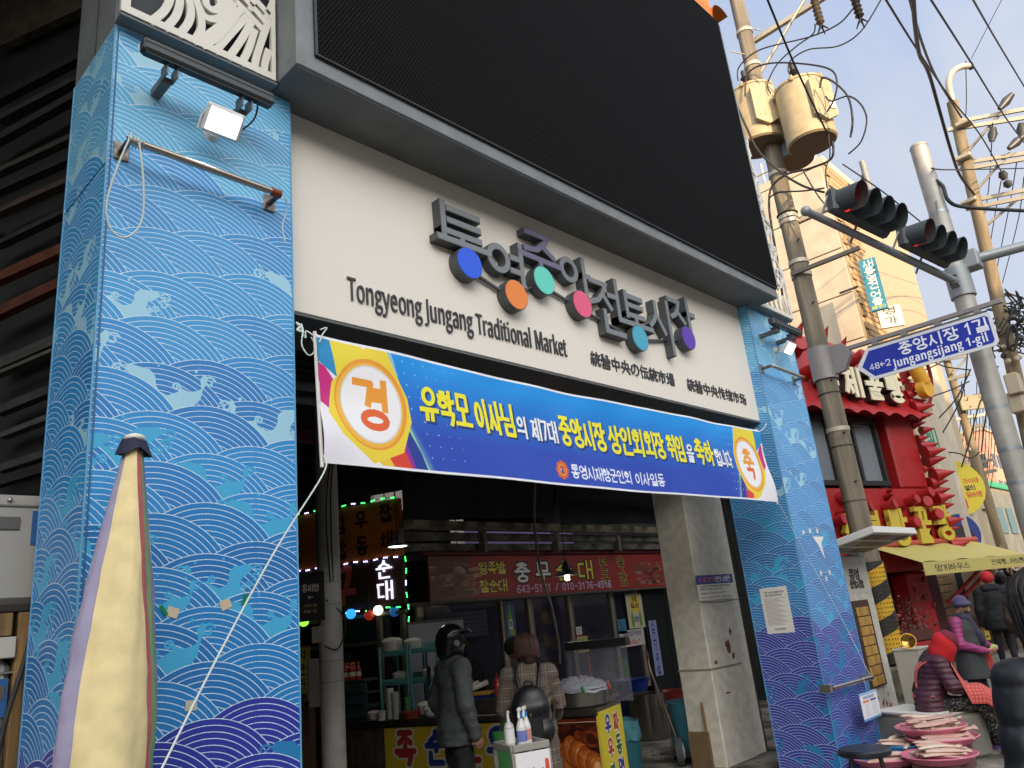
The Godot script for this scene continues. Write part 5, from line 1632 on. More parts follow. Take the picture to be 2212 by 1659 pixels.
	fpoly(si, PackedVector2Array([Vector2(20, 190), Vector2(100, 190), Vector2(100, 178), Vector2(144, 198), Vector2(100, 218), Vector2(100, 208), Vector2(20, 208)]), C("a02a1c"))
	var sp := MB.new()
	sp.quad(Vector3(3.195, 0.0, 0.0), Vector3(3.195, 0.0, -0.6), Vector3(3.195, 0.83, -0.6), Vector3(3.195, 0.83, 0.0))
	part("menu_panel", sp, printed(si, 0.5), c)
	bx("yellow_trim", Vector3(3.17, 0.0, 0.004), Vector3(3.2, 0.83, 0.02), M("c9b62a", 0.5), c)
	stall_goods(O, z8)

func stall_goods(O: Vector3, turn: float) -> void:
	var X := func(x: float, y: float, z: float) -> Vector3: return Transform3D(Basis(Vector3.UP, turn), O) * Vector3(x, y, z)
	# drawer crate with bottles
	var dk := M("25383a", 0.6)
	var cr := thing("drawer_crate", "dark green plastic crate rack with red bottles on top", "crate", "", X.call(0.12, 0.862, -0.1), turn)
	for i in 4: bx("shelf", Vector3(-0.15, i * 0.13, -0.22), Vector3(0.42, i * 0.13 + 0.02, 0.08), dk, cr)
	for x in [-0.15, 0.12, 0.4]: bx("upright", Vector3(x, 0.0, -0.2), Vector3(x + 0.02, 0.41, -0.18), dk, cr)
	for x in [-0.15, 0.12, 0.4]: bx("upright", Vector3(x, 0.021, 0.055), Vector3(x + 0.02, 0.388, 0.075), dk, cr)
	for i in 3: bx("drawer", Vector3(0.145, 0.03 + i * 0.13, 0.0), Vector3(0.395, 0.12 + i * 0.13, 0.085), M("2d4244", 0.6), cr, 0.005)
	var red := M("8a2318", 0.2)
	var b0 := thing("drink_bottle", "small red drink bottle standing on the dark green crate", "bottle", "red bottles on the crate", X.call(0.0, 1.274, -0.12))
	part("body", MB.new().lathe([Vector2(0, 0), Vector2(0.028, 0), Vector2(0.03, 0.01), Vector2(0.03, 0.11), Vector2(0.024, 0.13), Vector2(0.012, 0.15), Vector2(0.012, 0.165)], 12), red, b0)
	part("label", MB.new().cyl(Vector3(0, 0.04, 0), Vector3(0, 0.085, 0), 0.0308, 0.0308, 12, false), M("b9b2a6", 0.5), b0)
	part("cap", MB.new().cyl(Vector3(0, 0.165, 0), Vector3(0, 0.185, 0), 0.014, 0.014, 10), M("a8682c", 0.5), b0)
	for i in 13: copy(b0, "drink_bottle", "", X.call(-0.1 + (i % 7) * 0.075 + 0.02 * (i / 7), 1.274, -0.04 - 0.11 * (i / 7)))
	b0.position = X.call(0.43, 1.274, -0.06)
	# mint shelf rack
	var mint := M("4f8a86", 0.5)
	var rk := thing("mint_shelf_rack", "mint green plastic shelf rack of bowls on the snack counter", "rack", "", X.call(0.62, 0.862, -0.3), turn)
	for x in [0.0, 0.36, 0.4, 0.74]:
		for zz in [-0.22, 0.1]: part("post", MB.new().cyl(Vector3(x, 0, zz), Vector3(x, 0.72, zz), 0.016, 0.014, 8), mint, rk)
	for x in [0.18, 0.57]:
		for y in [0.32, 0.62]:
			bx("tray", Vector3(x - 0.17, y, -0.21), Vector3(x + 0.17, y + 0.012, 0.1), mint, rk)
			bx("tray_front", Vector3(x - 0.17, y + 0.013, 0.085), Vector3(x + 0.17, y + 0.06, 0.1), mint, rk, 0.006)
			bx("tray_back", Vector3(x - 0.17, y + 0.013, -0.21), Vector3(x + 0.17, y + 0.1, -0.2), mint, rk)
	var wh := M("b9b6ae", 0.3)
	for e in [[0.72, 1.5, -0.3, 0.12, "large white bowl upside down on the mint rack"], [0.98, 1.5, -0.33, 0.1, "wrapped white bowl heap on the mint rack"], [0.8, 1.2, -0.3, 0.08, "white bowl on the rack's middle tray"], [1.22, 1.2, -0.28, 0.09, "stack of white plates on the rack's end tray"], [1.24, 0.862, -0.12, 0.1, "stack of white rice bowls at the foot of the mint rack"], [1.36, 0.862, -0.02, 0.07, "white bowl near the wooden skewers"], [0.66, 0.862, 0.0, 0.07, "cream bowl with a spoon at the counter's front edge"]]:
		var b := thing("bowl", e[4], "bowl", "", X.call(e[0], e[1], e[2]))
		var r: float = e[3]
		part("bowl", MB.new().lathe([Vector2(0, 0), Vector2(r * 0.5, 0), Vector2(r * 0.9, r * 0.35), Vector2(r, r * 0.75), Vector2(r * 0.96, r * 0.75), Vector2(r * 0.84, r * 0.38), Vector2(0, r * 0.1)], 20), wh, b)
		part("bowl", MB.new().lathe([Vector2(r * 0.9, r * 0.76), Vector2(r, r * 1.15), Vector2(r * 0.7, r * 1.4), Vector2(0, r * 1.5)], 20), wh, b)
	for e in [[0.86, -0.02, 0.045, 0.3, "b9b4a8", "tall white paper cup stack on the counter"], [0.94, 0.0, 0.04, 0.26, "aaa79f", "second white cup stack beside the first"], [0.78, 0.03, 0.05, 0.09, "b5b2ab", "roll of paper lying upright at the counter edge"], [1.05, -0.05, 0.03, 0.2, "3f7a3a", "green capped bottle amid the bowls"], [1.12, -0.02, 0.12, 0.07, "7a2f20", "red plastic basin amid the bowls"]]:
		var b := thing("counter_item", e[5], "tableware", "", X.call(e[0], 0.862, e[1]))
		part("body", MB.new().lathe([Vector2(0, 0), Vector2(e[2] * 0.8, 0), Vector2(e[2], e[3]), Vector2(e[2] * 0.9, e[3] + 0.004), Vector2(0, e[3] - 0.01)], 14), M(e[4], 0.5), b)
	var sk := thing("skewer_heap", "heap of thin wooden skewers lying on the counter", "skewers")
	var rg := RandomNumberGenerator.new()
	rg.seed = 3
	for i in 26:
		var p: Vector3 = X.call(1.3 + rg.randf() * 0.45, 0.868 + rg.randf() * 0.03, -0.3 + rg.randf() * 0.2)
		var d: Vector3 = (X.call(0.32, 0.05, 0.16 + rg.randf_range(-0.06, 0.06)) as Vector3) - O
		part("skewer", MB.new().cyl(p, p + d.normalized() * 0.34, 0.0025, 0.0025, 5), M("8a6f4a", 0.7), sk)
	var wb := thing("white_board_panel", "large blank white board standing behind the helmeted man", "board")
	var wa := qd("8", 1240, 300, 9.0)
	var wc := qd("8", 1770, 250, 9.6)
	sheet("panel", wa, wc, 0.75, 1.8, M("7d7e84", 0.5), wb, 0.02)
	bx("top_rail", Vector3(minf(wa.x, wc.x), 1.805, wa.z - 0.02), Vector3(maxf(wa.x, wc.x), 1.83, wa.z + 0.02), M("4b4438"), wb)
	# condiment tray, red squeeze bottle
	var tr := thing("condiment_tray", "yellow and blue plastic tray with paper rolls on the counter", "tray", "", X.call(1.75, 1.004, -0.22), turn)
	bx("base", Vector3(-0.2, 0, -0.12), Vector3(0.26, 0.03, 0.14), M("22307a", 0.5), tr)
	bx("rim", Vector3(-0.21, 0.032, -0.13), Vector3(0.27, 0.05, 0.15), M("b8902a", 0.5), tr)
	for i in 2: part("paper_roll", MB.new().cyl(Vector3(-0.1 + i * 0.12, 0.08, 0.1), Vector3(0.02 + i * 0.1, 0.13, -0.1), 0.028, 0.028, 12), wh, tr)
	var sq := thing("squeeze_bottle", "red squeeze sauce bottle with pointed nozzle on the counter", "bottle", "", X.call(2.1, 1.004, -0.12))
	part("body", MB.new().lathe([Vector2(0, 0), Vector2(0.035, 0), Vector2(0.037, 0.1), Vector2(0.03, 0.13), Vector2(0.032, 0.15), Vector2(0.024, 0.165), Vector2(0.009, 0.175), Vector2(0.004, 0.23), Vector2(0, 0.23)], 16), M("a5302a", 0.35), sq)
	# steaming pan covered with plastic film, clips, acrylic screen
	var pn := thing("steamer_pan", "wide steel pan covered with wrinkled clear plastic film", "pan", "", X.call(2.92, 0.862, -0.25))
	part("pan", MB.new().lathe([Vector2(0, 0), Vector2(0.26, 0), Vector2(0.28, 0.02), Vector2(0.29, 0.16), Vector2(0.3, 0.165), Vector2(0.28, 0.16), Vector2(0, 0.14)], 32), M("8d8983", 0.25, 0.9), pn)
	var fm := M("8f9096", 0.12)
	part("plastic_film", MB.new().grid(26, 26, func(u: float, v: float) -> Vector3:
		var a := u * TAU
		var r := 0.02 + v * 0.285
		return Vector3(cos(a) * r, 0.17 + 0.09 * (1 - v * v) + 0.018 * sin(a * 7 + v * 9) * sin(v * 11 + a * 3) + (-0.03 if v > 0.96 else 0.0), -sin(a) * r)), fm, pn)
	for e in [[0.1, 0.29, "b03a34"], [-0.2, 0.22, "2f8a4a"], [0.24, 0.18, "2f8a4a"], [0.28, 0.1, "b03a34"]]:
		part("clip", MB.new().cbox(Vector3(e[0] * 1.0, 0.165, e[1]), Vector3(0.025, 0.07, 0.02), 0.004, Basis(Vector3(0, 0, 1), 0.4)), M(e[2], 0.5), pn)
	var ac := thing("acrylic_screen", "clear acrylic splash screen with black top behind the pan", "screen", "", X.call(2.75, 0.862, -0.5), turn)
	bx("sheet", Vector3(-0.02, 0, 0), Vector3(0.62, 0.5, 0.006), glass("8a8a96", 0.16), ac)
	bx("top", Vector3(-0.03, 0.502, -0.1), Vector3(0.63, 0.58, 0.02), M("161616", 0.4), ac)
	part("red_rod", MB.new().cyl(Vector3(0.2, 0.1, -0.05), Vector3(0.18, 0.45, -0.05), 0.012, 0.012, 8), M("9a3a22", 0.5), ac)
	# floor things to the far side
	var g := func(x: float, y: float) -> Vector3: return qy("1", x, y, 0.0)
	var pot: Vector3 = qy("1", 1475, 1235, 0.0)
	var po := thing("stock_pot", "tall dented stainless steel stock pot on the floor", "pot", "", pot)
	part("body", MB.new().lathe([Vector2(0, 0), Vector2(0.24, 0), Vector2(0.255, 0.02), Vector2(0.255, 0.58), Vector2(0.265, 0.59), Vector2(0.25, 0.59), Vector2(0.24, 0.05), Vector2(0, 0.04)], 32), M("8f8a82", 0.25, 0.9), po)
	part("handle", MB.new().tube([Vector3(-0.08, 0.42, 0.25), Vector3(-0.08, 0.42, 0.29), Vector3(0.06, 0.42, 0.29), Vector3(0.06, 0.42, 0.25)], 0.01, 6), M("8f8a82", 0.3, 0.9), po)
	for i in 4:
		var e: Array = [["1a2f6a", 0.27, 0.26, 0.62, "deep blue basin in the pile behind the stock pot"], ["14307e", 0.26, 0.2, 0.9, "navy basin on top of the pile behind the stock pot"], ["7a1f1c", 0.24, 0.16, 0.42, "red basin behind the stock pot"], ["2458a0", 0.27, 0.22, 0.36, "bright blue basin behind the stock pot"]][i]
		var off: Vector3 = [Vector3(0.28, 0, -0.42), Vector3(0.28, 0, -0.42), Vector3(0.85, 0, -0.2), Vector3(0.28, 0, -0.42)][i]
		var b := thing("basin", e[4], "basin", "plastic basins behind the stock pot", pot + off + Vector3(0, e[3] - 0.36 if i != 2 else 0.35, 0))
		part("basin", MB.new().lathe([Vector2(0, 0), Vector2(e[1] * 0.75, 0), Vector2(e[1], e[2]), Vector2(e[1] * 1.06, e[2] + 0.01), Vector2(e[1] * 0.95, e[2]), Vector2(e[1] * 0.7, 0.02), Vector2(0, 0.02)], 24), M(e[0], 0.4), b)
	var wbk := thing("white_bucket", "dirty white plastic bucket beside the stock pot", "bucket", "", pot + Vector3(0.62, 0, 0.02))
	part("bucket", MB.new().lathe([Vector2(0, 0), Vector2(0.16, 0), Vector2(0.2, 0.34), Vector2(0.21, 0.36), Vector2(0.19, 0.35), Vector2(0, 0.3)], 20), M("8d877a", 0.5), wbk)
	var tc: Vector3 = qy("1", 1275, 1560, 0.0)
	var ts := thing("trash_bin", "teal waste bin lined with a clear plastic bag", "bin", "", tc)
	part("bin", MB.new().lathe([Vector2(0, 0), Vector2(0.15, 0), Vector2(0.18, 0.5), Vector2(0.17, 0.5), Vector2(0, 0.1)], 20), M("1f5a66", 0.5), ts)
	part("bag", MB.new().grid(24, 6, func(u: float, v: float) -> Vector3:
		var a := u * TAU
		var r := 0.186 + 0.012 * sin(a * 6 + v * 5)
		return Vector3(cos(a) * r, 0.36 + v * 0.2 + 0.01 * sin(a * 5), -sin(a) * r)), M("4c8088", 0.15), ts)
	var gb := thing("green_board", "green board leaning beside the counter", "board")
	var ga := qy("1", 1260, 1150, 0.0)
	part("board", MB.new().cbox(ga + Vector3(0.25, 0.5, -0.2), Vector3(0.3, 1.0, 0.02), 0.0, Basis(Vector3.UP, -0.9)), M("1f6a2a", 0.5), gb)
	var cb := thing("cardboard_sheet", "brown cardboard leaning against the restaurant front", "cardboard")
	part("sheet", MB.new().cbox(ga + Vector3(0.35, 0.55, -0.5), Vector3(0.4, 1.1, 0.02), 0.0, Basis(Vector3.UP, -0.6)), M("5f4a36", 0.8), cb)
	# hand truck with a pale blue tub
	var wheel: Vector3 = qy("1", 1740, 1475, 0.0)
	var ht := thing("hand_truck", "steel hand truck with grey rubber wheels and hooped handle", "hand truck")
	var tube := M("75695c", 0.35, 0.8)
	for k in 2:
		var w := wheel + Vector3(0.34, 0, -0.28) * k
		part("tyre", MB.new().cyl(w + Vector3(-0.02, 0.15, -0.03), w + Vector3(0.02, 0.15, 0.03), 0.15, 0.15, 28), M("3b4044", 0.8), ht)
		part("rim", MB.new().cyl(w + Vector3(-0.03, 0.15, -0.035), w + Vector3(0.025, 0.15, 0.04), 0.085, 0.085, 20), M("9b9486", 0.5), ht)
		part("hub", MB.new().cyl(w + Vector3(-0.035, 0.15, -0.04), w + Vector3(0.03, 0.15, 0.05), 0.03, 0.03, 12), M("6b3a22", 0.6), ht)
	part("frame", MB.new().tube(curve([wheel + Vector3(0.0, 0.2, 0), wheel + Vector3(-0.02, 0.6, -0.1), wheel + Vector3(-0.05, 1.0, -0.2), wheel + Vector3(0.02, 1.18, -0.26), wheel + Vector3(0.2, 1.2, -0.4), wheel + Vector3(0.36, 1.02, -0.5), wheel + Vector3(0.36, 0.6, -0.42), wheel + Vector3(0.36, 0.2, -0.3)], 6), 0.015, 8), tube, ht)
	bx("toe_plate", wheel + Vector3(0.02, 0.1, -0.3), wheel + Vector3(0.6, 0.115, 0.1), tube, ht)
	var tub := thing("plastic_tub", "pale blue plastic tub standing on the hand truck", "tub", "", wheel + Vector3(0.36, 0.118, -0.02))
	part("tub", MB.new().lathe([Vector2(0, 0), Vector2(0.19, 0), Vector2(0.25, 0.5), Vector2(0.27, 0.505), Vector2(0.27, 0.52), Vector2(0.24, 0.515), Vector2(0, 0.4)], 28), M("3f7f90", 0.5, 0.0, "mild", 2.0), tub)
	var cdb := thing("cardboard_box", "opened brown cardboard box beside the cream column", "box")
	var cc := qy("1", 2060, 1480, 0.0)
	bx("box", cc + Vector3(-0.12, 0, -0.25), cc + Vector3(0.18, 0.36, 0.0), M("7a6146", 0.85, 0.0, "mild", 1.0), cdb)
	bx("flap", cc + Vector3(-0.12, 0.365, -0.03), cc + Vector3(0.16, 0.66, -0.015), M("80674b", 0.85), cdb)
	var pb := thing("clear_bag", "crumpled clear plastic bag stuffed behind the cream column", "bag", "", cc + Vector3(0.08, 0.72, -0.1))
	part("bag", MB.new().grid(18, 12, func(u: float, v: float) -> Vector3:
		var a := u * TAU
		var p := v * PI
		var r := 1.0 + 0.16 * sin(a * 5 + p * 7)
		return Vector3(cos(a) * sin(p) * 0.13 * r, -cos(p) * 0.14, sin(a) * sin(p) * 0.12 * r)), M("7d776f", 0.15), pb)

func sanitizer_cart() -> void:
	# a small steel cart with a notice and pump bottles, out in front of the counter
	var a := qd("1", 260, 1330, 5.2)
	var b := qd("1", 560, 1200, 5.2 + 0.12)
	var l := qd("1", 30, 1350, 5.2 + 0.35)
	var y := a.y
	var ux := (Vector3(b.x - a.x, 0, b.z - a.z))
	var uz := (Vector3(l.x - a.x, 0, l.z - a.z))
	var W := ux.length()
	ux = ux.normalized()
	uz = (uz - ux * uz.dot(ux))
	var D := 0.33
	uz = uz.normalized()
	var t := thing("sanitizer_cart", "small light grey steel table with a virus notice on its side", "table")
	var st := M("a19d95", 0.45, 0.3)
	var P := func(i: float, j: float, h: float) -> Vector3: return Vector3(a.x, h, a.z) + ux * i * W + uz * j * D
	var bs := Basis(ux, Vector3.UP, ux.cross(Vector3.UP))
	for e in [[0.5, 0.0, W, 0.03], [0.5, 1.0, W, 0.03]]: part("rim", MB.new().cbox(P.call(e[0], e[1], y), Vector3(e[2], 0.045, 0.03), 0.004, bs), st, t)
	for i in [0.0, 1.0]: part("rim", MB.new().cbox(P.call(i, 0.5, y), Vector3(0.03, 0.045, D), 0.004, bs), st, t)
	part("tray", MB.new().cbox(P.call(0.5, 0.5, y - 0.012), Vector3(W, 0.006, D), 0.0, bs), M("6f6c66", 0.4, 0.4), t)
	for i in [0.0, 1.0]:
		for j in [0.0, 1.0]: part("leg", MB.new().cbox(P.call(i, j, (y - 0.025) / 2), Vector3(0.028, y - 0.03, 0.028), 0.004, bs), st, t)
	var im := blank(200, 150, C("e2dfe0"))
	itext(im, "코로나", 10, 40, 32, 48, 5, C("37343a"), 0.06)
	itext(im, "-19", 112, 42, 24, 44, 4.5, C("37343a"), 0.1)
	fpoly(im, PackedVector2Array([Vector2(166, 60), Vector2(170, 22), Vector2(190, 22), Vector2(194, 60)]), C("cf4a34"))
	im.fill_rect(Rect2i(162, 60, 36, 10), C("3a3a4a"))
	for i in 3: im.fill_rect(Rect2i(20, 104 + i * 16, 150 - i * 30, 6), C("6a6870"))
	var A: Vector3 = P.call(0.02, -0.06, 0.0)
	var B: Vector3 = P.call(0.98, -0.06, 0.0)
	sheet("notice", A, B, y - 0.42, y - 0.028, printed(im), t, 0.006)
	# bottles
	var white := M("d8d6d0", 0.35)
	var base := y - 0.008
	for e in [[0.18, 0.45, 0], [0.5, 0.4, 1], [0.72, 0.55, 1]]:
		var p: Vector3 = P.call(e[0], e[1], base)
		var s := thing("sanitizer_bottle", ["clear pump bottle of hand gel on the steel table", "white spray bottle with blue collar on the steel table", "second white spray bottle behind the pump bottle"][0 if e[2] == 0 else (1 if e[0] < 0.6 else 2)], "bottle", "", p, 0.6)
		if e[2] == 0:
			part("body", MB.new().lathe([Vector2(0, 0), Vector2(0.034, 0), Vector2(0.036, 0.01), Vector2(0.036, 0.13), Vector2(0.03, 0.15), Vector2(0.014, 0.165), Vector2(0, 0.165)], 18), M("b9b9b4", 0.2), s)
			part("label", MB.new().cyl(Vector3(0, 0.03, 0), Vector3(0, 0.12, 0), 0.0368, 0.0368, 18, false), M("d9d9d6", 0.5), s)
			part("pump", MB.new().cyl(Vector3(0, 0.165, 0), Vector3(0, 0.225, 0), 0.012, 0.007, 10).tube([Vector3(-0.012, 0.228, 0), Vector3(0.03, 0.23, 0), Vector3(0.05, 0.22, 0)], 0.007, 8), white, s)
		else:
			part("body", MB.new().lathe([Vector2(0, 0), Vector2(0.033, 0), Vector2(0.035, 0.01), Vector2(0.034, 0.12), Vector2(0.018, 0.17), Vector2(0.015, 0.18), Vector2(0, 0.18)], 18), white, s)
			part("label", MB.new().cyl(Vector3(0, 0.03, 0), Vector3(0, 0.1, 0), 0.0358, 0.0352, 18, false), M("6a78b8" if e[0] < 0.6 else "c78a78", 0.5), s)
			part("collar", MB.new().cyl(Vector3(0, 0.18, 0), Vector3(0, 0.215, 0), 0.018, 0.017, 14), M("2a7fc0", 0.4), s)
			part("spray_head", MB.new().cbox(Vector3(-0.012, 0.235, 0), Vector3(0.085, 0.03, 0.024), 0.008).cbox(Vector3(-0.05, 0.205, 0), Vector3(0.01, 0.05, 0.016), 0.003, Basis(Vector3(0, 0, 1), -0.4)), white, s)

# ================= the street to the side of the gate
func PP(p: Vector2, p0: Vector3, n: Vector3) -> Vector3:
	var d := ray(p.x, p.y)
	return CAM + d * ((p0 - CAM).dot(n) / d.dot(n))
func lattice_arm(t: Node, a: Vector3, b: Vector3, m: Material, h := 0.08) -> void:   # a pair of steel channels either side of a pole
	var d := (b - a).normalized()
	var s := d.cross(Vector3.UP).normalized()
	for k in [-1.0, 1.0]:
		var mb := MB.new()
		mb.cbox((a + b) / 2 + s * k * 0.16, Vector3((b - a).length(), h, 0.05), 0.004, Basis(d, Vector3.UP, s))
		part("crossarm", mb, m, t)
func insulator(t: Node, p: Vector3, m: Material, k := 1.0) -> void:
	var pr := [Vector2(0.02, 0)]
	for i in 4:
		pr.append(Vector2(0.05, 0.03 + i * 0.045)); pr.append(Vector2(0.028, 0.05 + i * 0.045))
	pr.append(Vector2(0.022, 0.24)); pr.append(Vector2(0, 0.25))
	var mb := MB.new()
	mb.t = Transform3D(Basis().scaled(Vector3.ONE * k), p)
	mb.lathe(pr, 10)
	part("insulator", mb, m, t)

func utility_pole() -> void:
	var con := M("8f8470", 0.85, 0.0, "streak", 0.6)
	var P := Vector3(12.75, 0, -1.15)
	var t := thing("utility_pole", "tall concrete utility pole carrying two round transformers, black and yellow wrap at its foot", "utility pole", "", P)
	part("shaft", MB.new().cyl(Vector3(0, 0.55, 0), Vector3(0, 15.5, 0), 0.185, 0.125, 28), con, t)
	part("footing", MB.new().cbox(Vector3(0.0, 0.26, 0), Vector3(0.62, 0.52, 0.6), 0.03), M("8a8676", 0.9, 0.0, "blotch", 1.0), t)
	# the studded plastic wrap: slanting black and yellow bands
	for i in 7:
		var mb := MB.new()
		mb.grid(26, 3, func(u: float, v: float) -> Vector3:
			var a := u * TAU
			var y := clampf(0.55 + (i + v) * 0.24 + 0.5 * (u - 0.5) - 0.1, 0.55, 2.05)
			return Vector3(cos(a), 0, -sin(a)) * 0.2 + Vector3(0, y, 0))
		part("wrap_band", mb, M("c79a1e" if i % 2 else "23221f", 0.6), t)
	var stud := MB.new()
	for i in 26:
		for j in 22: stud.ball(Vector3(cos(TAU * i / 26) * 0.203, 0.58 + j * 0.065, sin(TAU * i / 26) * 0.203), Vector3.ONE * 0.011, 5, 3)
	part("studs", stud, M("4a4122", 0.6), t).set_meta("kind", "stuff")
	var st := M("b0a894", 0.5, 0.3)
	for i in 7:
		var s := -1.0 if i % 2 else 1.0
		part("step_bolt", MB.new().cyl(Vector3(0.12 * s, 9.6 + i * 0.7, 0.05 * s), Vector3(0.4 * s, 9.6 + i * 0.7, 0.18 * s), 0.012, 0.012, 6), st, t)
	for y in [4.15, 6.95, 7.2, 8.0, 8.1, 9.0, 11.4, 12.2]:
		part("band", MB.new().cyl(Vector3(0, y, 0), Vector3(0, y + 0.07, 0), 0.2 - y * 0.0035, 0.2 - y * 0.0035, 24), st, t)
	for y in [1.0, 1.9, 2.8, 3.6, 6.2]: part("wire_tie", MB.new().cyl(Vector3(0, y + 2.0, 0), Vector3(0.0, y + 2.012, 0), 0.187, 0.187, 20), M("4a463e"), t)
	for y in [3.3, 4.1, 5.0, 6.4, 7.6]: part("anchor_bolt", MB.new().cyl(Vector3(-0.12, y, 0.12), Vector3(-0.17, y, 0.17), 0.014, 0.014, 6), M("3c3833"), t)
	# crossarm at the top with a diagonal brace
	var arm := MB.new()
	arm.cbox(Vector3(0.5, 12.35, 1.3), Vector3(0.09, 0.1, 3.2), 0.004)
	part("crossarm", arm, st, t)
	part("brace", MB.new().cyl(Vector3(0.1, 11.3, 0.1), Vector3(0.45, 13.2, 1.9), 0.03, 0.03, 6), st, t)
	part("crossarm", MB.new().cbox(Vector3(0.1, 8.05, 0.65), Vector3(0.09, 0.1, 1.5), 0.004), st, t)
	part("crossarm", MB.new().cbox(Vector3(-0.2, 7.0, 0.5), Vector3(0.06, 0.07, 1.2), 0.004), M("6b665c", 0.6, 0.3), t)
	insulator(t, Vector3(0.1, 8.12, 1.35), M("55503a", 0.3))
	insulator(t, Vector3(0.1, 7.62, 1.38), M("7d7a74", 0.3))
	part("sleeve", MB.new().cyl(Vector3(0.1, 7.7, 1.4), Vector3(0.1, 8.6, 1.4), 0.05, 0.05, 10), M("8e8c86", 0.5), t)
	# transformers
	var beige := M("b9a67f", 0.55, 0.0, "mild", 0.8)
	for i in 3:
		var c: Vector3 = [qx("2", 318, 850, 12.6), qx("2", 668, 820, 12.5), qx("2", 560, 980, 13.1)][i] - Vector3(0, 0, 0)
		var tr := thing("transformer", ["round beige transformer hung on the utility pole next to the openwork panel", "round beige transformer with a small white tag hung on the utility pole", "grey transformer half hidden behind the utility pole"][i], "transformer", "pole transformers", c)
		var r: float = [0.42, 0.42, 0.34][i]
		var h: float = [1.15, 1.15, 1.0][i]
		var tm: Material = beige if i < 2 else M("6f7478", 0.5)
		part("tank", MB.new().lathe([Vector2(0, -h / 2), Vector2(r * 0.94, -h / 2), Vector2(r, -h / 2 + 0.02), Vector2(r, h / 2), Vector2(r * 0.98, h / 2 + 0.01), Vector2(0, h / 2 + 0.04)], 36), tm, tr)
		part("bottom", MB.new().cyl(Vector3(0, -h / 2 - 0.012, 0), Vector3(0, -h / 2 - 0.001, 0), r * 0.93, r * 0.93, 32), M("7a6a52", 0.8), tr)
		part("rim", MB.new().cyl(Vector3(0, h / 2 - 0.04, 0), Vector3(0, h / 2, 0), r + 0.014, r + 0.014, 36), tm, tr)
		if i == 2: continue
		var dir := Vector3(-0.55, 0, 0.83).rotated(Vector3.UP, 0.1 - 0.25 * (1 - i))
		var bs := Basis(Vector3.UP.cross(dir), Vector3.UP, dir)
		var rad := MB.new()
		rad.t = Transform3D(bs, dir * (r + 0.005))
		rad.prism(PackedVector2Array([Vector2(-0.23, -0.3), Vector2(0, -0.42), Vector2(0.23, -0.3), Vector2(0.23, 0.36), Vector2(0.16, 0.42), Vector2(-0.16, 0.42), Vector2(-0.23, 0.36)]), 0.07, 0.0)
		part("radiator", rad, tm, tr)
		for k in 4:
			var g := MB.new()
			g.t = Transform3D(bs, dir * (r + 0.0755))
			g.cbox(Vector3(-0.135 + k * 0.09, 0.03, 0), Vector3(0.025, 0.55, 0.012), 0.004)
			part("fin", g, tm, tr)
		if i == 1: part("tag", MB.new().cbox(dir * (r + 0.09) + bs * Vector3(0.13, -0.12, 0), Vector3(0.13, 0.15, 0.008), 0.0, bs), M("d6d2c6", 0.5), tr)
		for k in 5:
			var an := TAU * k / 5 + 0.5
			part("lid_clamp", MB.new().cbox(Vector3(cos(an) * (r + 0.02), h / 2 - 0.02, sin(an) * (r + 0.02)), Vector3(0.05, 0.1, 0.05), 0.006), tm, tr)
		var bsh := MB.new()
		bsh.t = Transform3D(Basis(), Vector3(-0.22, h / 2 + 0.02, 0.05))
		bsh.lathe([Vector2(0.06, 0), Vector2(0.09, 0.06), Vector2(0.055, 0.08), Vector2(0.09, 0.13), Vector2(0.055, 0.15), Vector2(0.085, 0.2), Vector2(0.05, 0.23), Vector2(0.05, 0.36), Vector2(0, 0.37)], 14)
		part("bushing", bsh, M("2b2421", 0.3), tr)
		for k in 3:
			var an := -0.3 + k * 0.6
			var o := dir.rotated(Vector3.UP, 0.9 + an * 0.5) * (r + 0.01) + Vector3(0, h / 2 - 0.2 - 0.06 * k, 0)
			part("terminal", MB.new().cyl(o, o * Vector3(1.18, 1, 1.18), 0.035, 0.025, 8), M("4d4036", 0.5, 0.3), tr)
		part("hanger", MB.new().cbox(Vector3(r * 0.8, 0.1, -0.3), Vector3(0.5, 0.16, 0.06), 0.004), st, tr)
	# loose service cables round the pole
	var blk := M("1d1c1b", 0.6)
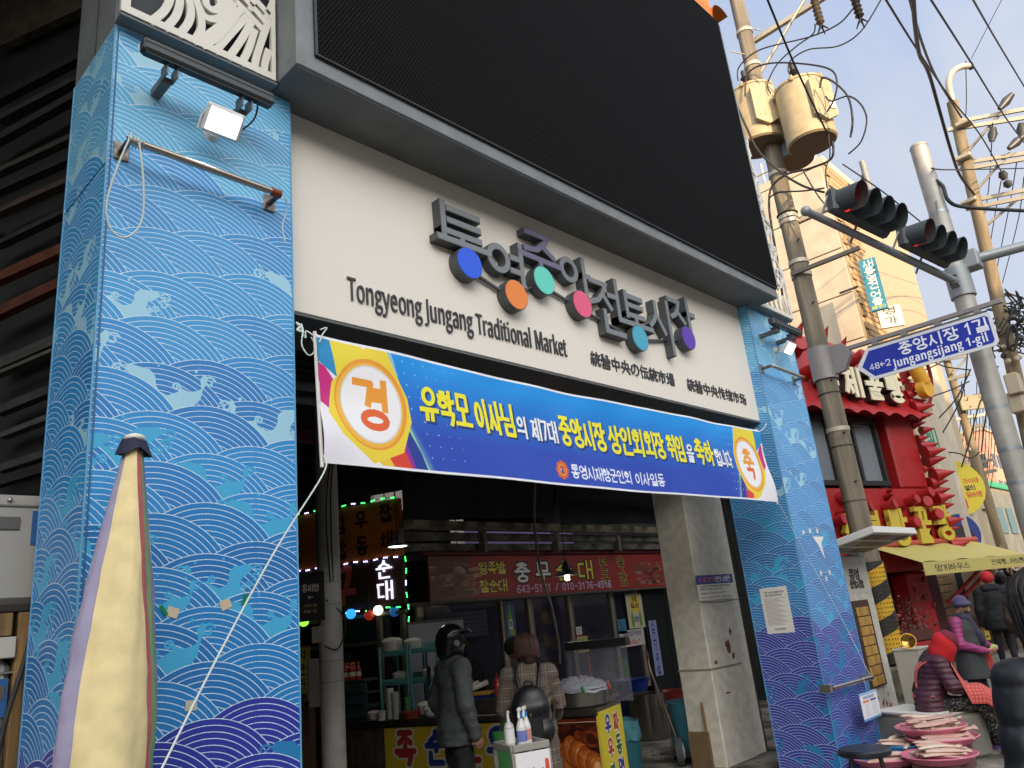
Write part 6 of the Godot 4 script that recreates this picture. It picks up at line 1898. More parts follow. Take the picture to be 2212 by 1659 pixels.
	var W := [
		[0.014, [[190, 570], [200, 470], [350, 350], [700, 260], [900, 170], [1000, 65]], 12.3, "black jumper lead from a transformer bushing to a hanging insulator"],
		[0.013, [[545, 510], [560, 430], [690, 350], [900, 325], [1060, 220], [1200, 0]], 12.2, "black jumper lead rising in a long curve over the tagged transformer"],
		[0.013, [[420, 660], [400, 590], [470, 450], [600, 330], [720, 240], [735, 170]], 12.3, "black lead curling from the pole up to the first hanging insulator"],
		[0.016, [[240, 680], [260, 520], [400, 450], [640, 450], [840, 490], [890, 580], [870, 700], [820, 790]], 12.1, "black cable arching from one transformer over the other"],
		[0.018, [[770, 620], [790, 550], [880, 590], [970, 690], [1000, 850], [985, 970]], 12.0, "thick black lead looping out from the tagged transformer"],
		[0.014, [[810, 680], [850, 715], [970, 680], [1060, 740], [1100, 850], [1060, 1000], [970, 1090]], 12.0, "thin black lead in a wide loop beside the tagged transformer"],
		[0.022, [[860, 1000], [850, 1120], [700, 1190], [540, 1230], [430, 1320], [410, 1450], [430, 1616], [470, 1850], [520, 2200]], 12.35, "thick bundle of black cables running down the utility pole"],
		[0.014, [[410, 1400], [480, 1360], [650, 1350], [800, 1330]], 12.2, "black cable crossing from the pole bundle to the signal head"],
		[0.02, [[170, 720], [250, 900], [330, 1060], [470, 1200], [640, 1310], [800, 1360]], 12.0, "black cable hanging from the first transformer across the pole"],
		[0.012, [[830, 950], [840, 1100], [810, 1200], [820, 1330]], 12.0, "thin cable dropping beside the lower crossarm"],
		[0.012, [[640, 1190], [760, 1390], [860, 1500]], 12.2, "thin cable slanting behind the signal head"],
		[0.012, [[930, 1160], [1220, 1360], [1520, 1600]], 12.0, "thin cable slanting away from the lower crossarm to the steel mast"]]
	for w in W:
		var pts := []
		for q in w[1]: pts.append(qx("2", q[0], q[1], w[2]))
		tag(part("loose_cable", MB.new().tube(curve(pts, 6), w[0], 6), blk, self), w[3], "cable")
	for i in 2:
		var p := qx("2", [745, 1020][i], [60, 10][i], 12.2)
		var o := thing("hanging_insulator", ["brown ribbed insulator hanging over the transformers, longer one", "black ribbed insulator hanging over the transformers, shorter one"][i], "insulator", "", p)
		var pr := [Vector2(0, -0.35), Vector2(0.03, -0.35)]
		for k in 7:
			pr.append(Vector2(0.075, -0.3 + k * 0.09)); pr.append(Vector2(0.045, -0.26 + k * 0.09))
		pr.append(Vector2(0, 0.36))
		part("body", MB.new().lathe(pr, 14), M("4d4436" if i == 0 else "262422", 0.3), o)
		for k in 4: part("prong", MB.new().cyl(Vector3(0, -0.35, 0), Vector3(0.1 * cos(k * 1.6), -0.5, 0.1 * sin(k * 1.6)), 0.02, 0.01, 6), M("1d1c1b"), o)
		part("rod", MB.new().cyl(Vector3(0, 0.36, 0), Vector3(0.05, 1.6, -0.1), 0.02, 0.02, 6), M("3a3733"), o)
	# road name sign
	var s := thing("road_name_sign", "blue pointed road name sign with white border on a grey arm clamped to the pole", "road sign")
	var gm := M("8a8482", 0.5, 0.2)
	part("clamp", MB.new().cyl(P + Vector3(0, 5.05, 0), P + Vector3(0, 5.62, 0), 0.205, 0.2, 20), gm, s)
	var br := MB.new()
	br.t = Transform3D(Basis(Vector3(0, 0, 1), Vector3.UP, Vector3(-1, 0, 0)), P)
	br.prism(PackedVector2Array([Vector2(0.15, 5.1), Vector2(0.35, 5.12), Vector2(0.5, 5.36), Vector2(0.5, 5.46), Vector2(0.4, 5.58), Vector2(0.15, 5.6)]), 0.1, -0.05)
	part("bracket", br, gm, s)
	var X := 12.75
	part("arm", MB.new().cbox(Vector3(X, 5.47, 0.45), Vector3(0.07, 0.07, 2.3), 0.008), gm, s)
	part("rail", MB.new().cbox(Vector3(X, 5.385, 0.5), Vector3(0.05, 0.025, 1.75), 0.003), M("6d6a68", 0.5, 0.3), s)
	for z in [-0.25, 0.2, 0.7, 1.25]: part("hanger", MB.new().cbox(Vector3(X, 5.417, z), Vector3(0.06, 0.05, 0.1), 0.003), gm, s)
	var pf := Transform3D(Basis(Vector3(0, 0, 1), Vector3.UP, Vector3(-1, 0, 0)), Vector3(X, 0, 0))
	var ou := MB.new()
	ou.t = pf
	ou.prism(PackedVector2Array([Vector2(-0.62, 5.09), Vector2(-0.4, 4.84), Vector2(1.36, 4.84), Vector2(1.41, 4.89), Vector2(1.41, 5.32), Vector2(1.36, 5.37), Vector2(-0.4, 5.37)]), 0.03, -0.015)
	part("plate", ou, M("d9dadc", 0.4), s)
	var inn := MB.new()
	inn.t = pf
	inn.prism(PackedVector2Array([Vector2(-0.53, 5.09), Vector2(-0.37, 4.89), Vector2(1.33, 4.89), Vector2(1.365, 4.925), Vector2(1.365, 5.285), Vector2(1.33, 5.32), Vector2(-0.37, 5.32)]), 0.002, 0.0155)
	part("field", inn, M("0f2a9c", 0.4), s)
	var wht := M("e6e8ec", 0.4)
	var lt := MB.new()
	letters3d(lt, "중앙시장", 0.08, 5.29, 0.185, 0.185, 0.026, 0.0012, 0.2)
	letters3d(lt, "1길", 1.02, 5.29, 0.185, 0.185, 0.026, 0.0012, 0.1)
	letters3d(lt, "48<2", -0.42, 5.1, 0.115, 0.105, 0.013, 0.0012, 0.12)
	var lo := part("lettering", lt, wht, s)
	lo.transform = pf * Transform3D(Basis(), Vector3(0, 0, 0.0178))
	var w2 := word("lettering", "Jungangsijang 1-gil", 0.19, 0.0012, Vector3.ZERO, wht, s, true)
	var bb := w2.mesh.get_aabb()
	w2.transform = pf * Transform3D(Basis().scaled(Vector3(1.36 / bb.size.x, 1, 1)), Vector3(-0.06, 5.0, 0.0182))

func signals() -> void:
	var gm := M("8b8f90", 0.45, 0.3)
	var P := Vector3(13.46, 0, 1.01)
	var t := thing("signal_mast", "thick pale grey steel mast with a side arm for the traffic signals", "mast", "", P)
	var pm := M("a9a69d", 0.45, 0.2, "mild", 0.7)
	part("shaft", MB.new().cyl(Vector3(0, 0.02, 0), Vector3(0, 8.7, 0), 0.175, 0.14, 32), pm, t)
	part("cap", MB.new().cyl(Vector3(0, 8.7, 0), Vector3(0, 8.75, 0), 0.146, 0.13, 24), pm, t)
	part("base_plate", MB.new().cbox(Vector3(0, 0.01, 0), Vector3(0.5, 0.02, 0.5), 0.003), pm, t)
	for y in [2.9, 3.4, 4.05, 7.4]: part("band", MB.new().cyl(Vector3(0, y, 0), Vector3(0, y + 0.05, 0), 0.18 - y * 0.004, 0.18 - y * 0.004, 24), M("8f959a", 0.4, 0.5), t)
	var armL := PD(1741, 458, 9.75) - P
	var y0 := 6.17
	armL.y = y0 + 0.1
	part("arm", MB.new().cyl(Vector3(-0.1, y0, -0.02), armL, 0.062, 0.05, 18), gm, t)
	part("arm_cap", MB.new().ball(armL, Vector3.ONE * 0.066, 12, 8), gm, t)
	part("collar", MB.new().cyl(Vector3(0, y0 - 0.25, 0), Vector3(0, y0 + 0.25, 0), 0.185, 0.185, 24), gm, t)
	for k in 2: part("gusset", MB.new().cbox(Vector3(-0.2, y0 + 0.1 * (1 - 2 * k), -0.03), Vector3(0.22, 0.012, 0.12), 0.0, Basis(Vector3(0, 0, 1), 0.35 * (1 - 2 * k))), gm, t)
	part("far_arm", MB.new().cyl(Vector3(0.1, y0 + 0.35, 0.1), Vector3(2.2, y0 + 0.75, 3.6), 0.085, 0.075, 18), gm, t)
	part("far_collar", MB.new().cbox(Vector3(0.1, y0 + 0.33, 0.2), Vector3(0.3, 0.3, 0.3), 0.02), gm, t)
	part("side_sign_back", MB.new().cbox(Vector3(-0.1, 2.6, 0.3), Vector3(0.03, 1.3, 0.1), 0.004), M("231f20", 0.6), t)
	var ux := (Vector3(-0.1, y0, -0.02) - armL)
	var L := ux.length()
	ux = ux.normalized()
	var uz := ux.cross(Vector3.UP).normalized()
	var dk := M("3b4143", 0.5, 0.1)
	for i in 2:
		var s0: float = [0.42, 2.3][i]
		var o: Vector3 = P + armL + ux * s0 + Vector3(0, 0.22, 0) + uz * 0.14
		var h := thing("traffic_signal", ["four lens traffic signal head at the tip of the mast arm, red lit", "four lens traffic signal head next to the mast, red lit"][i], "traffic signal", "traffic signal heads", o)
		var bs := Basis(ux, Vector3.UP, uz) * Basis(Vector3(1, 0, 0), 0.1)
		var len := 1.42
		part("housing", MB.new().cbox(bs * Vector3(len / 2, 0, 0), Vector3(len, 0.36, 0.16), 0.05, bs), dk, h)
		part("hanger", MB.new().cbox(bs * Vector3(0.0, -0.09, -0.1), Vector3(0.05, 0.34, 0.012), 0.003, bs * Basis(Vector3(1, 0, 0), 0.5)), M("c9c9c4", 0.4, 0.4), h)
		part("hanger", MB.new().cbox(bs * Vector3(0.75, -0.22, -0.12), Vector3(0.05, 0.3, 0.012), 0.003, bs * Basis(Vector3(1, 0, 0), 0.5)), M("8f9292", 0.4, 0.4), h)
		for k in 4:
			var c := bs * Vector3(0.18 + k * 0.354, 0, 0.08)
			var hood := MB.new()
			hood.t = Transform3D(bs, c)
			hood.grid(28, 3, func(u: float, v: float) -> Vector3:
				var a := -PI * 0.5 + 0.25 + u * (TAU - 0.5)
				return Vector3(cos(a) * 0.163, sin(a) * 0.163, v * (0.3 - 0.1 * (1.0 - (0.5 + 0.5 * sin(a))))))
			part("visor", hood, dk, h)
			var ln := MB.new()
			ln.t = Transform3D(bs, c)
			ln.cyl(Vector3(0, 0, 0.002), Vector3(0, 0, 0.02), 0.15, 0.145, 24)
			part("lens", ln, [glow("d8281c", 0.5), M("2c2410", 0.3), M("10261c", 0.3), M("10241f", 0.3)][k], h)
	# wires near the mast
	tag(part("chain", MB.new().tube(curve([P + Vector3(-0.15, 7.6, 0.05), P + Vector3(-0.35, 7.0, 0), P + Vector3(-0.6, 6.35, -0.1)], 5), 0.014, 6), M("74716c", 0.5, 0.5), self), "steel chain hanging from the mast to the signal arm", "chain")
	tag(part("mast_cable", MB.new().tube(curve([qx("2", 1590, 1275, 13.4), qx("2", 1640, 1320, 13.4), qx("2", 1680, 1420, 13.4), qx("2", 1800, 1465, 13.6), qx("2", 2212, 1490, 14.0)], 5), 0.03, 8), M("262729", 0.6), self), "thick dark cable leaving the mast past the crossarm pole", "cable")

func far_poles() -> void:
	var con := M("a08f70", 0.85, 0.0, "streak", 0.5)
	var st := M("a8a08c", 0.5, 0.3)
	var blk := M("232322", 0.6)
	# second pole with street lamp hook
	var top := qd("2", 1705, 720, 19.0)
	var low := qd("5", 1030, 640, 18.2)
	var dn := (low - top)
	var foot := low + dn * ((low.y) / -dn.y)
	var t := thing("utility_pole", "second concrete utility pole with hooked top and many crossarms, tangled wires", "utility pole")
	part("shaft", MB.new().cyl(foot, top, 0.19, 0.13, 20), con, t)
	var hk := []
	for q in [[1705, 720], [1680, 600], [1700, 520], [1760, 475], [1835, 465]]: hk.append(qd("2", q[0], q[1], 19.0))
	part("hook", MB.new().tube(curve(hk, 5), 0.075, 10), M("b5ad9a", 0.5), t)
	part("lamp_socket", MB.new().cbox(hk[-1], Vector3(0.12, 0.18, 0.12), 0.02), M("3d3a35"), t)
	for q in [[1690, 870, 2230, 770], [1670, 920, 2230, 830], [1740, 1160, 2240, 1080], [1760, 1200, 2240, 1120], [1790, 1430, 2240, 1340], [1800, 1480, 2240, 1390]]:
		var a := qd("2", q[0], q[1], 19.0)
		var b := qd("2", q[2], q[3], 18.2)
		var d := (b - a).normalized()
		part("crossarm", MB.new().cbox((a + b) / 2, Vector3((b - a).length(), 0.1, 0.06), 0.004, Basis(d, Vector3.UP, d.cross(Vector3.UP))), st, t)
	for q in [[1790, 1100, 2040, 810], [1860, 1360, 2110, 1080], [1940, 1600, 2212, 1370]]:
		part("brace", MB.new().cyl(qd("2", q[0], q[1], 18.9), qd("2", q[2], q[3], 18.5), 0.035, 0.035, 6), st, t)
	for q in [[1760, 1110], [1800, 1420], [1760, 870]]: part("band", MB.new().cbox(qd("2", q[0] + 30, q[1] + 10, 18.75), Vector3(0.34, 0.1, 0.34), 0.02), st, t)
	# strain insulators and small loops
	var ins := M("3a3c3a", 0.4)
	for q in [[2040, 770, 2130, 665], [1995, 900, 1985, 1000], [2105, 1050, 2212, 960], [2050, 1210, 2080, 1270], [2080, 1280, 2115, 1320], [2190, 870, 2195, 960]]:
		tag(part("strain_insulator", MB.new().tube([qd("2", q[0], q[1], 18.3), qd("2", (q[0] + q[2]) / 2.0, (q[1] + q[3]) / 2.0, 18.3), qd("2", q[2], q[3], 18.3)], [0.06, 0.11, 0.06], 10), ins, self), "dark strain insulator on the crossarms of the hooked pole", "insulator", "strain insulators on the hooked pole")
	# overhead lines
	var lines := [
		[0.03, [[1425, -60], [1445, 200], [1475, 390], [1540, 520], [1620, 800], [1700, 1080], [1760, 1240], [1860, 1375]], 9.0, 18.5, "thick black cable sweeping down the sky to the hooked pole"],
		[0.014, [[1200, -60], [1450, 340], [1690, 690], [1900, 950], [2050, 1210]], 9.0, 18.3, "overhead line running down to the middle crossarm of the hooked pole"],
		[0.014, [[1530, -40], [1830, 430], [2060, 800], [2230, 1030]], 9.5, 18.3, "overhead line passing behind the lamp hook"],
		[0.014, [[1830, -40], [2020, 290], [2230, 640]], 10.0, 17.5, "overhead line crossing the upper corner of the sky"],
		[0.008, [[2080, -50], [1960, 180], [1840, 415]], 17.0, 19.0, "thin wire rising from the lamp hook"],
		[0.02, [[1400, -30], [1490, 300], [1600, 560], [1770, 830]], 9.2, 17.0, "black line beside the thick cable"],
		[0.014, [[1990, 870], [1960, 1350], [1900, 1700]], 18.3, 26.0, "line going down the street from the hooked pole, first of four"],
		[0.014, [[2050, 1280], [2010, 1500], [1960, 1800]], 18.3, 26.0, "line going down the street from the hooked pole, second of four"],
		[0.014, [[2160, 1150], [2110, 1450], [2020, 1900]], 18.3, 26.0, "line going down the street from the hooked pole, third of four"],
		[0.014, [[2212, 1250], [2170, 1560], [2060, 2000]], 18.3, 26.0, "line going down the street from the hooked pole, fourth of four"],
		[0.014, [[375, -60], [600, 480], [825, 950]], 9.5, 12.0, "thin black service line slanting down across the transformers"],
		[0.012, [[1800, 430], [1805, 700], [1795, 900]], 19.0, 19.0, "thin wire hanging from the lamp hook"],
		[0.014, [[1560, 1190], [1700, 1200], [2212, 1190]], 12.0, 19.0, "wire from the mast to the hooked pole"]]
	for l in lines:
		var pts := []
		for i in l[1].size():
			var q: Array = l[1][i]
			pts.append(qd("2", q[0], q[1], lerp(l[2], l[3], float(i) / (l[1].size() - 1))))
		tag(part("overhead_line", MB.new().tube(curve(pts, 5), l[0], 6), blk, self), l[4], "cable")
	# tangle of wires on the hooked pole
	var rg := RandomNumberGenerator.new()
	rg.seed = 21
	var tg := thing("wire_tangle", "dense tangle of black loops and drop wires on the hooked pole", "cable tangle")
	for i in 34:
		var c := qd("5", 880 + rg.randf() * 170, -40 + rg.randf() * 360, 18.0 + rg.randf())
		var pts := []
		var r := 0.15 + rg.randf() * 0.35
		var n := 5
		for k in n: pts.append(c + Vector3(rg.randf_range(-1, 1) * r, rg.randf_range(-1, 1) * r, rg.randf_range(-1, 1) * r))
		part("loop", MB.new().tube(curve(pts, 5), 0.012 + 0.012 * rg.randf(), 5), blk, tg)
	for i in 10:
		var p := qd("5", 870 + rg.randf() * 170, -30 + rg.randf() * 400, 18.0)
		part("knob", MB.new().ball(p, Vector3.ONE * 0.07, 8, 6), M("b0a58c" if i % 2 else "3a3835", 0.4), tg)
	var coil := []
	for i in 40: coil.append(qd("5", 970 + 34 * cos(i * 0.8), 215 + 85 * sin(i * 0.8), 17.7 + 0.004 * i))
	part("coil", MB.new().tube(coil, 0.03, 6), blk, tg)
	for q in [[985, 520], [1005, 640]]: part("junction_box", MB.new().cbox(qd("5", q[0], q[1], 17.9), Vector3(0.35, 0.5, 0.3), 0.03), M("a39880", 0.6), tg)
	# third pole, further down the street
	var a3 := qd("5", 520, 285, 34.0)
	var b3 := qd("5", 800, 1230, 33.0)
	var t3 := thing("utility_pole", "thin far utility pole down the street with crossarms above the red house", "utility pole")
	var d3 := b3 - a3
	part("shaft", MB.new().cyl(b3 + d3 * ((b3.y) / -d3.y), a3, 0.24, 0.15, 16), con, t3)
	for q in [[520, 360, 680, 330], [550, 490, 700, 450], [590, 610, 770, 590], [480, 770, 800, 715], [650, 810, 800, 780], [690, 960, 700, 940], [750, 1030, 850, 1010], [770, 1100, 870, 1080]]:
		var a := qd("5", q[0], q[1], 33.8)
		var b := qd("5", q[2], q[3], 33.2)
		var d := (b - a).normalized()
		part("crossarm", MB.new().cbox((a + b) / 2, Vector3((b - a).length(), 0.13, 0.1), 0.0, Basis(d, Vector3.UP, d.cross(Vector3.UP).normalized())), st, t3)
	part("brace", MB.new().cyl(qd("5", 580, 450, 33.6), qd("5", 680, 340, 33.4), 0.05, 0.05, 6), st, t3)
	part("line_panel", MB.new().cbox(qd("5", 705, 640, 33.2), Vector3(1.0, 0.6, 0.1), 0.02, Basis(Vector3.UP, -0.8)), M("8f8468", 0.7), t3)
	for l in [[[680, 310], [640, 600], [480, 900], [420, 1020]], [[700, 420], [600, 620], [440, 790]], [[660, 270], [480, 390], [330, 450]], [[400, 340], [520, 400], [690, 425]], [[520, 960], [620, 970], [700, 1000], [760, 960]], [[690, 500], [560, 560], [380, 620]], [[880, 400], [760, 640], [690, 900], [640, 1060]], [[860, 480], [800, 720], [770, 960]]]:
		var pts := []
		for q in l: pts.append(qd("5", q[0], q[1], 22.0))
		tag(part("drop_wire", MB.new().tube(curve(pts, 5), 0.02, 5), blk, self), "black drop wire strung between the far pole and the red house", "cable", "drop wires over the red house")
	for i in 12:
		var p0 := qd("5", 640 + i * 20, 500 + (i * 53) % 260, 33.0)
		var p1 := qd("5", 560 + i * 22, 1180 + (i * 31) % 120, 45.0)
		tag(part("drop_wire", MB.new().tube(catenary(p0, p1, 0.6, 8), 0.018, 4), blk, self), "thin far wire fanning down from the far utility pole", "cable", "thin wires fanning from the far pole")

func cream_tower() -> void:
	var X := 21.7
	var cream := M("cdbda2", 0.75, 0.0, "mild", 0.25)
	var t := thing("cream_tower", "tall sunlit cream panel building with a tan brick corner", "building")
	bx("core", Vector3(X + 0.05, 0, -18), Vector3(X + 7, 13.9, -3.06), M("a8977a", 0.8), t)
	var pm := MB.new().cbox(Vector3.ZERO, Vector3(0.05, 1.36, 1.96), 0.012).mesh()
	for i in 10:
		for j in 7:
			var o := inst("panel", pm, cream, t)
			o.position = Vector3(X + 0.022, 13.2 - i * 1.39, -4.1 - j * 1.99)
	bx("parapet", Vector3(X - 0.02, 13.9, -18), Vector3(X + 7, 14.15, -3.0), cream, t)
	var bm := MB.new().cbox(Vector3.ZERO, Vector3(0.36, 0.17, 0.05), 0.01).mesh()
	var tones := [M("a88a60", 0.8), M("a0825a", 0.8), M("b09268", 0.8)]
	for r in 70:
		for k in 4:
			var o := inst("brick", bm, tones[(r * 5 + k * 3) % 3], t)
			o.position = Vector3(X + 0.25 + k * 0.385 + (0.19 if r % 2 else 0.0), 0.7 + r * 0.19, -3.03)
	for i in 12:
		var x := X + 0.5 + (i % 6) * 0.7
		part("antenna", MB.new().cyl(Vector3(x, 14.15, -4.0 - (i % 4) * 0.8), Vector3(x, 15.0 + (i % 3) * 0.5, -4.0 - (i % 4) * 0.8), 0.05, 0.05, 8), M("b7b2a6", 0.5), t)
	for i in 8: part("antenna_panel", MB.new().cbox(Vector3(X + 0.3 + i * 0.5, 15.1 + 0.2 * (i % 2), -3.8 - 0.5 * (i % 3)), Vector3(0.18, 0.9, 0.12), 0.02), M("c2bfb6", 0.5), t)
	for y in [14.5, 15.3]: part("railing", MB.new().cyl(Vector3(X, y, -3.3), Vector3(X, y, -16), 0.03, 0.03, 6), M("9d988c", 0.5), t)
	# teal hanging sign
	var im := blank(100, 256, C("1f7488"))
	for i in 6: itext(im, "새통영건어물".substr(i, 1), 22, 8 + i * 37 + (6 if i > 3 else 0), 56, 30, 5.5, C("e8dfc2"))
	itext(im, "648-0013", 10, 234, 14, 16, 2.4, C("d2c24a"), 0.1)
	var a := PZ(Q("3", 1062, 600).x, Q("3", 1062, 600).y, -2.2)
	var b := PZ(Q("3", 1200, 575).x, Q("3", 1200, 575).y, -2.2)
	var lo := PZ(Q("3", 1140, 960).x, Q("3", 1140, 960).y, -2.2)
	var s := thing("hanging_shop_sign", "tall teal hanging sign with cream Korean words and phone number", "sign")
	sheet("board", Vector3(a.x, 0, -2.45), Vector3(a.x + 0.12, 0, -2.06), lo.y, a.y, printed(im), s, 0.12)
	part("bracket", MB.new().cbox(Vector3(a.x + 0.1, a.y - 0.6, -2.9), Vector3(0.05, 0.05, 0.5), 0.0), M("3a3a38"), s)
	for e in [[1065, 765, 1120, 960, "d9d0bc", "횟집당신", "small white hanging sign below the teal one on the brick corner"], [1120, 970, 1330, 1090, "cfc7b4", "명가", "cream shop sign with black writing beyond the brick corner"]]:
		var p := Q("3", e[0], e[1])
		var q := Q("3", e[2], e[3])
		var P0 := PZ(p.x, p.y, -2.6)
		var P1 := PX(q.x, q.y, P0.x + 0.3)
		var pi := blank(64, 96, C(e[4]))
		for i in e[5].length(): itext(pi, e[5].substr(i, 1), 16, 6 + i * (88.0 / e[5].length()), 32, 60.0 / e[5].length(), 4, C("2a2622"))
		var sg := thing("shop_sign", e[6], "sign")
		sheet("board", Vector3(P0.x, 0, P0.z), Vector3(P1.x, 0, P1.z), P1.y, P0.y, printed(pi), sg, 0.1)

const R0 := Vector3(17.4, 0, -1.85)
const RU := Vector3(0.97, 0, 0.243)
const RN := Vector3(-0.243, 0, 0.97)
func rp(k: String, x: float, y: float, off := 0.0) -> Vector3:
	return PP(Q(k, x, y), R0 + RN * off, RN)
func rl(p: Vector3) -> float:   # along the red front
	return (p - R0).dot(RU)
func red_house() -> void:
	var red := M("a81a1c", 0.5, 0.0, "mild", 0.8)
	var F := Transform3D(Basis(RU, Vector3.UP, RN), R0)   # x along the front, y up, z out to the street
	var t := thing("red_bakery_house", "red shop house shaped like a spiky sea creature, honey bread letters on it", "building")
	t.transform = F
	bx("wall", Vector3(-3.3, 0.0, -5), Vector3(1.5, 1.9, -0.6), M("4a1512", 0.7), t)
	bx("upper_wall", Vector3(-3.3, 1.92, -5), Vector3(1.35, 3.6, -0.05), red, t)
	bx("window_wall", Vector3(-3.3, 3.6, -5), Vector3(1.2, 5.3, -0.35), M("2a2322", 0.6), t)
	bx("pier", Vector3(0.15, 3.6, -0.348), Vector3(1.15, 5.3, -0.04), red, t, 0.05)
	# bulging top
	part("dome", MB.new().grid(40, 16, func(u: float, v: float) -> Vector3:
		var a := lerp(-0.15, PI + 0.15, u)
		var x := -1.2 - cos(a) * 2.45
		var up := sin(v * PI * 0.5)
		var y := 5.25 + 1.95 * up * pow(maxf(sin(clampf(a, 0.0, PI)), 0.02), 0.45)
		return Vector3(x, y, -0.02 + 0.12 * sin(v * PI) - 0.9 * (1 - cos(v * PI * 0.5)))), red, t)
	bx("dome_front", Vector3(-3.3, 5.25, -2), Vector3(1.2, 5.75, -0.03), red, t)
	# scalloped canopy over the windows
	part("canopy", MB.new().grid(80, 4, func(u: float, v: float) -> Vector3:
		var x := lerp(-3.6, 1.32, u)
		var dip := 0.09 * absf(sin(u * PI * 9.0))
		return Vector3(x, lerp(5.06 + dip, 5.5, v), lerp(0.35, -0.05, v))), M("9c1518", 0.5), t)
	# windows
	var fr := M("231f1f", 0.4)
	for w in [[-2.6, -0.1], [-3.28, -2.75]]:
		var win := bx("window", Vector3(w[0], 3.68, -0.32), Vector3(w[1], 3.78, -0.12), fr, t)
		bx("frame", Vector3(w[0], 5.02, -0.32), Vector3(w[1], 5.12, -0.12), fr, win)
		for k in 4:
			var x: float = lerp(w[0], w[1] - 0.08, k / 3.0)
			bx("stile", Vector3(x, 3.785, -0.3), Vector3(x + 0.08, 5.015, -0.14), fr, win)
			if k < 3: bx("pane", Vector3(x + 0.085, 3.785, -0.24), Vector3(lerp(w[0], w[1] - 0.08, (k + 1) / 3.0) - 0.005, 5.015, -0.23), M("8d949a", 0.06, 0.35), win)
	# letters
	var cream := M("d8cfb0", 0.5)
	for i in 4:
		var mb := MB.new()
		letters3d(mb, "수제꿀빵".substr(i, 1), 0, 0, 0.5, 0.56, 0.11, 0.03)
		var bk := MB.new()
		letters3d(bk, "수제꿀빵".substr(i, 1), 0, 0, 0.5, 0.56, 0.135, 0.13)
		var l := part("sign_letter", bk, M("241f1c", 0.5), t)
		l.position = Vector3([-2.1, -1.3, -0.55, 0.18][i], 6.12 - 0.02 * i, 0.03)
		part("face", mb, cream, l).position = Vector3(0, 0, 0.135)
	for i in 5:
		var mb := MB.new()
		letters3d(mb, "전복빵꿀빵".substr(i, 1), 0, 0, 0.5, 0.66, 0.1, 0.1)
		var l := part("sign_letter", mb, M("bda63a", 0.5), t)
		l.position = Vector3([-2.3, -1.65, -0.8, 0.05, 0.85][i], 3.05 + 0.03 * i, 0.02)
	# spikes and trumpets all over the front and along the corner
	var rg := RandomNumberGenerator.new()
	rg.seed = 4
	var spots := [[-1.1, 6.85, -0.25, 0.32, 0], [-0.5, 6.7, -0.25, 0.3, 0], [-0.75, 6.35, 0.1, 0.28, 2], [-2.3, 5.95, 0.1, 0.3, 2], [-2.5, 6.4, 0.05, 0.3, 2], [-1.9, 6.9, -0.25, 0.3, 0]]
	for i in 26: spots.append([1.15 + 0.1 * (i % 2), 2.0 + i * 0.17, -0.05 + 0.08 * (i % 3), 0.22 + 0.2 * rg.randf(), 1])
	for i in 20: spots.append([rg.randf_range(-2.6, 1.2), rg.randf_range(2.75, 3.55), 0.0, rg.randf_range(0.12, 0.26), 2])
	for i in 10: spots.append([rg.randf_range(-1.2, 1.2), rg.randf_range(2.1, 2.6), 0.0, rg.randf_range(0.1, 0.22), 2])
	for s in spots:
		var mb := MB.new()
		var p := Vector3(s[0], s[1], s[2] - 0.06)
		var d := Vector3(0.15, 0.75, 0.5) if s[4] == 0 else (Vector3(0.9, 0.1, 0.45) if s[4] == 1 else Vector3(rg.randf_range(-0.5, 0.3), 0.15, 1))
		d = d.normalized()
		if s[4] == 2 and s[3] > 0.2:
			mb.tube([p, p + d * s[3] * 0.7, p + d * s[3] * 1.1, p + d * s[3] * 1.25], [s[3] * 0.5, s[3] * 0.4, s[3] * 0.5, s[3] * 0.42], 14)
			part("trumpet", mb, red, t)
		else:
			mb.tube([p, p + d * s[3] * 0.6, p + d * s[3] * 1.3], [s[3] * 0.42, s[3] * 0.24, 0.01], 12)
			part("spike", mb, red, t)
	# golden shape on the corner
	part("gold_tail", MB.new().tube(curve([Vector3(0.9, 6.9, 0.25), Vector3(1.15, 6.6, 0.3), Vector3(1.3, 6.2, 0.3), Vector3(1.42, 5.95, 0.3)], 5), 0.16, 10).cyl(Vector3(1.42, 5.82, 0.2), Vector3(1.42, 5.82, 0.38), 0.22, 0.22, 18), M("cf9a2e", 0.5), t)
	# ground floor: awning, pillar, window, planters
	var aw := thing("yellow_awning", "yellow cloth awning with black writing over the bakery's pavement counter", "awning")
	aw.transform = F
	part("cloth", MB.new().grid(24, 3, func(u: float, v: float) -> Vector3: return Vector3(lerp(-1.5, 2.3, u), lerp(2.02, 2.42, v) + 0.02 * sin(u * 22), lerp(0.95, 0.0, v))), M("b0a35e", 0.7), aw)
	var vi := blank(400, 50, C("b0a35e"))
	itext(vi, "멍게하우스", 40, 14, 22, 24, 3, C("2c2618"), 0.15)
	itext(vi, "전복빵,해삼빵", 250, 12, 18, 22, 2.6, C("2c2618"), 0.15)
	var va := MB.new()
	va.quad(Vector3(-1.5, 1.78, 0.96), Vector3(2.3, 1.78, 0.96), Vector3(2.3, 2.02, 0.96), Vector3(-1.5, 2.02, 0.96))
	part("valance", va, printed(vi, 0.7), aw)
	for x in [0.6, 1.0]: part("strut", MB.new().cyl(Vector3(x, 1.2, 0.0), Vector3(x + 0.4, 2.0, 0.9), 0.035, 0.035, 8), red, aw)
	part("roller", MB.new().cyl(Vector3(-1.5, 2.46, 0.02), Vector3(2.3, 2.46, 0.02), 0.06, 0.06, 10), M("b04a3a", 0.6), aw)
	bx("pillar", Vector3(-0.35, 0.1, -0.55), Vector3(0.35, 1.9, -0.1), red, t, 0.06)
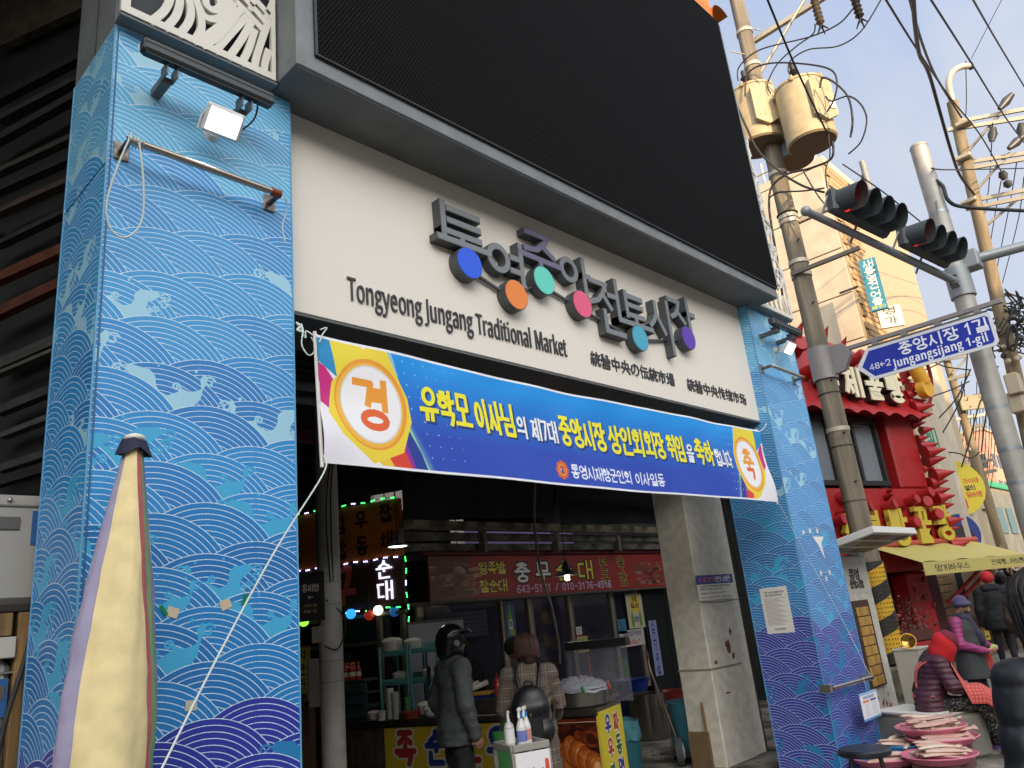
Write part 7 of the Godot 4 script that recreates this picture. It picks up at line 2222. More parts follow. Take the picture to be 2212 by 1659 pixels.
	bx("pillar_base", Vector3(-0.4, 0.0, -0.6), Vector3(0.4, 0.28, -0.05), M("8a5a40", 0.9, 0.0, "blotch", 2.0), t, 0.04)
	for i in 7: part("stud", MB.new().ball(Vector3(-0.25 + 0.13 * ((i * 3) % 5), 0.7 + i * 0.17, -0.09), Vector3(0.06, 0.06, 0.04), 10, 6), M("7e1416", 0.5), t)
	bx("shop_glass", Vector3(-3.2, 0.55, -0.58), Vector3(-0.5, 1.88, -0.57), M("1c1b1d", 0.1), t)
	bx("door_jamb", Vector3(-1.95, 0.0, -0.56), Vector3(-1.8, 1.9, -0.3), red, t)
	var mn := blank(96, 200, C("c4ad2e"))
	fdisc(mn, Vector2(60, 30), 18, C("9a3020"))
	itext(mn, "세런", 8, 62, 20, 24, 4, C("6a3a14"))
	itext(mn, "빵멍빵", 40, 64, 16, 20, 3, C("6a3a14"))
	fdisc(mn, Vector2(54, 112), 24, C("a83324"), 18)
	itext(mn, "해삼빵", 20, 138, 20, 26, 4, C("3a2a64"))
	mn.fill_rect(Rect2i(0, 176, 96, 24), C("c86a2a"))
	var mp := thing("yellow_bread_poster", "yellow menu poster with red pictures in the bakery window", "poster")
	mp.transform = F
	var mq := MB.new()
	mq.quad(Vector3(-1.6, 0.6, -0.5), Vector3(-0.75, 0.6, -0.5), Vector3(-0.75, 1.86, -0.5), Vector3(-1.6, 1.86, -0.5))
	part("print", mq, printed(mn), mp)
	for i in 2:
		var pl := thing("planter", ["brown planter box with red leaved nandina before the bakery window", "brown planter box with bare twigs before the bakery window"][i], "planter")
		pl.transform = F * Transform3D(Basis(), Vector3(-1.75 + i * 0.8, 0.62, 0.15))
		part("box", MB.new().cbox(Vector3(0, 0.1, 0), Vector3(0.75, 0.2, 0.26), 0.015), M("4f2a22", 0.7), pl)
		var lf := MB.new()
		var cols := [Color(0.16, 0.025, 0.03), Color(0.24, 0.04, 0.045), Color(0.11, 0.02, 0.025), Color(0.3, 0.09, 0.07)]
		for k in (420 if i == 0 else 160):
			var p := Vector3(rg.randf_range(-0.4, 0.4), 0.22 + rg.randf() * rg.randf() * 0.75, rg.randf_range(-0.16, 0.16))
			var s := rg.randf_range(0.02, 0.045)
			var b := Basis(Vector3(rg.randf() - 0.5, rg.randf() - 0.5, rg.randf() - 0.5).normalized(), rg.randf() * TAU)
			lf.col = cols[k % 4] if i == 0 else Color(0.16, 0.14, 0.11)
			lf.quad(p + b * Vector3(-s, 0, 0), p + b * Vector3(0, -s * 0.45, 0), p + b * Vector3(s, 0, 0), p + b * Vector3(0, s * 0.45, 0.01))
		var lm := StandardMaterial3D.new()
		lm.vertex_color_use_as_albedo = true
		lm.roughness = 0.7
		lm.cull_mode = BaseMaterial3D.CULL_DISABLED
		part("leaves", lf, lm, pl).set_meta("kind", "stuff")
		for k in 9:
			var p := Vector3(-0.35 + k * 0.085, 0.2, rg.randf_range(-0.08, 0.08))
			part("stem", MB.new().tube([p, p + Vector3(rg.randf_range(-0.06, 0.06), 0.3, 0), p + Vector3(rg.randf_range(-0.15, 0.15), 0.62, rg.randf_range(-0.1, 0.1))], 0.007, 5), M("4a2c24", 0.8), pl)
	var pw := bx("planter_wall", Vector3(-2.3, 0.0, -0.05), Vector3(-0.5, 0.61, 0.4), M("9a2420", 0.7), t, 0.01)

func info_board() -> void:
	var t := thing("information_board", "white street information board with relief map and tilted canopy", "information board")
	var wm := M("c9c5ba", 0.5, 0.0, "mild", 1.0)
	bx("panel", Vector3(10.1, 0.0, -0.95), Vector3(11.66, 2.12, -0.8), wm, t, 0.02)
	var A := Vector3(10.2, 2.14, -0.85)
	var D := qx("7", 330, 0, 10.5)
	var sl := (D - A)
	sl.x = 0
	var L := sl.length()
	sl = sl.normalized()
	var bs := Basis(Vector3(1, 0, 0), sl.cross(Vector3(1, 0, 0)) * -1.0, sl)
	bs = Basis(Vector3(1, 0, 0), sl.cross(Vector3(1, 0, 0)), sl)
	part("canopy", MB.new().cbox(A + sl * L / 2 + Vector3(0.75, 0.05, 0), Vector3(1.6, 0.09, L), 0.008, bs), M("cfcdc6", 0.5), t)
	for i in 3:
		for j in 4: part("canopy_slot", MB.new().cbox(A + sl * L * (0.2 + 0.3 * i) + Vector3(0.2 + 0.36 * j, 0.05, 0) - bs.y * 0.047, Vector3(0.3, 0.004, L * 0.22), 0.0, bs), [M("5c5a3a", 0.4), M("8a8578", 0.4), M("4a4a44", 0.4)][(i + j) % 3], t)
	part("canopy_post", MB.new().cbox(Vector3(11.55, 2.16, -0.84), Vector3(0.2, 0.1, 0.1), 0.0), wm, t)
	var q := func(x: float, y: float) -> Vector3: return qz("7", x, y, -0.79)
	bx("logo_frame", Vector3(10.62, 1.62, -0.7985), Vector3(11.56, 1.99, -0.792), M("bdb9ad", 0.5), t)
	var lg := MB.new()
	letters3d(lg, "통영", 10.95, 1.93, 0.16, 0.13, 0.024, 0.004, 0.1)
	letters3d(lg, "중앙시장", 10.9, 1.78, 0.11, 0.1, 0.02, 0.004, 0.1)
	var l := part("lettering", lg, M("2b2624", 0.6), t)
	l.position.z = -0.7915
	bx("seal", Vector3(11.3, 1.7, -0.7915), Vector3(11.33, 1.78, -0.788), M("a03328"), t)
	# relief map plaque of brown wood
	bx("map_back", Vector3(10.75, 0.42, -0.7985), Vector3(11.32, 1.52, -0.76), M("5a3524", 0.7, 0.0, "wood", 1.0), t)
	var rg := RandomNumberGenerator.new()
	rg.seed = 8
	for i in 5:
		for j in 8:
			var cx := 10.86 + i * 0.085
			var cy := 0.5 + j * 0.125
			part("map_tile", MB.new().cbox(Vector3(cx + rg.randf_range(-0.008, 0.008), cy, -0.753), Vector3(0.075, 0.112, 0.012), 0.003, Basis(Vector3(0, 0, 1), rg.randf_range(-0.08, 0.08))), M(["a8823c", "b08a42", "9c763a"][(i + j) % 3], 0.6), t)
	for i in 6: part("sticker_remains", MB.new().cbox(Vector3(11.0 + rg.randf() * 0.4, 0.15 + rg.randf() * 0.25, -0.7985), Vector3(0.06, 0.05, 0.002), 0.0, Basis(Vector3(0, 0, 1), rg.randf())), M(["8f8a80", "a83a34", "6f6c66"][i % 3], 0.8), t)
	# notice on the gate pillar's inner face and the card on the rail
	var im := blank(150, 220, C("d9d5cd"))
	for i in 2: itext(im, ["코로나바이러스감염증확산방지", "전통시장방역관리강화안내"][i], 24, 20 + i * 14, 7.0, 9, 1.2, C("4a4640"), 0.1)
	for i in 22: im.fill_rect(Rect2i(14, 52 + i * 6, 120 - (i * 37) % 50, 2), C("8a857c"))
	itext(im, "경상남도통영시장", 44, 196, 7, 9, 1.2, C("4a4640"), 0.1)
	var n := thing("white_notice", "white printed notice sheet taped on the pillar's blue waves", "notice")
	var a := PZ(1640, 1272, 0.004)
	var b := PZ(1700, 1266, 0.004)
	var xx := 7.728
	var p0 := PX(1640, 1272, xx)
	var p1 := PX(1698, 1266, xx)
	var lowp := PX(1658, 1370, xx)
	sheet("paper", Vector3(xx, 0, p0.z), Vector3(xx, 0, p1.z), lowp.y, p0.y, printed(im), n, 0.003)
	var ci := blank(110, 160, C("dcdde2"))
	ci.fill_rect(Rect2i(0, 0, 110, 14), C("9ab8d8"))
	itext(ci, "원산지표시판", 20, 22, 10, 15, 2, C("23408a"), 0.12)
	ci.fill_rect(Rect2i(14, 46, 36, 12), C("d87a3a"))
	ci.fill_rect(Rect2i(60, 46, 36, 12), C("6a3a8a"))
	for i in 6:
		ci.fill_rect(Rect2i(20, 68 + i * 12, 24, 2), C("8f8f94"))
		ci.fill_rect(Rect2i(64, 68 + i * 12, 26, 2), C("8f8f94"))
	ci.fill_rect(Rect2i(0, 148, 110, 12), C("5a9ac8"))
	var cd := thing("origin_card", "small white and blue price card hanging from the low steel rail", "card")
	var ca := qz("7", 145, 1140, 0.15)
	var cb := qz("7", 270, 1120, 0.15)
	var cl := qz("7", 190, 1335, 0.15)
	sheet("card", ca, Vector3(cb.x, 0, 0.15), cl.y, ca.y, printed(ci), cd, 0.003)
	part("string", MB.new().cyl(Vector3((ca.x + cb.x) / 2, ca.y, 0.152), Vector3((ca.x + cb.x) / 2, ca.y + 0.14, 0.14), 0.002, 0.002, 4), M("b9b5aa"), cd)

func back_street() -> void:
	# shop buildings further down, on the same side
	var B := [
		["white building with tall white banner of printed cups beyond the red house", "c8bda8", 24.0, 25.6, 8.5, -2.5],
		["pale block with green glass bays down the street", "c7b79a", 46.0, 58.0, 6.3, -7.0],
		["orange tiled shop block far down the street", "c27048", 62.0, 74.0, 6.5, -8.5],
		["tall pink apartment tower at the far end of the street", "c99a7e", 90.0, 104.0, 16.0, -15.0],
		["beige shop house behind the round yellow sign", "b8a88c", 33.0, 42.0, 4.6, -5.8]]
	for i in B.size():
		var b: Array = B[i]
		var t := thing("street_building", b[0], "building")
		bx("wall", Vector3(b[2], 0, b[5] - 9), Vector3(b[3], b[4], b[5]), M(b[1], 0.8, 0.0, "mild", 0.2), t)
		bx("roof_edge", Vector3(b[2] - 0.15, b[4], b[5] - 9), Vector3(b[3] + 0.1, b[4] + 0.3, b[5] + 0.15), M("a89a84" if i != 1 else "3f9a6e", 0.7), t)
		var nf := int(b[4] / 2.8)
		var gm := M("4f7a66" if i == 1 else "3b4146", 0.15)
		for f in nf:
			for k in int((b[3] - b[2]) / 2.2):
				bx("window", Vector3(b[2] + 0.5 + k * 2.2, 1.0 + f * 2.8, b[5] + 0.01), Vector3(b[2] + 1.9 + k * 2.2, 2.4 + f * 2.8, b[5] + 0.06), gm, t)
			for k in 3:
				bx("window", Vector3(b[2] - 0.06, 1.0 + f * 2.8, b[5] - 1.9 - k * 2.6), Vector3(b[2] - 0.01, 2.4 + f * 2.8, b[5] - 0.4 - k * 2.6), gm, t)
	var im := blank(100, 220, C("cfc8b8"))
	itext(im, "레", 40, 30, 34, 30, 6, C("2f9a8c"))
	itext(im, "피", 8, 34, 18, 22, 3, C("5a564e"))
	for i in 4:
		fdisc(im, Vector2(30 + 26 * (i % 2), 90 + 40 * (i / 2)), 15, C("b7ae9c"), 11)
		fdisc(im, Vector2(30 + 26 * (i % 2), 88 + 40 * (i / 2)), 12, C("d8d2c4"), 8)
	itext(im, "영업시간", 30, 184, 10, 12, 1.6, C("4a4a6a"))
	var t2 := thing("cup_banner", "tall cream wall banner with teal word and cup drawings", "banner")
	var a := PP(Q("5", 350, 860), Vector3(23.9, 0, 0), Vector3(1, 0, 0))
	var b := PP(Q("5", 500, 770), Vector3(23.9, 0, 0), Vector3(1, 0, 0))
	sheet("cloth", Vector3(23.88, 0, a.z), Vector3(23.88, 0, b.z), 2.2, a.y + 0.6, printed(im), t2, 0.02)
	# round yellow sign
	var rs := blank(160, 160, C("c9b62e"))
	fline(rs, PackedVector2Array([Vector2(80, 30), Vector2(80, 80)]), 34, C("b8231c"), false, true)
	fpoly(rs, PackedVector2Array([Vector2(70, 80), Vector2(90, 80), Vector2(104, 118), Vector2(104, 140), Vector2(56, 140), Vector2(56, 118)]), C("b8231c"))
	for i in 3:
		itext(rs, ["인쇄", "명함", "현수막"][i], 16, 62 + i * 20, 14, 14, 2.2, C("b04a24") if i % 2 == 0 else C("2c2a24"), 0.2)
		itext(rs, ["라이타", "열쇠", "담배품"][i], 108, 56 + i * 20, 12, 14, 2.2, C("b04a24") if i % 2 == 0 else C("2c2a24"), 0.15)
	var c := qd("5", 582, 1200, 22.0)
	var rd := thing("round_sign", "round yellow sign with a red seal stamp and small words", "sign")
	var mb := MB.new()
	var ux := Vector3(0.72, 0, 0.69)
	var nn := ux.cross(Vector3.UP)
	for i in 36:
		var p := TAU * i / 36
		var q := TAU * (i + 1) / 36
		var o := func(an: float) -> Vector3: return c + ux * cos(an) * 0.92 + Vector3(0, sin(an) * 0.8, 0) + nn * 0.06
		var uv := func(an: float) -> Vector2: return Vector2(0.5 + 0.5 * cos(an), 0.5 - 0.5 * sin(an))
		mb.tri(c + nn * 0.06, o.call(p), o.call(q), nn, nn, nn, Vector2(0.5, 0.5), uv.call(p), uv.call(q))
		mb.quad(o.call(p) - nn * 0.12, o.call(q) - nn * 0.12, o.call(q), o.call(p))
	part("disc", mb, printed(rs), rd)
	part("bracket", MB.new().cyl(c - nn * 0.1, c - nn * 0.1 + Vector3(0.6, 0, -1.2), 0.04, 0.04, 6), M("4a4640"), rd)
	var rr := qd("5", 630, 1500, 21.0)
	var rb := thing("round_sign", "round dark blue bakery sign at the corner of the red house", "sign")
	part("disc", MB.new().cyl(rr - nn * 0.06, rr + nn * 0.06, 0.55, 0.55, 28), M("2a3a78", 0.4), rb)
	part("face", MB.new().cyl(rr + nn * 0.061 - Vector3(0, 0.12, 0), rr + nn * 0.066 - Vector3(0, 0.12, 0), 0.36, 0.36, 24), M("2a2422", 0.5), rb)
	var fl := thing("red_floodlight", "small red lamp on a curved red pipe above the red house", "lamp")
	var fpts := []
	for q in [[370, 345], [420, 400], [445, 520], [430, 640], [370, 690]]: fpts.append(qd("5", q[0], q[1], 20.0))
	part("pipe", MB.new().tube(curve(fpts, 5), 0.045, 8), M("8a1c1c", 0.5), fl)
	part("lamp_head", MB.new().cbox(fpts[0], Vector3(0.5, 0.4, 0.5), 0.05, Basis(Vector3(0, 0, 1), 0.4)), M("a01c1c", 0.5), fl)
	# awnings and stall fronts further on
	var cl := ["8a6a4a", "b08a5a", "9a8a70", "a0522e", "7a7a6a"]
	for i in 7:
		var t := thing("stall_awning", "%s sloping stall awning over the market pavement" % ["brown", "tan", "grey tan", "rust", "faded green", "beige", "patched"][i], "awning", "awnings along the far pavement")
		var x := 20.5 + i * 4.0
		part("cloth", MB.new().grid(10, 3, func(u: float, v: float) -> Vector3: return Vector3(x + u * 3.8, lerp(1.85, 2.3, v) + 0.04 * sin(u * 12), lerp(-0.9, -2.4, v) - (x - 20.5) * 0.22)), M(cl[i % 5], 0.8, 0.0, "mild", 0.5), t)
		for u in [0.05, 0.95]: part("post", MB.new().cyl(Vector3(x + u * 3.8, 0, -1.0 - (x - 20.5) * 0.22), Vector3(x + u * 3.8, 2.0, -1.0 - (x - 20.5) * 0.22), 0.03, 0.03, 6), M("6a6258"), t)
		bx("counter", Vector3(x + 0.3, 0.0, -2.3 - (x - 20.5) * 0.22), Vector3(x + 3.4, 0.8, -1.3 - (x - 20.5) * 0.22), M("5a4c40", 0.8), t)
	for e in [["menu_board", 1180, 240, 1270, 360, "c4b8a8", "food picture board hanging over the far pavement"], ["menu_board", 1250, 270, 1320, 350, "c9b02e", "yellow and purple sign board over the far pavement"], ["easel_sign", 1000, 630, 1065, 750, "c9b030", "yellow easel sign behind the standing woman"]]:
		var p := qd("7", e[1], e[2], 24.0 if e[0] == "menu_board" else 14.5)
		var q := qd("7", e[3], e[4], 24.0 if e[0] == "menu_board" else 14.5)
		var pi := blank(64, 64, C(e[5]))
		if e[0] == "easel_sign": itext(pi, "고", 14, 14, 34, 40, 6, C("241d12"))
		elif e[2] == 240:
			for k in 9: fdisc(pi, Vector2(14 + 18 * (k % 3), 14 + 18 * (k / 3)), 8, [C("8a4a2a"), C("b06a3a"), C("6a2a1a")][k % 3])
		else: pi.fill_rect(Rect2i(0, 0, 64, 26), C("3a3a8a"))
		var s := thing(e[0], e[6], "sign")
		sheet("board", Vector3(p.x, 0, p.z), Vector3(q.x, 0, q.z), q.y, p.y, printed(pi), s, 0.04)
	# warm lamps of the far stalls
	for i in 14:
		var p := qd("7", 830 + i * 22, 372 + (i * 7) % 14, 26.0 + i)
		tag(part("stall_lamp", MB.new().ball(p, Vector3.ONE * 0.06, 8, 6), glow("ffd9a0", 2.5), self), "warm bare bulb glowing under the far stall awnings", "lamp", "bulbs under the far awnings")

func street_goods() -> void:
	# paving slabs in front of the sellers
	var base := struct("pavement", MB.new().span(Vector3(8.9, 0.0, -1.6), Vector3(40, 0.02, 3.4)), M("6f6b62", 0.9, 0.0, "blotch", 0.6))
	var sm := MB.new().cbox(Vector3.ZERO, Vector3(0.585, 0.03, 0.585), 0.006).mesh()
	var tn := [M("857f74", 0.9, 0.0, "fine", 1.0), M("7d786e", 0.9, 0.0, "fine", 1.0), M("8c867a", 0.9, 0.0, "fine", 1.0)]
	for i in 22:
		for j in 8:
			var o := inst("paving_slab", sm, tn[(i * 7 + j * 5) % 3], base)
			o.position = Vector3(9.25 + i * 0.6, 0.022, -1.25 + j * 0.6)
	var bt := thing("stone_bench", "low grey granite block used as a seat by the fish seller", "bench")
	var gr := M("8a877c", 0.8, 0.0, "fine", 2.0)
	part("block", MB.new().cbox(Vector3(8.94, 0.2, 0.42), Vector3(0.62, 0.4, 0.95), 0.03, Basis(Vector3.UP, -0.45)), gr, bt)
	var mg := thing("folded_box", "flattened white cardboard used as a seat pad on the granite block", "cardboard")
	part("sheet", MB.new().cbox(Vector3(8.92, 0.412, 0.42), Vector3(0.56, 0.018, 0.78), 0.0, Basis(Vector3.UP, -0.5)), M("c9c3b8", 0.7), mg)
	part("sheet", MB.new().cbox(Vector3(8.9, 0.432, 0.4), Vector3(0.55, 0.014, 0.72), 0.0, Basis(Vector3.UP, -0.35)), M("d0cbc0", 0.7), mg)
	# stool
	var S := Vector3(6.6, 0, 0.72)
	var st := thing("round_stool", "black round plastic stool beside the fish baskets", "stool", "", S)
	part("seat", MB.new().lathe([Vector2(0, 0.42), Vector2(0.19, 0.42), Vector2(0.2, 0.43), Vector2(0.2, 0.455), Vector2(0.185, 0.47), Vector2(0, 0.475)], 32), M("1e2024", 0.35), st)
	for k in 4:
		var d := Vector3(cos(k * PI / 2 + 0.4), 0, sin(k * PI / 2 + 0.4))
		part("leg", MB.new().cyl(d * 0.15 + Vector3(0, 0.42, 0), d * 0.19, 0.018, 0.016, 8), M("1a1b1e", 0.4), st)
	# fish baskets
	var spots := [[qy("7", 345, 1622, 0.1), 0.3, "d0738c", "pink round basket with blue mesh lining beside the stool", "3a86b8", 6], [qy("7", 725, 1608, 0.14), 0.31, "d0738c", "pink basket heaped with dried fish at the stand's street side", "", 12], [qy("7", 465, 1535, 0.16), 0.19, "3f8fc0", "small blue basket with a heap of pale fish", "", 7], [qy("7", 665, 1405, 0.3), 0.31, "cf7a8c", "pink basket of split dried fish against the granite block", "", 12], [qy("7", 745, 1480, 0.22), 0.31, "c97088", "pink basket of reddish dried fish amid the others", "", 12]]
	var rg := RandomNumberGenerator.new()
	rg.seed = 17
	var fmesh := []
	for v in 3:
		var f := MB.new()
		f.grid(10, 8, func(u: float, w: float) -> Vector3:
			var a := w * TAU
			var x := (u - 0.5) * 0.42
			var th := 0.034 * pow(sin(PI * clampf(u * 0.8 + 0.08, 0, 1)), 0.8) * (1.0 - 0.55 * u) + 0.003
			if u > 0.88: th = 0.008 + (u - 0.88) * 0.2
			return Vector3(x, sin(a) * th * 0.62 + 0.014 * sin(u * 3.0 + v), cos(a) * th * (0.9 + 0.35 * v)))
		fmesh.append(f.mesh())
	var fm := [M("e0ccb4", 0.5, 0.0, "mild", 8.0), M("d8b8a4", 0.45, 0.0, "mild", 8.0), M("cfa596", 0.45, 0.0, "mild", 8.0)]
	for s in spots:
		var p: Vector3 = s[0]
		var r: float = s[1]
		var b := thing("fish_basket", s[3], "basket", "baskets of dried fish", p)
		part("rim", MB.new().lathe([Vector2(r * 0.8, 0.0), Vector2(r, 0.05), Vector2(r * 1.03, 0.06), Vector2(r * 1.0, 0.066), Vector2(r * 0.8, 0.02), Vector2(0, 0.015)], 36), M(s[2], 0.5), b)
		if s[4]: part("mesh_lining", MB.new().lathe([Vector2(r * 0.86, 0.05), Vector2(r * 0.6, 0.035), Vector2(0, 0.03)], 28), M(s[4], 0.7), b)
		var cr := thing("stand_crate", "upturned crate under the " + {6: "basket lined with blue mesh", 7: "small blue basket"}.get(s[5], s[3].split(" ")[-1] + " side fish basket"), "crate")
		bx("crate", Vector3(p.x - r * 0.6, 0.0, p.z - r * 0.6), Vector3(p.x + r * 0.6, p.y - 0.003, p.z + r * 0.6), M("6a4a4a", 0.8), cr)
		for i in s[5]:
			var o := inst("dried_fish", fmesh[i % 3], fm[i % 3], self)
			tag(o, "pale split dried fish lying in a pink or blue basket", "fish", "dried fish in the baskets")
			o.position = p + Vector3(rg.randf_range(-0.3, 0.3) * r, 0.05 + 0.007 * i, 0) + Vector3(-0.71, 0, 0.7) * rg.randf_range(-0.6, 0.6) * r + Vector3(0, 0, 0)
			o.basis = Basis(Vector3.UP, -0.78 + rg.randf_range(-0.3, 0.3) + (0.0 if i % 6 else 0.7)) * Basis(Vector3(0, 0, 1), rg.randf_range(-0.12, 0.15)) * Basis(Vector3(1, 0, 0), rg.randf_range(-0.3, 0.3))
	var gb := thing("brass_bowl", "shiny brass bowl standing on edge behind the seller's head", "bowl", "", PD(1962, 1387, 9.9))
	gb.basis = Basis(Vector3(-0.2, 1, 0.3).normalized(), 0.4) * Basis(Vector3(0, 0, 1), 1.2)
	part("bowl", MB.new().lathe([Vector2(0, 0), Vector2(0.045, 0.005), Vector2(0.08, 0.035), Vector2(0.095, 0.06), Vector2(0.09, 0.06), Vector2(0.075, 0.04), Vector2(0, 0.01)], 28), M("b8924a", 0.2, 0.9), gb)
	var bp := gb.position
	var sd := thing("bowl_stand", "pale grey box stand behind the seated seller with the brass bowl on it", "stand")
	bx("box", Vector3(bp.x - 0.05, 0.02, bp.z - 0.2), Vector3(bp.x + 0.3, bp.y - 0.1, bp.z + 0.12), M("a8a297", 0.7), sd, 0.01)
	bx("lid", Vector3(bp.x - 0.06, bp.y - 0.098, bp.z - 0.21), Vector3(bp.x + 0.31, bp.y - 0.075, bp.z + 0.13), M("bab4a8", 0.7), sd, 0.006)

# ================= the dark lean-to beside the gate, and the folded parasol
func lean_to() -> void:
	var dark := M("3a3733", 0.9, 0.0, "blotch", 0.6)
	var t := thing("lean_to_shed", "dark corrugated lean-to with old rafters beside the wave-printed pillar", "shed")
	# the shed's side: boards and rails that run back into the dark on a slant
	var U := Vector3(0.46, 0.0, 0.87).normalized()
	var W0 := Vector3(1.0, 0, -1.7)
	var N := Vector3.UP.cross(U) * -1.0
	if N.dot(CAM - W0) < 0: N = -N
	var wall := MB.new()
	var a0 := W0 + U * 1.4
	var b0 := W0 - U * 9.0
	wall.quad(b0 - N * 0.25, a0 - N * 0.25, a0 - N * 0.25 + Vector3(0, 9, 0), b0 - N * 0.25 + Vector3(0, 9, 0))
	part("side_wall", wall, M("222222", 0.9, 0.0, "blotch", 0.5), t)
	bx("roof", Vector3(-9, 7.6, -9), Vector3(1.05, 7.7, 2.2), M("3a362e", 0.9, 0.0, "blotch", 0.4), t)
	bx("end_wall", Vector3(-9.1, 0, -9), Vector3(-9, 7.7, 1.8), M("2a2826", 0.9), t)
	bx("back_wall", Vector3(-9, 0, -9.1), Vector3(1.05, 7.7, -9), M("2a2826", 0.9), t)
	var L := [[0, 0, 480, -230, 380, "57503f", 0.02], [0, 610, 560, 310, 60, "1b1a19", 0.1], [0, 720, 550, 430, 40, "3a3733", 0.06], [0, 900, 530, 600, 50, "2c2a28", 0.1], [0, 1130, 505, 890, 34, "3f3b36", 0.08], [0, 1290, 490, 1070, 30, "242220", 0.1], [0, 1450, 475, 1235, 34, "4a3a2c", 0.1], [0, 1660, 470, 1430, 30, "2c2a28", 0.08], [0, 1950, 455, 1745, 60, "6b3420", 0.12], [0, 2200, 450, 1985, 60, "5a2c1c", 0.12], [0, 2540, 435, 2350, 60, "4a4846", 0.06], [0, 2640, 425, 2460, 20, "55534f", 0.1], [0, 2900, 420, 2730, 46, "38393a", 0.08], [0, 3080, 410, 2920, 30, "4a4c4c", 0.06], [0, 3340, 400, 3210, 40, "3c3e3f", 0.08], [0, 3470, 400, 3350, 14, "222", 0.1]]
	for l in L:
		var k := 1.8433 * 1.8228
		var p := PP(Vector2(l[0] / k - 40, (l[1] + 40 * k * (l[1] - l[3]) / l[2]) / k), W0, N)
		var q := PP(Vector2(l[2] / k + 40, (l[3] - 40 * k * (l[1] - l[3]) / l[2]) / k), W0, N)
		var th: float = l[4] / k * 6.2 / FOCAL
		var d := (q - p).normalized()
		var mb := MB.new()
		mb.cbox((p + q) / 2 + N * (l[6] - 0.2), Vector3((q - p).length(), th, 0.06), 0.0, Basis(d, N.cross(d).normalized(), N))
		part("rail" if th < 0.3 else "ceiling_board", mb, M(l[5], 0.9, 0.0, "blotch", 1.0), t)
	tag(part("tube_light", MB.new().cyl(PX(-12, 884, -0.6), PX(12, 888, -0.3), 0.02, 0.02, 8), glow("f0f2ff", 1.5), self), "short white tube light glowing in the dark lean-to", "lamp")
	# stacked pale freezers
	var gm := M("9a968e", 0.5)
	for i in 2:
		var f := thing("chest_freezer", ["upper grey freezer box with a recessed handle and blue label", "lower grey freezer box standing under a wooden plank"][i], "freezer", "grey freezers in the lean-to")
		var y0: float = [1.98, 1.02][i]
		var y1: float = [2.49, 1.74][i]
		part("body", MB.new().span(Vector3(-0.2, y0, -1.4), Vector3([1.13, 1.04][i], y1, -0.7), 0.03), gm, f)
		part("lid", MB.new().span(Vector3(-0.21, y1 - 0.06, -1.41), Vector3([1.135, 1.045][i], y1 - 0.052, -0.692)), M("6f6c66", 0.5), f)
		part("handle", MB.new().span(Vector3(0.8, y1 - 0.17, -0.699), Vector3(1.02, y1 - 0.11, -0.692), 0.002), M("57544f", 0.5), f)
		part("label", MB.new().span(Vector3([1.07, 0.97][i], y1 - 0.24, -0.699), Vector3([1.12, 1.03][i], y1 - 0.08, -0.695)), M("2a5a94", 0.5), f)
		part("latch", MB.new().ball(Vector3(0.97, y1 - 0.03, -0.695), Vector3.ONE * 0.012, 8, 6), M("b9b5ad", 0.3, 0.8), f)
	var p := thing("wooden_rack", "raw pine plank rack carrying the grey freezers", "rack")
	var pine := M("a8824e", 0.7, 0.0, "wood", 0.8)
	part("plank", MB.new().span(Vector3(-0.4, 1.84, -1.4), Vector3(1.02, 1.94, -0.66), 0.004), pine, p)
	part("plank", MB.new().span(Vector3(-0.4, 1.945, -1.4), Vector3(1.12, 1.975, -0.68), 0.004), M("2a2420", 0.8), p)
	part("post", MB.new().span(Vector3(1.045, 0, -0.78), Vector3(1.105, 1.942, -0.68), 0.004), pine, p)
	part("post", MB.new().span(Vector3(-0.4, 0, -0.74), Vector3(-0.3, 1.7, -0.62), 0.004), pine, p)
	part("shelf", MB.new().span(Vector3(-0.4, 0.94, -1.3), Vector3(0.9, 1.0, -0.62), 0.004), pine, p)
	tag(part("paper_carton", MB.new().span(Vector3(0.5, 1.745, -0.8), Vector3(1.04, 1.836, -0.66), 0.004), M("b5aea4", 0.7), self), "flat white printed carton between the freezer and the plank", "carton")
	tag(part("black_cable", MB.new().tube(curve([Vector3(1.12, 1.98, -0.67), Vector3(1.08, 1.75, -0.65), Vector3(1.0, 1.4, -0.62), Vector3(0.96, 0.9, -0.6)], 5), 0.012, 6), M("2a2826"), self), "black power cable hanging beside the pine post", "cable")
	var bw := thing("trolley_wheels", "pair of black ribbed plastic wheels at the foot of the freezers", "wheel")
	for i in 2: part("wheel", MB.new().cyl(PD(20 + i * 22, 1632 + i * 14, 3.75) - Vector3(0.02, 0, 0.02), PD(20 + i * 22, 1632 + i * 14, 3.75) + Vector3(0.03, 0, 0.03), 0.055, 0.055, 16), M("1c1c1b", 0.7), bw)

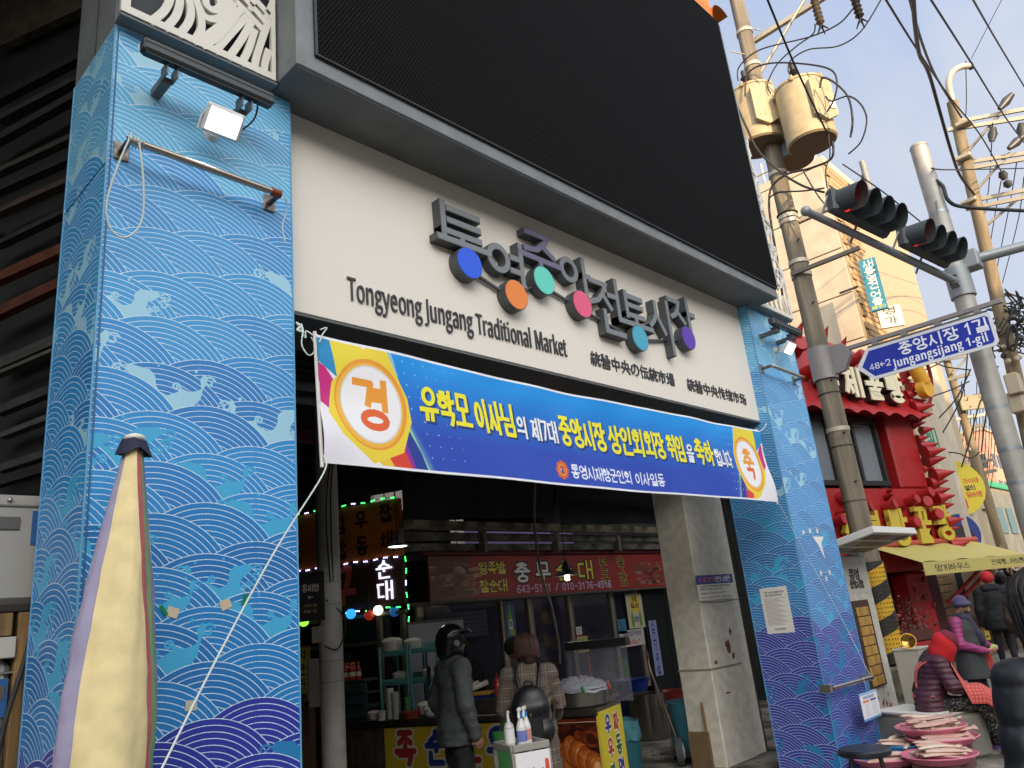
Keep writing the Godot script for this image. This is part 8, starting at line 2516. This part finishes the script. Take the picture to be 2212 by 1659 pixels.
func parasol() -> void:
	# a folded market parasol leaning before the pillar: gores of coloured cloth gathered under a navy cap
	var top := PZ(290, 965, 0.28)
	var t := thing("folded_parasol", "tall folded market parasol of yellow, lavender and rainbow cloth with a navy cap", "parasol")
	var foot := Vector3(top.x - 0.02, 0, 0.34)
	part("pole", MB.new().cyl(foot, top + Vector3(0, 0.05, 0), 0.02, 0.02, 12), M("cfc8ba", 0.4), t)
	part("cap", MB.new().grid(40, 5, func(u: float, v: float) -> Vector3:
		var a := u * TAU
		var r := lerpf(0.066, 0.04, v) + 0.01 * sin(a * 2 + 1)
		return top + Vector3(cos(a) * r, -0.02 + 0.05 * v - 0.02 * (1 - v) * absf(cos(a)) + 0.006 * sin(a * 3), -sin(a) * r)), M("1c2038", 0.8), t)
	part("ferrule", MB.new().ball(top + Vector3(0, 0.035, 0), Vector3(0.042, 0.02, 0.042), 12, 6), M("d8d2c4", 0.5), t)
	# each gore is a strip of folded cloth: angles about the pole at the top and lower down, measured from the viewer's side
	var fn := FastNoiseLite.new()
	fn.seed = 3
	fn.frequency = 2.2
	var cols := [["a49dba", -1.8, -0.5, -1.95, -0.7], ["f0dca4", -0.6, 0.25, -0.78, 1.2], ["c0666a", 0.2, 0.7, 1.1, 1.5], ["7d9a70", 0.65, 1.05, 1.4, 1.8], ["7f82b0", 1.0, 1.4, 1.7, 2.0], ["e6d7a4", 1.35, 2.2, 1.95, 2.6], ["cdb886", 2.1, 4.55, 2.5, 4.4]]
	for c in cols:
		part("gore", MB.new().grid(14, 40, func(u: float, v: float) -> Vector3:
			var y := lerpf(0.35, top.y - 0.02, v)
			var k := 1.0 - v
			var k2 := minf(k * 1.9, 1.0)
			var a: float = lerpf(lerpf(c[1], c[3], k2), lerpf(c[2], c[4], k2), u)
			var r: float = 0.04 + cols.find(c) * -0.0012 + (0.008 if cols.find(c) == 1 else 0.0) + 0.112 * sin(minf(k * 2.9, PI * 0.5))
			r *= 1.0 + 0.05 * sin(u * PI) * k2 + (0.07 * sin(a * 4.0 + 0.6) + 0.10 * fn.get_noise_3d(cos(a) * 0.5, y * 0.8, sin(a) * 0.5) + 0.05 * fn.get_noise_2d(a * 1.4, y * 3.0)) * minf(k * 4.0, 1.0)
			var dir := Vector3(-0.29, 0, 0.96).rotated(Vector3.UP, a)
			return Vector3(foot.x + (top.x - foot.x) * v - 0.1 * k, y, lerpf(foot.z, top.z, v)) + Vector3(dir.x, 0, dir.z * 0.8) * r), M(c[0], 0.9, 0.0, "mild", 1.5), t)
	var base := MB.new()
	base.lathe([Vector2(0, 0), Vector2(0.22, 0), Vector2(0.22, 0.06), Vector2(0.05, 0.1), Vector2(0.03, 0.3), Vector2(0, 0.3)], 24)
	part("base", base, M("55524c", 0.8), t).position = Vector3(foot.x, 0, foot.z)

# ================= the people
func dress(t: Node3D, J: Dictionary, h: float, skin: String, top: Array, legs: Array, shoe: String, cell := 0.018) -> void:   # top: [name, material, stand-off, hem, flare, quilt]
	part("body", body_mesh(J, h, 1.7 if cell > 0.03 else 1.0), M(skin, 0.6), t)
	var mb := MB.new()
	blob(mb, top_bones(J, h, top[2], top[3], top[4]), cell, 0.035, top[3], top[5] + [.014 if top[5][0] == 0.0 else .006])
	part(top[0], mb, top[1], t)
	var lb := MB.new()
	blob(lb, leg_bones(J, h, legs[2]), cell, 0.03, -1e9, [0.0, .1, .014])
	part(legs[0], lb, legs[1], t)
	shoes(J, h, M(shoe, 0.6), t)
func hair(t: Node3D, J: Dictionary, h: float, col: String, length: float, puff := 0.0) -> void:
	var F := head_frame(J, h)
	var s := h / 1.7
	var H: Vector3 = F[0]
	var mb := MB.new()
	var b := [[H + F[1] * .05 * s - F[2] * .012 * s, H + F[1] * .035 * s - F[2] * .03 * s, (.092 + puff) * s, (.095 + puff) * s], [H + F[1] * .02 * s - F[2] * .045 * s, H - F[1] * length * s - F[2] * .05 * s, (.088 + puff) * s, (.06 + puff) * s]]
	for m in [-1.0, 1.0]: b.append([H + F[1] * .03 * s + F[3] * m * .06 * s - F[2] * .01 * s, H - F[1] * length * .9 * s + F[3] * m * (.062 + puff * .6) * s - F[2] * .015 * s, (.045 + puff) * s, (.032 + puff) * s])
	blob(mb, b, .011, .02)
	part("hair", mb, M(col, 0.75, 0.0, "fine", 8.0), t)

func people() -> void:
	# man in a motorcycle helmet at the counter
	var h := 1.7
	var t := thing("person", "man in grey jacket and black helmet, standing in profile at the snack counter", "person", "", Vector3(4.74, 0, -1.96), 1.25)
	var J := skeleton(h, {"look": Vector3(-0.12, 0, 1), "wrist_r": Vector3(.17, .49, .05), "elbow_r": Vector3(.17, .64, -.04), "toe_l": Vector3(-.09, .018, .07), "hand_r": Vector3(.165, .452, .065)})
	dress(t, J, h, "9a7058", ["jacket", M("4d5350", 0.75, 0.0, "mild", 3.0), .035, .44 * h, .01, [0.0, .1]], ["trousers", M("1d1f22", 0.85), .012], "201f1e")
	eyes(J, h, t)
	var F := head_frame(J, h)
	var H: Vector3 = F[0]
	var hb := MB.new()
	blob(hb, [[H + F[1] * .045 - F[2] * .02, H + F[1] * .035 - F[2] * .03, .125, .128], [H - F[1] * .02 - F[2] * .045, H - F[1] * .075 - F[2] * .045, .112, .098], [H - F[1] * .07 + F[3] * .075 + F[2] * .02, H - F[1] * .08 + F[3] * .06 + F[2] * .075, .035, .02], [H - F[1] * .07 - F[3] * .075 + F[2] * .02, H - F[1] * .08 - F[3] * .06 + F[2] * .075, .035, .02]], .012, .03)
	var hm := part("helmet", hb, M("15171a", 0.18), t)
	part("visor", MB.new().grid(14, 5, func(u: float, v: float) -> Vector3:
		var a := lerpf(-1.15, 1.15, u)
		var d: Vector3 = F[2] * cos(a) + F[3] * sin(a)
		return H + d * (.132 + .055 * v * cos(a)) + F[1] * (.075 + .05 * (1 - v) + .02 * v)), M("2a3a52", 0.08, 0.4), hm)
	for m in [-1.0, 1.0]: part("vent_disc", MB.new().cyl(H + F[3] * m * .122 - F[1] * .01, H + F[3] * m * .134 - F[1] * .01, .028, .024, 16), M("8b8f92", 0.3, 0.5), hm)
	part("scarf", blob(MB.new(), [[J.neck - Vector3(0, .02, 0), J.neck + Vector3(0, .05, .01), .085, .08]], .014, .02), M("131416", 0.9), t)
	for p in [[Vector3(.13, .77, -.085) * h, Vector3(.05, .17, .03), .5], [Vector3(.178, .66, -.05) * h, Vector3(.09, .05, .09), .0]]:
		part("jacket_patch", MB.new().cbox(p[0], p[1], .012, Basis(Vector3(0, 0, 1), p[2] * 0.4)), M("141517", 0.85), t)
	part("jacket_hem", blob(MB.new(), [[J.pelvis + Vector3(0, .04, 0), J.pelvis - Vector3(0, .09, 0), .172, .176, Vector3(1.12, 1, .86)]], .02, .02, .44 * h), M("2a2d2c", 0.85), t)
	# woman with a backpack
	h = 1.56
	t = thing("person", "woman seen from behind in brown check coat with short brown hair and black backpack", "person", "", Vector3(5.12, 0, -1.42), 2.3)
	J = skeleton(h, {"look": Vector3(0.45, 0, 1), "elbow_l": Vector3(-.15, .64, .05), "wrist_l": Vector3(-.13, .56, .13), "hand_l": Vector3(-.12, .545, .16), "wrist_r": Vector3(.15, .52, .1), "hand_r": Vector3(.15, .49, .13)})
	var ck := blank(64, 64, C("6b5f55"))
	for i in 8:
		ck.fill_rect(Rect2i(i * 8, 0, 3, 64), C("584d45"))
		ck.fill_rect(Rect2i(0, i * 8, 64, 3), C("5a4f47"))
	for i in 2:
		ck.fill_rect(Rect2i(i * 32 + 13, 0, 2, 64), C("8a7d70"))
		ck.fill_rect(Rect2i(0, i * 32 + 13, 64, 2), C("8a7d70"))
	var cm := printed(ck, 0.9)
	cm.uv1_triplanar = true
	cm.uv1_scale = Vector3.ONE * 5.0
	dress(t, J, h, "b98c70", ["coat", cm, .03, .3 * h, .04, [0.0, .1]], ["trousers", M("191919", 0.9), .0], "1c1b1a")
	hair(t, J, h, "3a2015", .085, .004)
	strands(t, J, h, "40241a", .1, 420)
	part("mask", blob(MB.new(), [[J.head + head_frame(J, h)[2] * .06 - Vector3(0, .035, 0), J.head + head_frame(J, h)[2] * .07 - Vector3(0, .05, 0), .055, .045]], .012, .02), M("b0a83a", 0.8), t)
	var bp := thing("backpack", "black leather backpack worn by the woman in the check coat", "backpack", "", t.position, 2.3)
	var bk := MB.new()
	blob(bk, [[Vector3(-.07, 1.0, -.24), Vector3(.07, 1.0, -.24), .085, .085], [Vector3(-.09, .82, -.25), Vector3(.09, .82, -.25), .09, .09], [Vector3(0, 1.08, -.22), Vector3(0, .78, -.25), .1, .1, Vector3(1.3, 1, .8)]], .016, .05)
	part("bag", bk, M("17171a", 0.38), bp)
	part("pocket", MB.new().cbox(Vector3(0, .86, -.335), Vector3(.19, .17, .03), .012), M("19191c", 0.4), bp)
	for m in [-1.0, 1.0]:
		part("strap", MB.new().tube(curve([Vector3(.07 * m, 1.1, -.2), Vector3(.1 * m, 1.27, -.12), Vector3(.1 * m, 1.33, -.02), Vector3(.11 * m, 1.26, .1)], 5), .016, 8), M("141416", 0.4), bp)
		part("strap", MB.new().tube(curve([Vector3(.11 * m, .8, -.2), Vector3(.18 * m, .9, -.14), Vector3(.19 * m, 1.0, -.06)], 5), .012, 8), M("141416", 0.4), bp)
	part("handle", MB.new().tube(curve([Vector3(-.03, 1.12, -.22), Vector3(-.03, 1.2, -.23), Vector3(.03, 1.2, -.23), Vector3(.03, 1.12, -.22)], 4), .009, 6), M("141416", 0.4), bp)
	part("buckle", MB.new().cbox(Vector3(0, .96, -.345), Vector3(.015, .025, .006), 0.002), M("b59a5a", 0.3, 0.9), bp)
	var gb := thing("green_bag", "green shopping bag held by the woman in the check coat", "bag", "", Vector3(4.86, 0.42, -1.5), 2.3)
	part("bag", MB.new().grid(16, 8, func(u: float, v: float) -> Vector3:
		var a := u * TAU
		return Vector3(cos(a) * .1 + .01 * sin(v * 7 + a * 3), v * .42, sin(a) * (.05 - .02 * v))), M("2a6a2c", 0.5), gb)
	part("strap", MB.new().tube(curve([Vector3(-.05, .41, 0), Vector3(-.02, .5, 0), Vector3(.05, .41, 0)], 4), .006, 5), M("2a6a2c", 0.5), gb)
	# dark stall keepers
	for i in 2:
		h = 1.6
		t = thing("person", ["stall keeper in black with dark hair behind the helmeted man", "stall keeper in black bending over the pan beside the check coat"][i], "person", "", [Vector3(5.75, 0, -3.0), Vector3(6.22, 0, -2.2)][i], [-0.9, -2.2][i])
		J = skeleton(h, {} if i == 0 else {"chest": Vector3(0, .74, .06), "neck": Vector3(0, .82, .12), "head": Vector3(0, .885, .19), "shoulder_l": Vector3(-.11, .79, .09), "shoulder_r": Vector3(.11, .79, .09), "elbow_l": Vector3(-.14, .64, .16), "elbow_r": Vector3(.14, .64, .16), "wrist_l": Vector3(-.1, .58, .28), "wrist_r": Vector3(.1, .58, .28), "hand_l": Vector3(-.09, .57, .31), "hand_r": Vector3(.09, .57, .31)})
		dress(t, J, h, "8a6450", ["sweater", M("131417", 0.9), .02, .5 * h, .0, [0.0, .1]], ["trousers", M("17181a", 0.9), .0], "1a1a1a", .022)
		hair(t, J, h, "0f0d0c", .06, .01)
		if i == 0: eyes(J, h, t)
	# seated fish seller
	h = 1.42
	t = thing("person", "fish seller in plum quilted jacket, red scarf and check apron, seated on granite", "person", "", Vector3(8.84, 0, 0.56), 0.42)
	var hy := .46 / h
	J = skeleton(h, {"pelvis": Vector3(0, hy + .05, 0), "waist": Vector3(0, hy + .13, .03), "chest": Vector3(0, hy + .25, .08), "neck": Vector3(0, hy + .335, .13), "head": Vector3(0, hy + .405, .175), "look": Vector3(0.35, -.25, 1), "hip_l": Vector3(-.06, hy + .02, .03), "hip_r": Vector3(.06, hy + .02, .03), "knee_l": Vector3(-.075, hy + .02, .31), "knee_r": Vector3(.075, hy + .0, .3), "ankle_l": Vector3(-.07, .05, .38), "ankle_r": Vector3(.075, .05, .36), "toe_l": Vector3(-.07, .022, .47), "toe_r": Vector3(.09, .022, .46), "shoulder_l": Vector3(-.115, hy + .29, .1), "shoulder_r": Vector3(.115, hy + .29, .1), "elbow_l": Vector3(-.155, hy + .15, .14), "elbow_r": Vector3(.155, hy + .15, .14), "wrist_l": Vector3(-.06, hy + .09, .25), "wrist_r": Vector3(.06, hy + .09, .25), "hand_l": Vector3(-.03, hy + .085, .27), "hand_r": Vector3(.03, hy + .085, .28)})
	var fi := blank(96, 96, C("17141a"))
	for i in 90: fdisc(fi, Vector2(rng.randf_range(0, 96), rng.randf_range(0, 96)), rng.randf_range(1.0, 2.4), [C("b9b09a"), C("a8726a"), C("8a9a6a"), C("c4b8ae")][i % 4])
	var fl := printed(fi, 0.9)
	fl.uv1_triplanar = true
	fl.uv1_scale = Vector3.ONE * 4.0
	var plum := M("47232f", 0.55)
	dress(t, J, h, "a37a62", ["jacket", plum, .05, .44, .03, [.012, .052]], ["trousers", fl, .012], "6a4a86", .015)
	F = head_frame(J, h)
	H = F[0]
	part("scarf", blob(MB.new(), [[H - F[1] * .02, H - F[1] * .09 - F[2] * .01, .112, .11], [H + F[2] * .05 - F[1] * .03, H + F[2] * .07 - F[1] * .12, .07, .06], [H + F[1] * .02 - F[2] * .03, H - F[1] * .02, .1, .1]], .013, .03), M("b3151b", 0.9), t)
	part("cap", blob(MB.new(), [[H + F[1] * .055 - F[2] * .01, H + F[1] * .06 + F[2] * .01, .095, .09], [H + F[1] * .05 + F[2] * .09, H + F[1] * .045 + F[2] * .12, .035, .02, Vector3(1.5, .7, 1)]], .013, .03), M("6a1a2c", 0.9), t)
	var ap := blank(32, 32, C("c46a62"))
	for i in 4:
		ap.fill_rect(Rect2i(i * 8, 0, 4, 32), C("b2453f"))
		ap.fill_rect(Rect2i(0, i * 8, 32, 3), C("a83e3a"))
	var am := printed(ap, 0.85)
	am.uv1_scale = Vector3(5, 5, 5)
	part("apron", MB.new().grid(16, 25, func(u: float, v: float) -> Vector3:
		var path := [Vector2(.88, .24), Vector2(.74, .29), Vector2(.655, .33), Vector2(.65, .46), Vector2(.58, .54), Vector2(.43, .57)]
		var k := minf(v * 5.0, 4.999)
		var q: Vector2 = path[int(k)].lerp(path[int(k) + 1], k - int(k))
		var x := (u - 0.5) * (.32 + .22 * minf(v * 2.5, 1.0))
		return Vector3(clampf(x, -.2, .2) + x * .12, q.x - maxf(0.0, absf(x) - .14) * 1.2 + .012 * sin(u * 16.0) * v, q.y + .02 * sin(u * PI) + .012 * sin(u * 20.0) * v)), am, t)
	for m in [-1.0, 1.0]:
		part("apron_strap", MB.new().tube(curve([Vector3(.1 * m, hy * h + .3, .2), Vector3(.1 * m, hy * h + .44, .1), Vector3(.06 * m, hy * h + .38, -.05), Vector3(-.02 * m, hy * h + .2, -.1), Vector3(-.12 * m, hy * h + .12, -.08)], 5), .011, 6), M("b85a54", 0.85), t)
	part("apron_tie", MB.new().tube(curve([Vector3(-.2, hy * h + .12, .02), Vector3(0, hy * h + .12, -.155), Vector3(.2, hy * h + .12, .02)], 6), .011, 6), M("b85a54", 0.85), t)
	# a second seller in brown waders sits just behind
	h = 1.42
	t = thing("person", "seller in brown waterproof trousers and grey boots seated behind the plum jacket", "person", "", Vector3(9.4, 0, 0.34), 0.5)
	var K := {}
	for k in J: K[k] = J[k] / h
	K["head"] = Vector3(-.03, hy + .35, .2)
	J = skeleton(h, K)
	dress(t, J, h, "a37a62", ["jacket", M("2a2226", 0.8), .02, .44, .0, [0.0, .1]], ["waders", M("3d2a22", 0.3, 0.0, "blotch", 3.0), .03], "5a5856", .02)
	hair(t, J, h, "1c1817", .05, .01)
	# standing old woman
	h = 1.46
	t = thing("person", "old woman in grey vest, magenta sleeves and mauve knit cap, standing with hands together", "person", "", Vector3(10.7, 0, 0.5), -0.12)
	J = skeleton(h, {"look": Vector3(0.28, -.2, 1), "head": Vector3(.0, .915, .035), "neck": Vector3(0, .835, .01), "elbow_l": Vector3(-.165, .63, .02), "wrist_l": Vector3(-.03, .565, .15), "hand_l": Vector3(.02, .56, .17), "elbow_r": Vector3(.165, .63, .02), "wrist_r": Vector3(.09, .575, .17), "hand_r": Vector3(.05, .565, .19)})
	dress(t, J, h, "b08468", ["sleeves", M("8a2f62", 0.6), .022, .55 * h, .0, [.006, .05]], ["trousers", M("16171a", 0.9), .012], "1b1c20", .016)
	eyes(J, h, t)
	var s := h / 1.7
	part("vest", blob(MB.new(), [[J.chest + (J.neck - J.chest) * .3, J.chest, .15 * s, .185 * s, Vector3(1.12, 1, .84)], [J.chest, J.waist, .185 * s, .18 * s, Vector3(1.14, 1, .86)], [J.waist, Vector3(0, .36 * h, 0), .18 * s, .225 * s, Vector3(1.1, 1, .9)]], .016, .03, .36 * h), M("3a3c3e", 0.85, 0.0, "mild", 4.0), t)
	F = head_frame(J, h)
	H = F[0]
	part("knit_cap", blob(MB.new(), [[H + F[1] * .06 * s - F[2] * .015, H + F[1] * .05 * s - F[2] * .02, .1 * s, .1 * s], [H + F[1] * .045 * s + F[2] * .02 - F[3] * .04, H + F[1] * .045 * s + F[2] * .02 + F[3] * .04, .085 * s, .085 * s, Vector3(1.1, .5, 1.15)]], .012, .02), M("4a4560", 0.95), t)
	part("mask", blob(MB.new(), [[H - F[1] * .06 * s + F[2] * .062 * s - F[3] * .025, H - F[1] * .06 * s + F[2] * .062 * s + F[3] * .025, .036 * s, .036 * s]], .01, .01), M("1c1c20", 0.8), t)
	part("neck_scarf", blob(MB.new(), [[J.neck + Vector3(-.06, -.0, .03), J.neck + Vector3(.06, .0, .03), .06, .06], [J.neck + Vector3(-.02, -.02, .07), J.neck + Vector3(.07, -.27, .13), .055, .045], [J.neck + Vector3(.05, -.2, .13), J.neck + Vector3(.11, -.36, .13), .045, .035]], .013, .03), M("4c4c62", 0.9, 0.0, "stain", 14.0), t)
	tag(part("banknote", MB.new().cbox(Vector3(10.74, .86, .77), Vector3(.1, .012, .06), 0.0, Basis(Vector3(1, 0, 1).normalized(), 0.5)), M("9aa25a", 0.7), self), "folded pale green banknote in the old woman's hands", "banknote")
	tag(part("red_bag", MB.new().grid(14, 6, func(u: float, v: float) -> Vector3:
		var a := u * TAU
		return Vector3(10.93 + cos(a) * .07, .5 + v * .3, .62 + sin(a) * .05)), M("a8302c", 0.6), self), "red shopping bag beside the old woman in the grey vest", "bag")
	# someone close by, seen from behind at the edge
	h = 1.64
	t = thing("person", "person with dark hair in black quilted hooded jacket, seen close from behind", "person", "", Vector3(3.085, 0, 2.915), 2.45)
	J = skeleton(h)
	dress(t, J, h, "a37a62", ["quilted_jacket", M("14171d", 0.5), .045, .47 * h, .02, [.012, .11]], ["trousers", M("17181b", 0.9), .01], "1a1a1a", .016)
	hair(t, J, h, "16110f", .09, .0)
	strands(t, J, h, "1c1411", .12, 420)
	part("hood", blob(MB.new(), [[J.neck + Vector3(-.09, .0, -.06), J.neck + Vector3(.09, .0, -.06), .065, .065], [J.neck + Vector3(-.07, -.06, -.11), J.neck + Vector3(.07, -.06, -.11), .07, .07]], .016, .04), M("14161b", 0.5), t)
	# passers-by down the street
	var far := [["man in black hooded jacket and red cap walking away down the street", 16.5, -0.5, 1.72, "131519", "1b1c20", "b01c22", 1.9], ["passer-by with black hair and dark coat behind the red cap", 20.1, -1.1, 1.7, "1b1a1c", "23232a", "", 1.9], ["passer-by in a brown fur collar beside the red cap", 15.6, 0.1, 1.5, "3a2f28", "1f2024", "", 1.6], ["passer-by in dark green coat near the far stalls", 27.9, -3.4, 1.65, "232a26", "1e1f22", "", -1.2], ["passer-by in grey coat under the far awnings", 30.0, -4.2, 1.68, "3a3a3e", "222226", "", 1.2], ["passer-by in navy coat at the far stalls", 32.1, -4.9, 1.66, "1c2233", "1e1e22", "", 0.3], ["passer-by in maroon jacket between the far stalls", 25.5, -2.4, 1.6, "3f1f22", "222222", "", -0.6], ["passer-by in black coat in the market crowd", 22.8, -1.4, 1.7, "17181b", "202024", "", 2.2]]
	for i in far.size():
		var e: Array = far[i]
		h = e[3]
		t = thing("person", e[0], "person", "passers-by down the street", Vector3(e[1], 0.0, e[2]), e[7])
		J = skeleton(h, {"knee_l": Vector3(-.055, .28, .05), "ankle_l": Vector3(-.055, .045, -.06), "ankle_r": Vector3(.055, .045, .05), "toe_r": Vector3(.065, .018, .13), "toe_l": Vector3(-.065, .018, .03)})
		dress(t, J, h, "a37a62", ["coat", M(e[4], 0.8), .05, .42 * h, .02, [0.0, .1]], ["trousers", M(e[5], 0.9), .0], "1a1a1a", .032)
		if e[6]:
			F = head_frame(J, h)
			part("cap", blob(MB.new(), [[F[0] + F[1] * .05, F[0] + F[1] * .04 - F[2] * .02, .115, .11]], .02, .02), M(e[6], 0.8), t)
			part("hood", blob(MB.new(), [[J.neck + Vector3(-.08, .0, -.06), J.neck + Vector3(.08, 0, -.06), .08, .08]], .025, .03), M(e[4], 0.8), t)
		else: hair(t, J, h, "191412", .05, .01)
	var more := [[24.2, -1.9, "shopper in black by the first far awning"], [26.6, -2.9, "shopper in dark green between the far stalls"], [29.0, -3.6, "shopper in grey beyond the far stalls"], [33.5, -5.4, "shopper in navy far down the market street"], [35.5, -5.6, "shopper in maroon far down the market street"], [38.0, -6.4, "shopper in black near the green glass block"], [41.0, -7.0, "shopper in grey near the green glass block"], [22.0, -0.6, "shopper in dark coat walking past the yellow awning"]]
	var src := get_children().filter(func(n: Node) -> bool: return n.get_meta("group", "") == "passers-by down the street")
	for i in more.size():
		copy(src[[7, 3, 4, 5, 6, 7, 4, 1][i]], "person", more[i][2], Vector3(more[i][0], 0, more[i][1]), -1.0 + i * 0.8)

const TO_SUN := Vector3(-0.5, 0.2, 0.84)
func sky_image(sun: Vector3) -> Image:   # winter afternoon: pale blue, thin cloud veils, the usual wide aureole about a low sun
	var w := 768
	var h := 384
	var fn := FastNoiseLite.new()
	fn.seed = 12
	fn.frequency = 0.9
	fn.fractal_octaves = 5
	fn.domain_warp_enabled = true
	fn.domain_warp_amplitude = 0.5
	fn.domain_warp_frequency = 0.8
	var im := Image.create(w, h, false, Image.FORMAT_RGBF)
	for y in h:
		var el := PI / 2 - PI * (y + 0.5) / h
		var up := sin(el)
		for x in w:
			var az := TAU * (x + 0.5) / w
			var d := Vector3(sin(az) * cos(el), up, -cos(az) * cos(el))
			var c := d.dot(sun)
			var k := pow(1.0 - clampf(up, 0, 1), 2.2)
			var col := Vector3(0.185, 0.238, 0.352).lerp(Vector3(0.35, 0.366, 0.395), k)
			if up > 0.0:
				var q := d / (up + 0.25)
				var v := smoothstep(-0.25, 0.6, fn.get_noise_3d(q.x * 0.7, q.z * 2.2, 0.0))
				col = col.lerp(Vector3(0.345, 0.352, 0.375), 0.6 * v)
			var g := 0.80 * pow(maxf(0.0, 0.5 + 0.5 * c), 3.0) + 2.4 * pow(maxf(0.0, 0.5 + 0.5 * c), 12.0)
			col += Vector3(1.0, 0.96, 0.90) * g * (1.0 if up > 0.0 else 0.3)
			if up < 0.0: col *= 0.45
			im.set_pixel(x, y, Color(col.x, col.y, col.z))
	return im

func _ready() -> void:
	rng.seed = 5
	var cam := Camera3D.new()
	cam.name = "camera"
	add_child(cam)
	cam.transform = Transform3D(Basis(CX, CY, CZ), CAM)
	cam.fov = rad_to_deg(2.0 * atan(829.5 / FOCAL))
	cam.near = 0.05
	cam.far = 600
	cam.current = true
	var we := WorldEnvironment.new()
	we.name = "environment"
	var env := Environment.new()
	var sky := Sky.new()
	var sm := PanoramaSkyMaterial.new()
	sm.panorama = ImageTexture.create_from_image(sky_image(TO_SUN.normalized()))
	sky.sky_material = sm
	env.background_mode = Environment.BG_SKY
	env.sky = sky
	env.tonemap_mode = Environment.TONE_MAPPER_LINEAR
	env.tonemap_exposure = 2.2
	env.sdfgi_enabled = true
	env.ssao_enabled = true
	env.ssil_enabled = true
	we.environment = env
	add_child(we)
	var sun := DirectionalLight3D.new()
	sun.name = "sun"
	add_child(sun)
	sun.look_at_from_position(TO_SUN * 50, Vector3.ZERO)
	sun.light_color = Color(1.0, 0.86, 0.70)
	sun.light_energy = 0.95
	sun.light_angular_distance = 0.5
	sun.shadow_enabled = true
	for f: Callable in [ground, gate, banner, wall_lights, hall, restaurant, stall, lean_to, parasol, sanitizer_cart, utility_pole, signals, far_poles, cream_tower, red_house, info_board, back_street, street_goods, people]:
		(f as Callable).call()
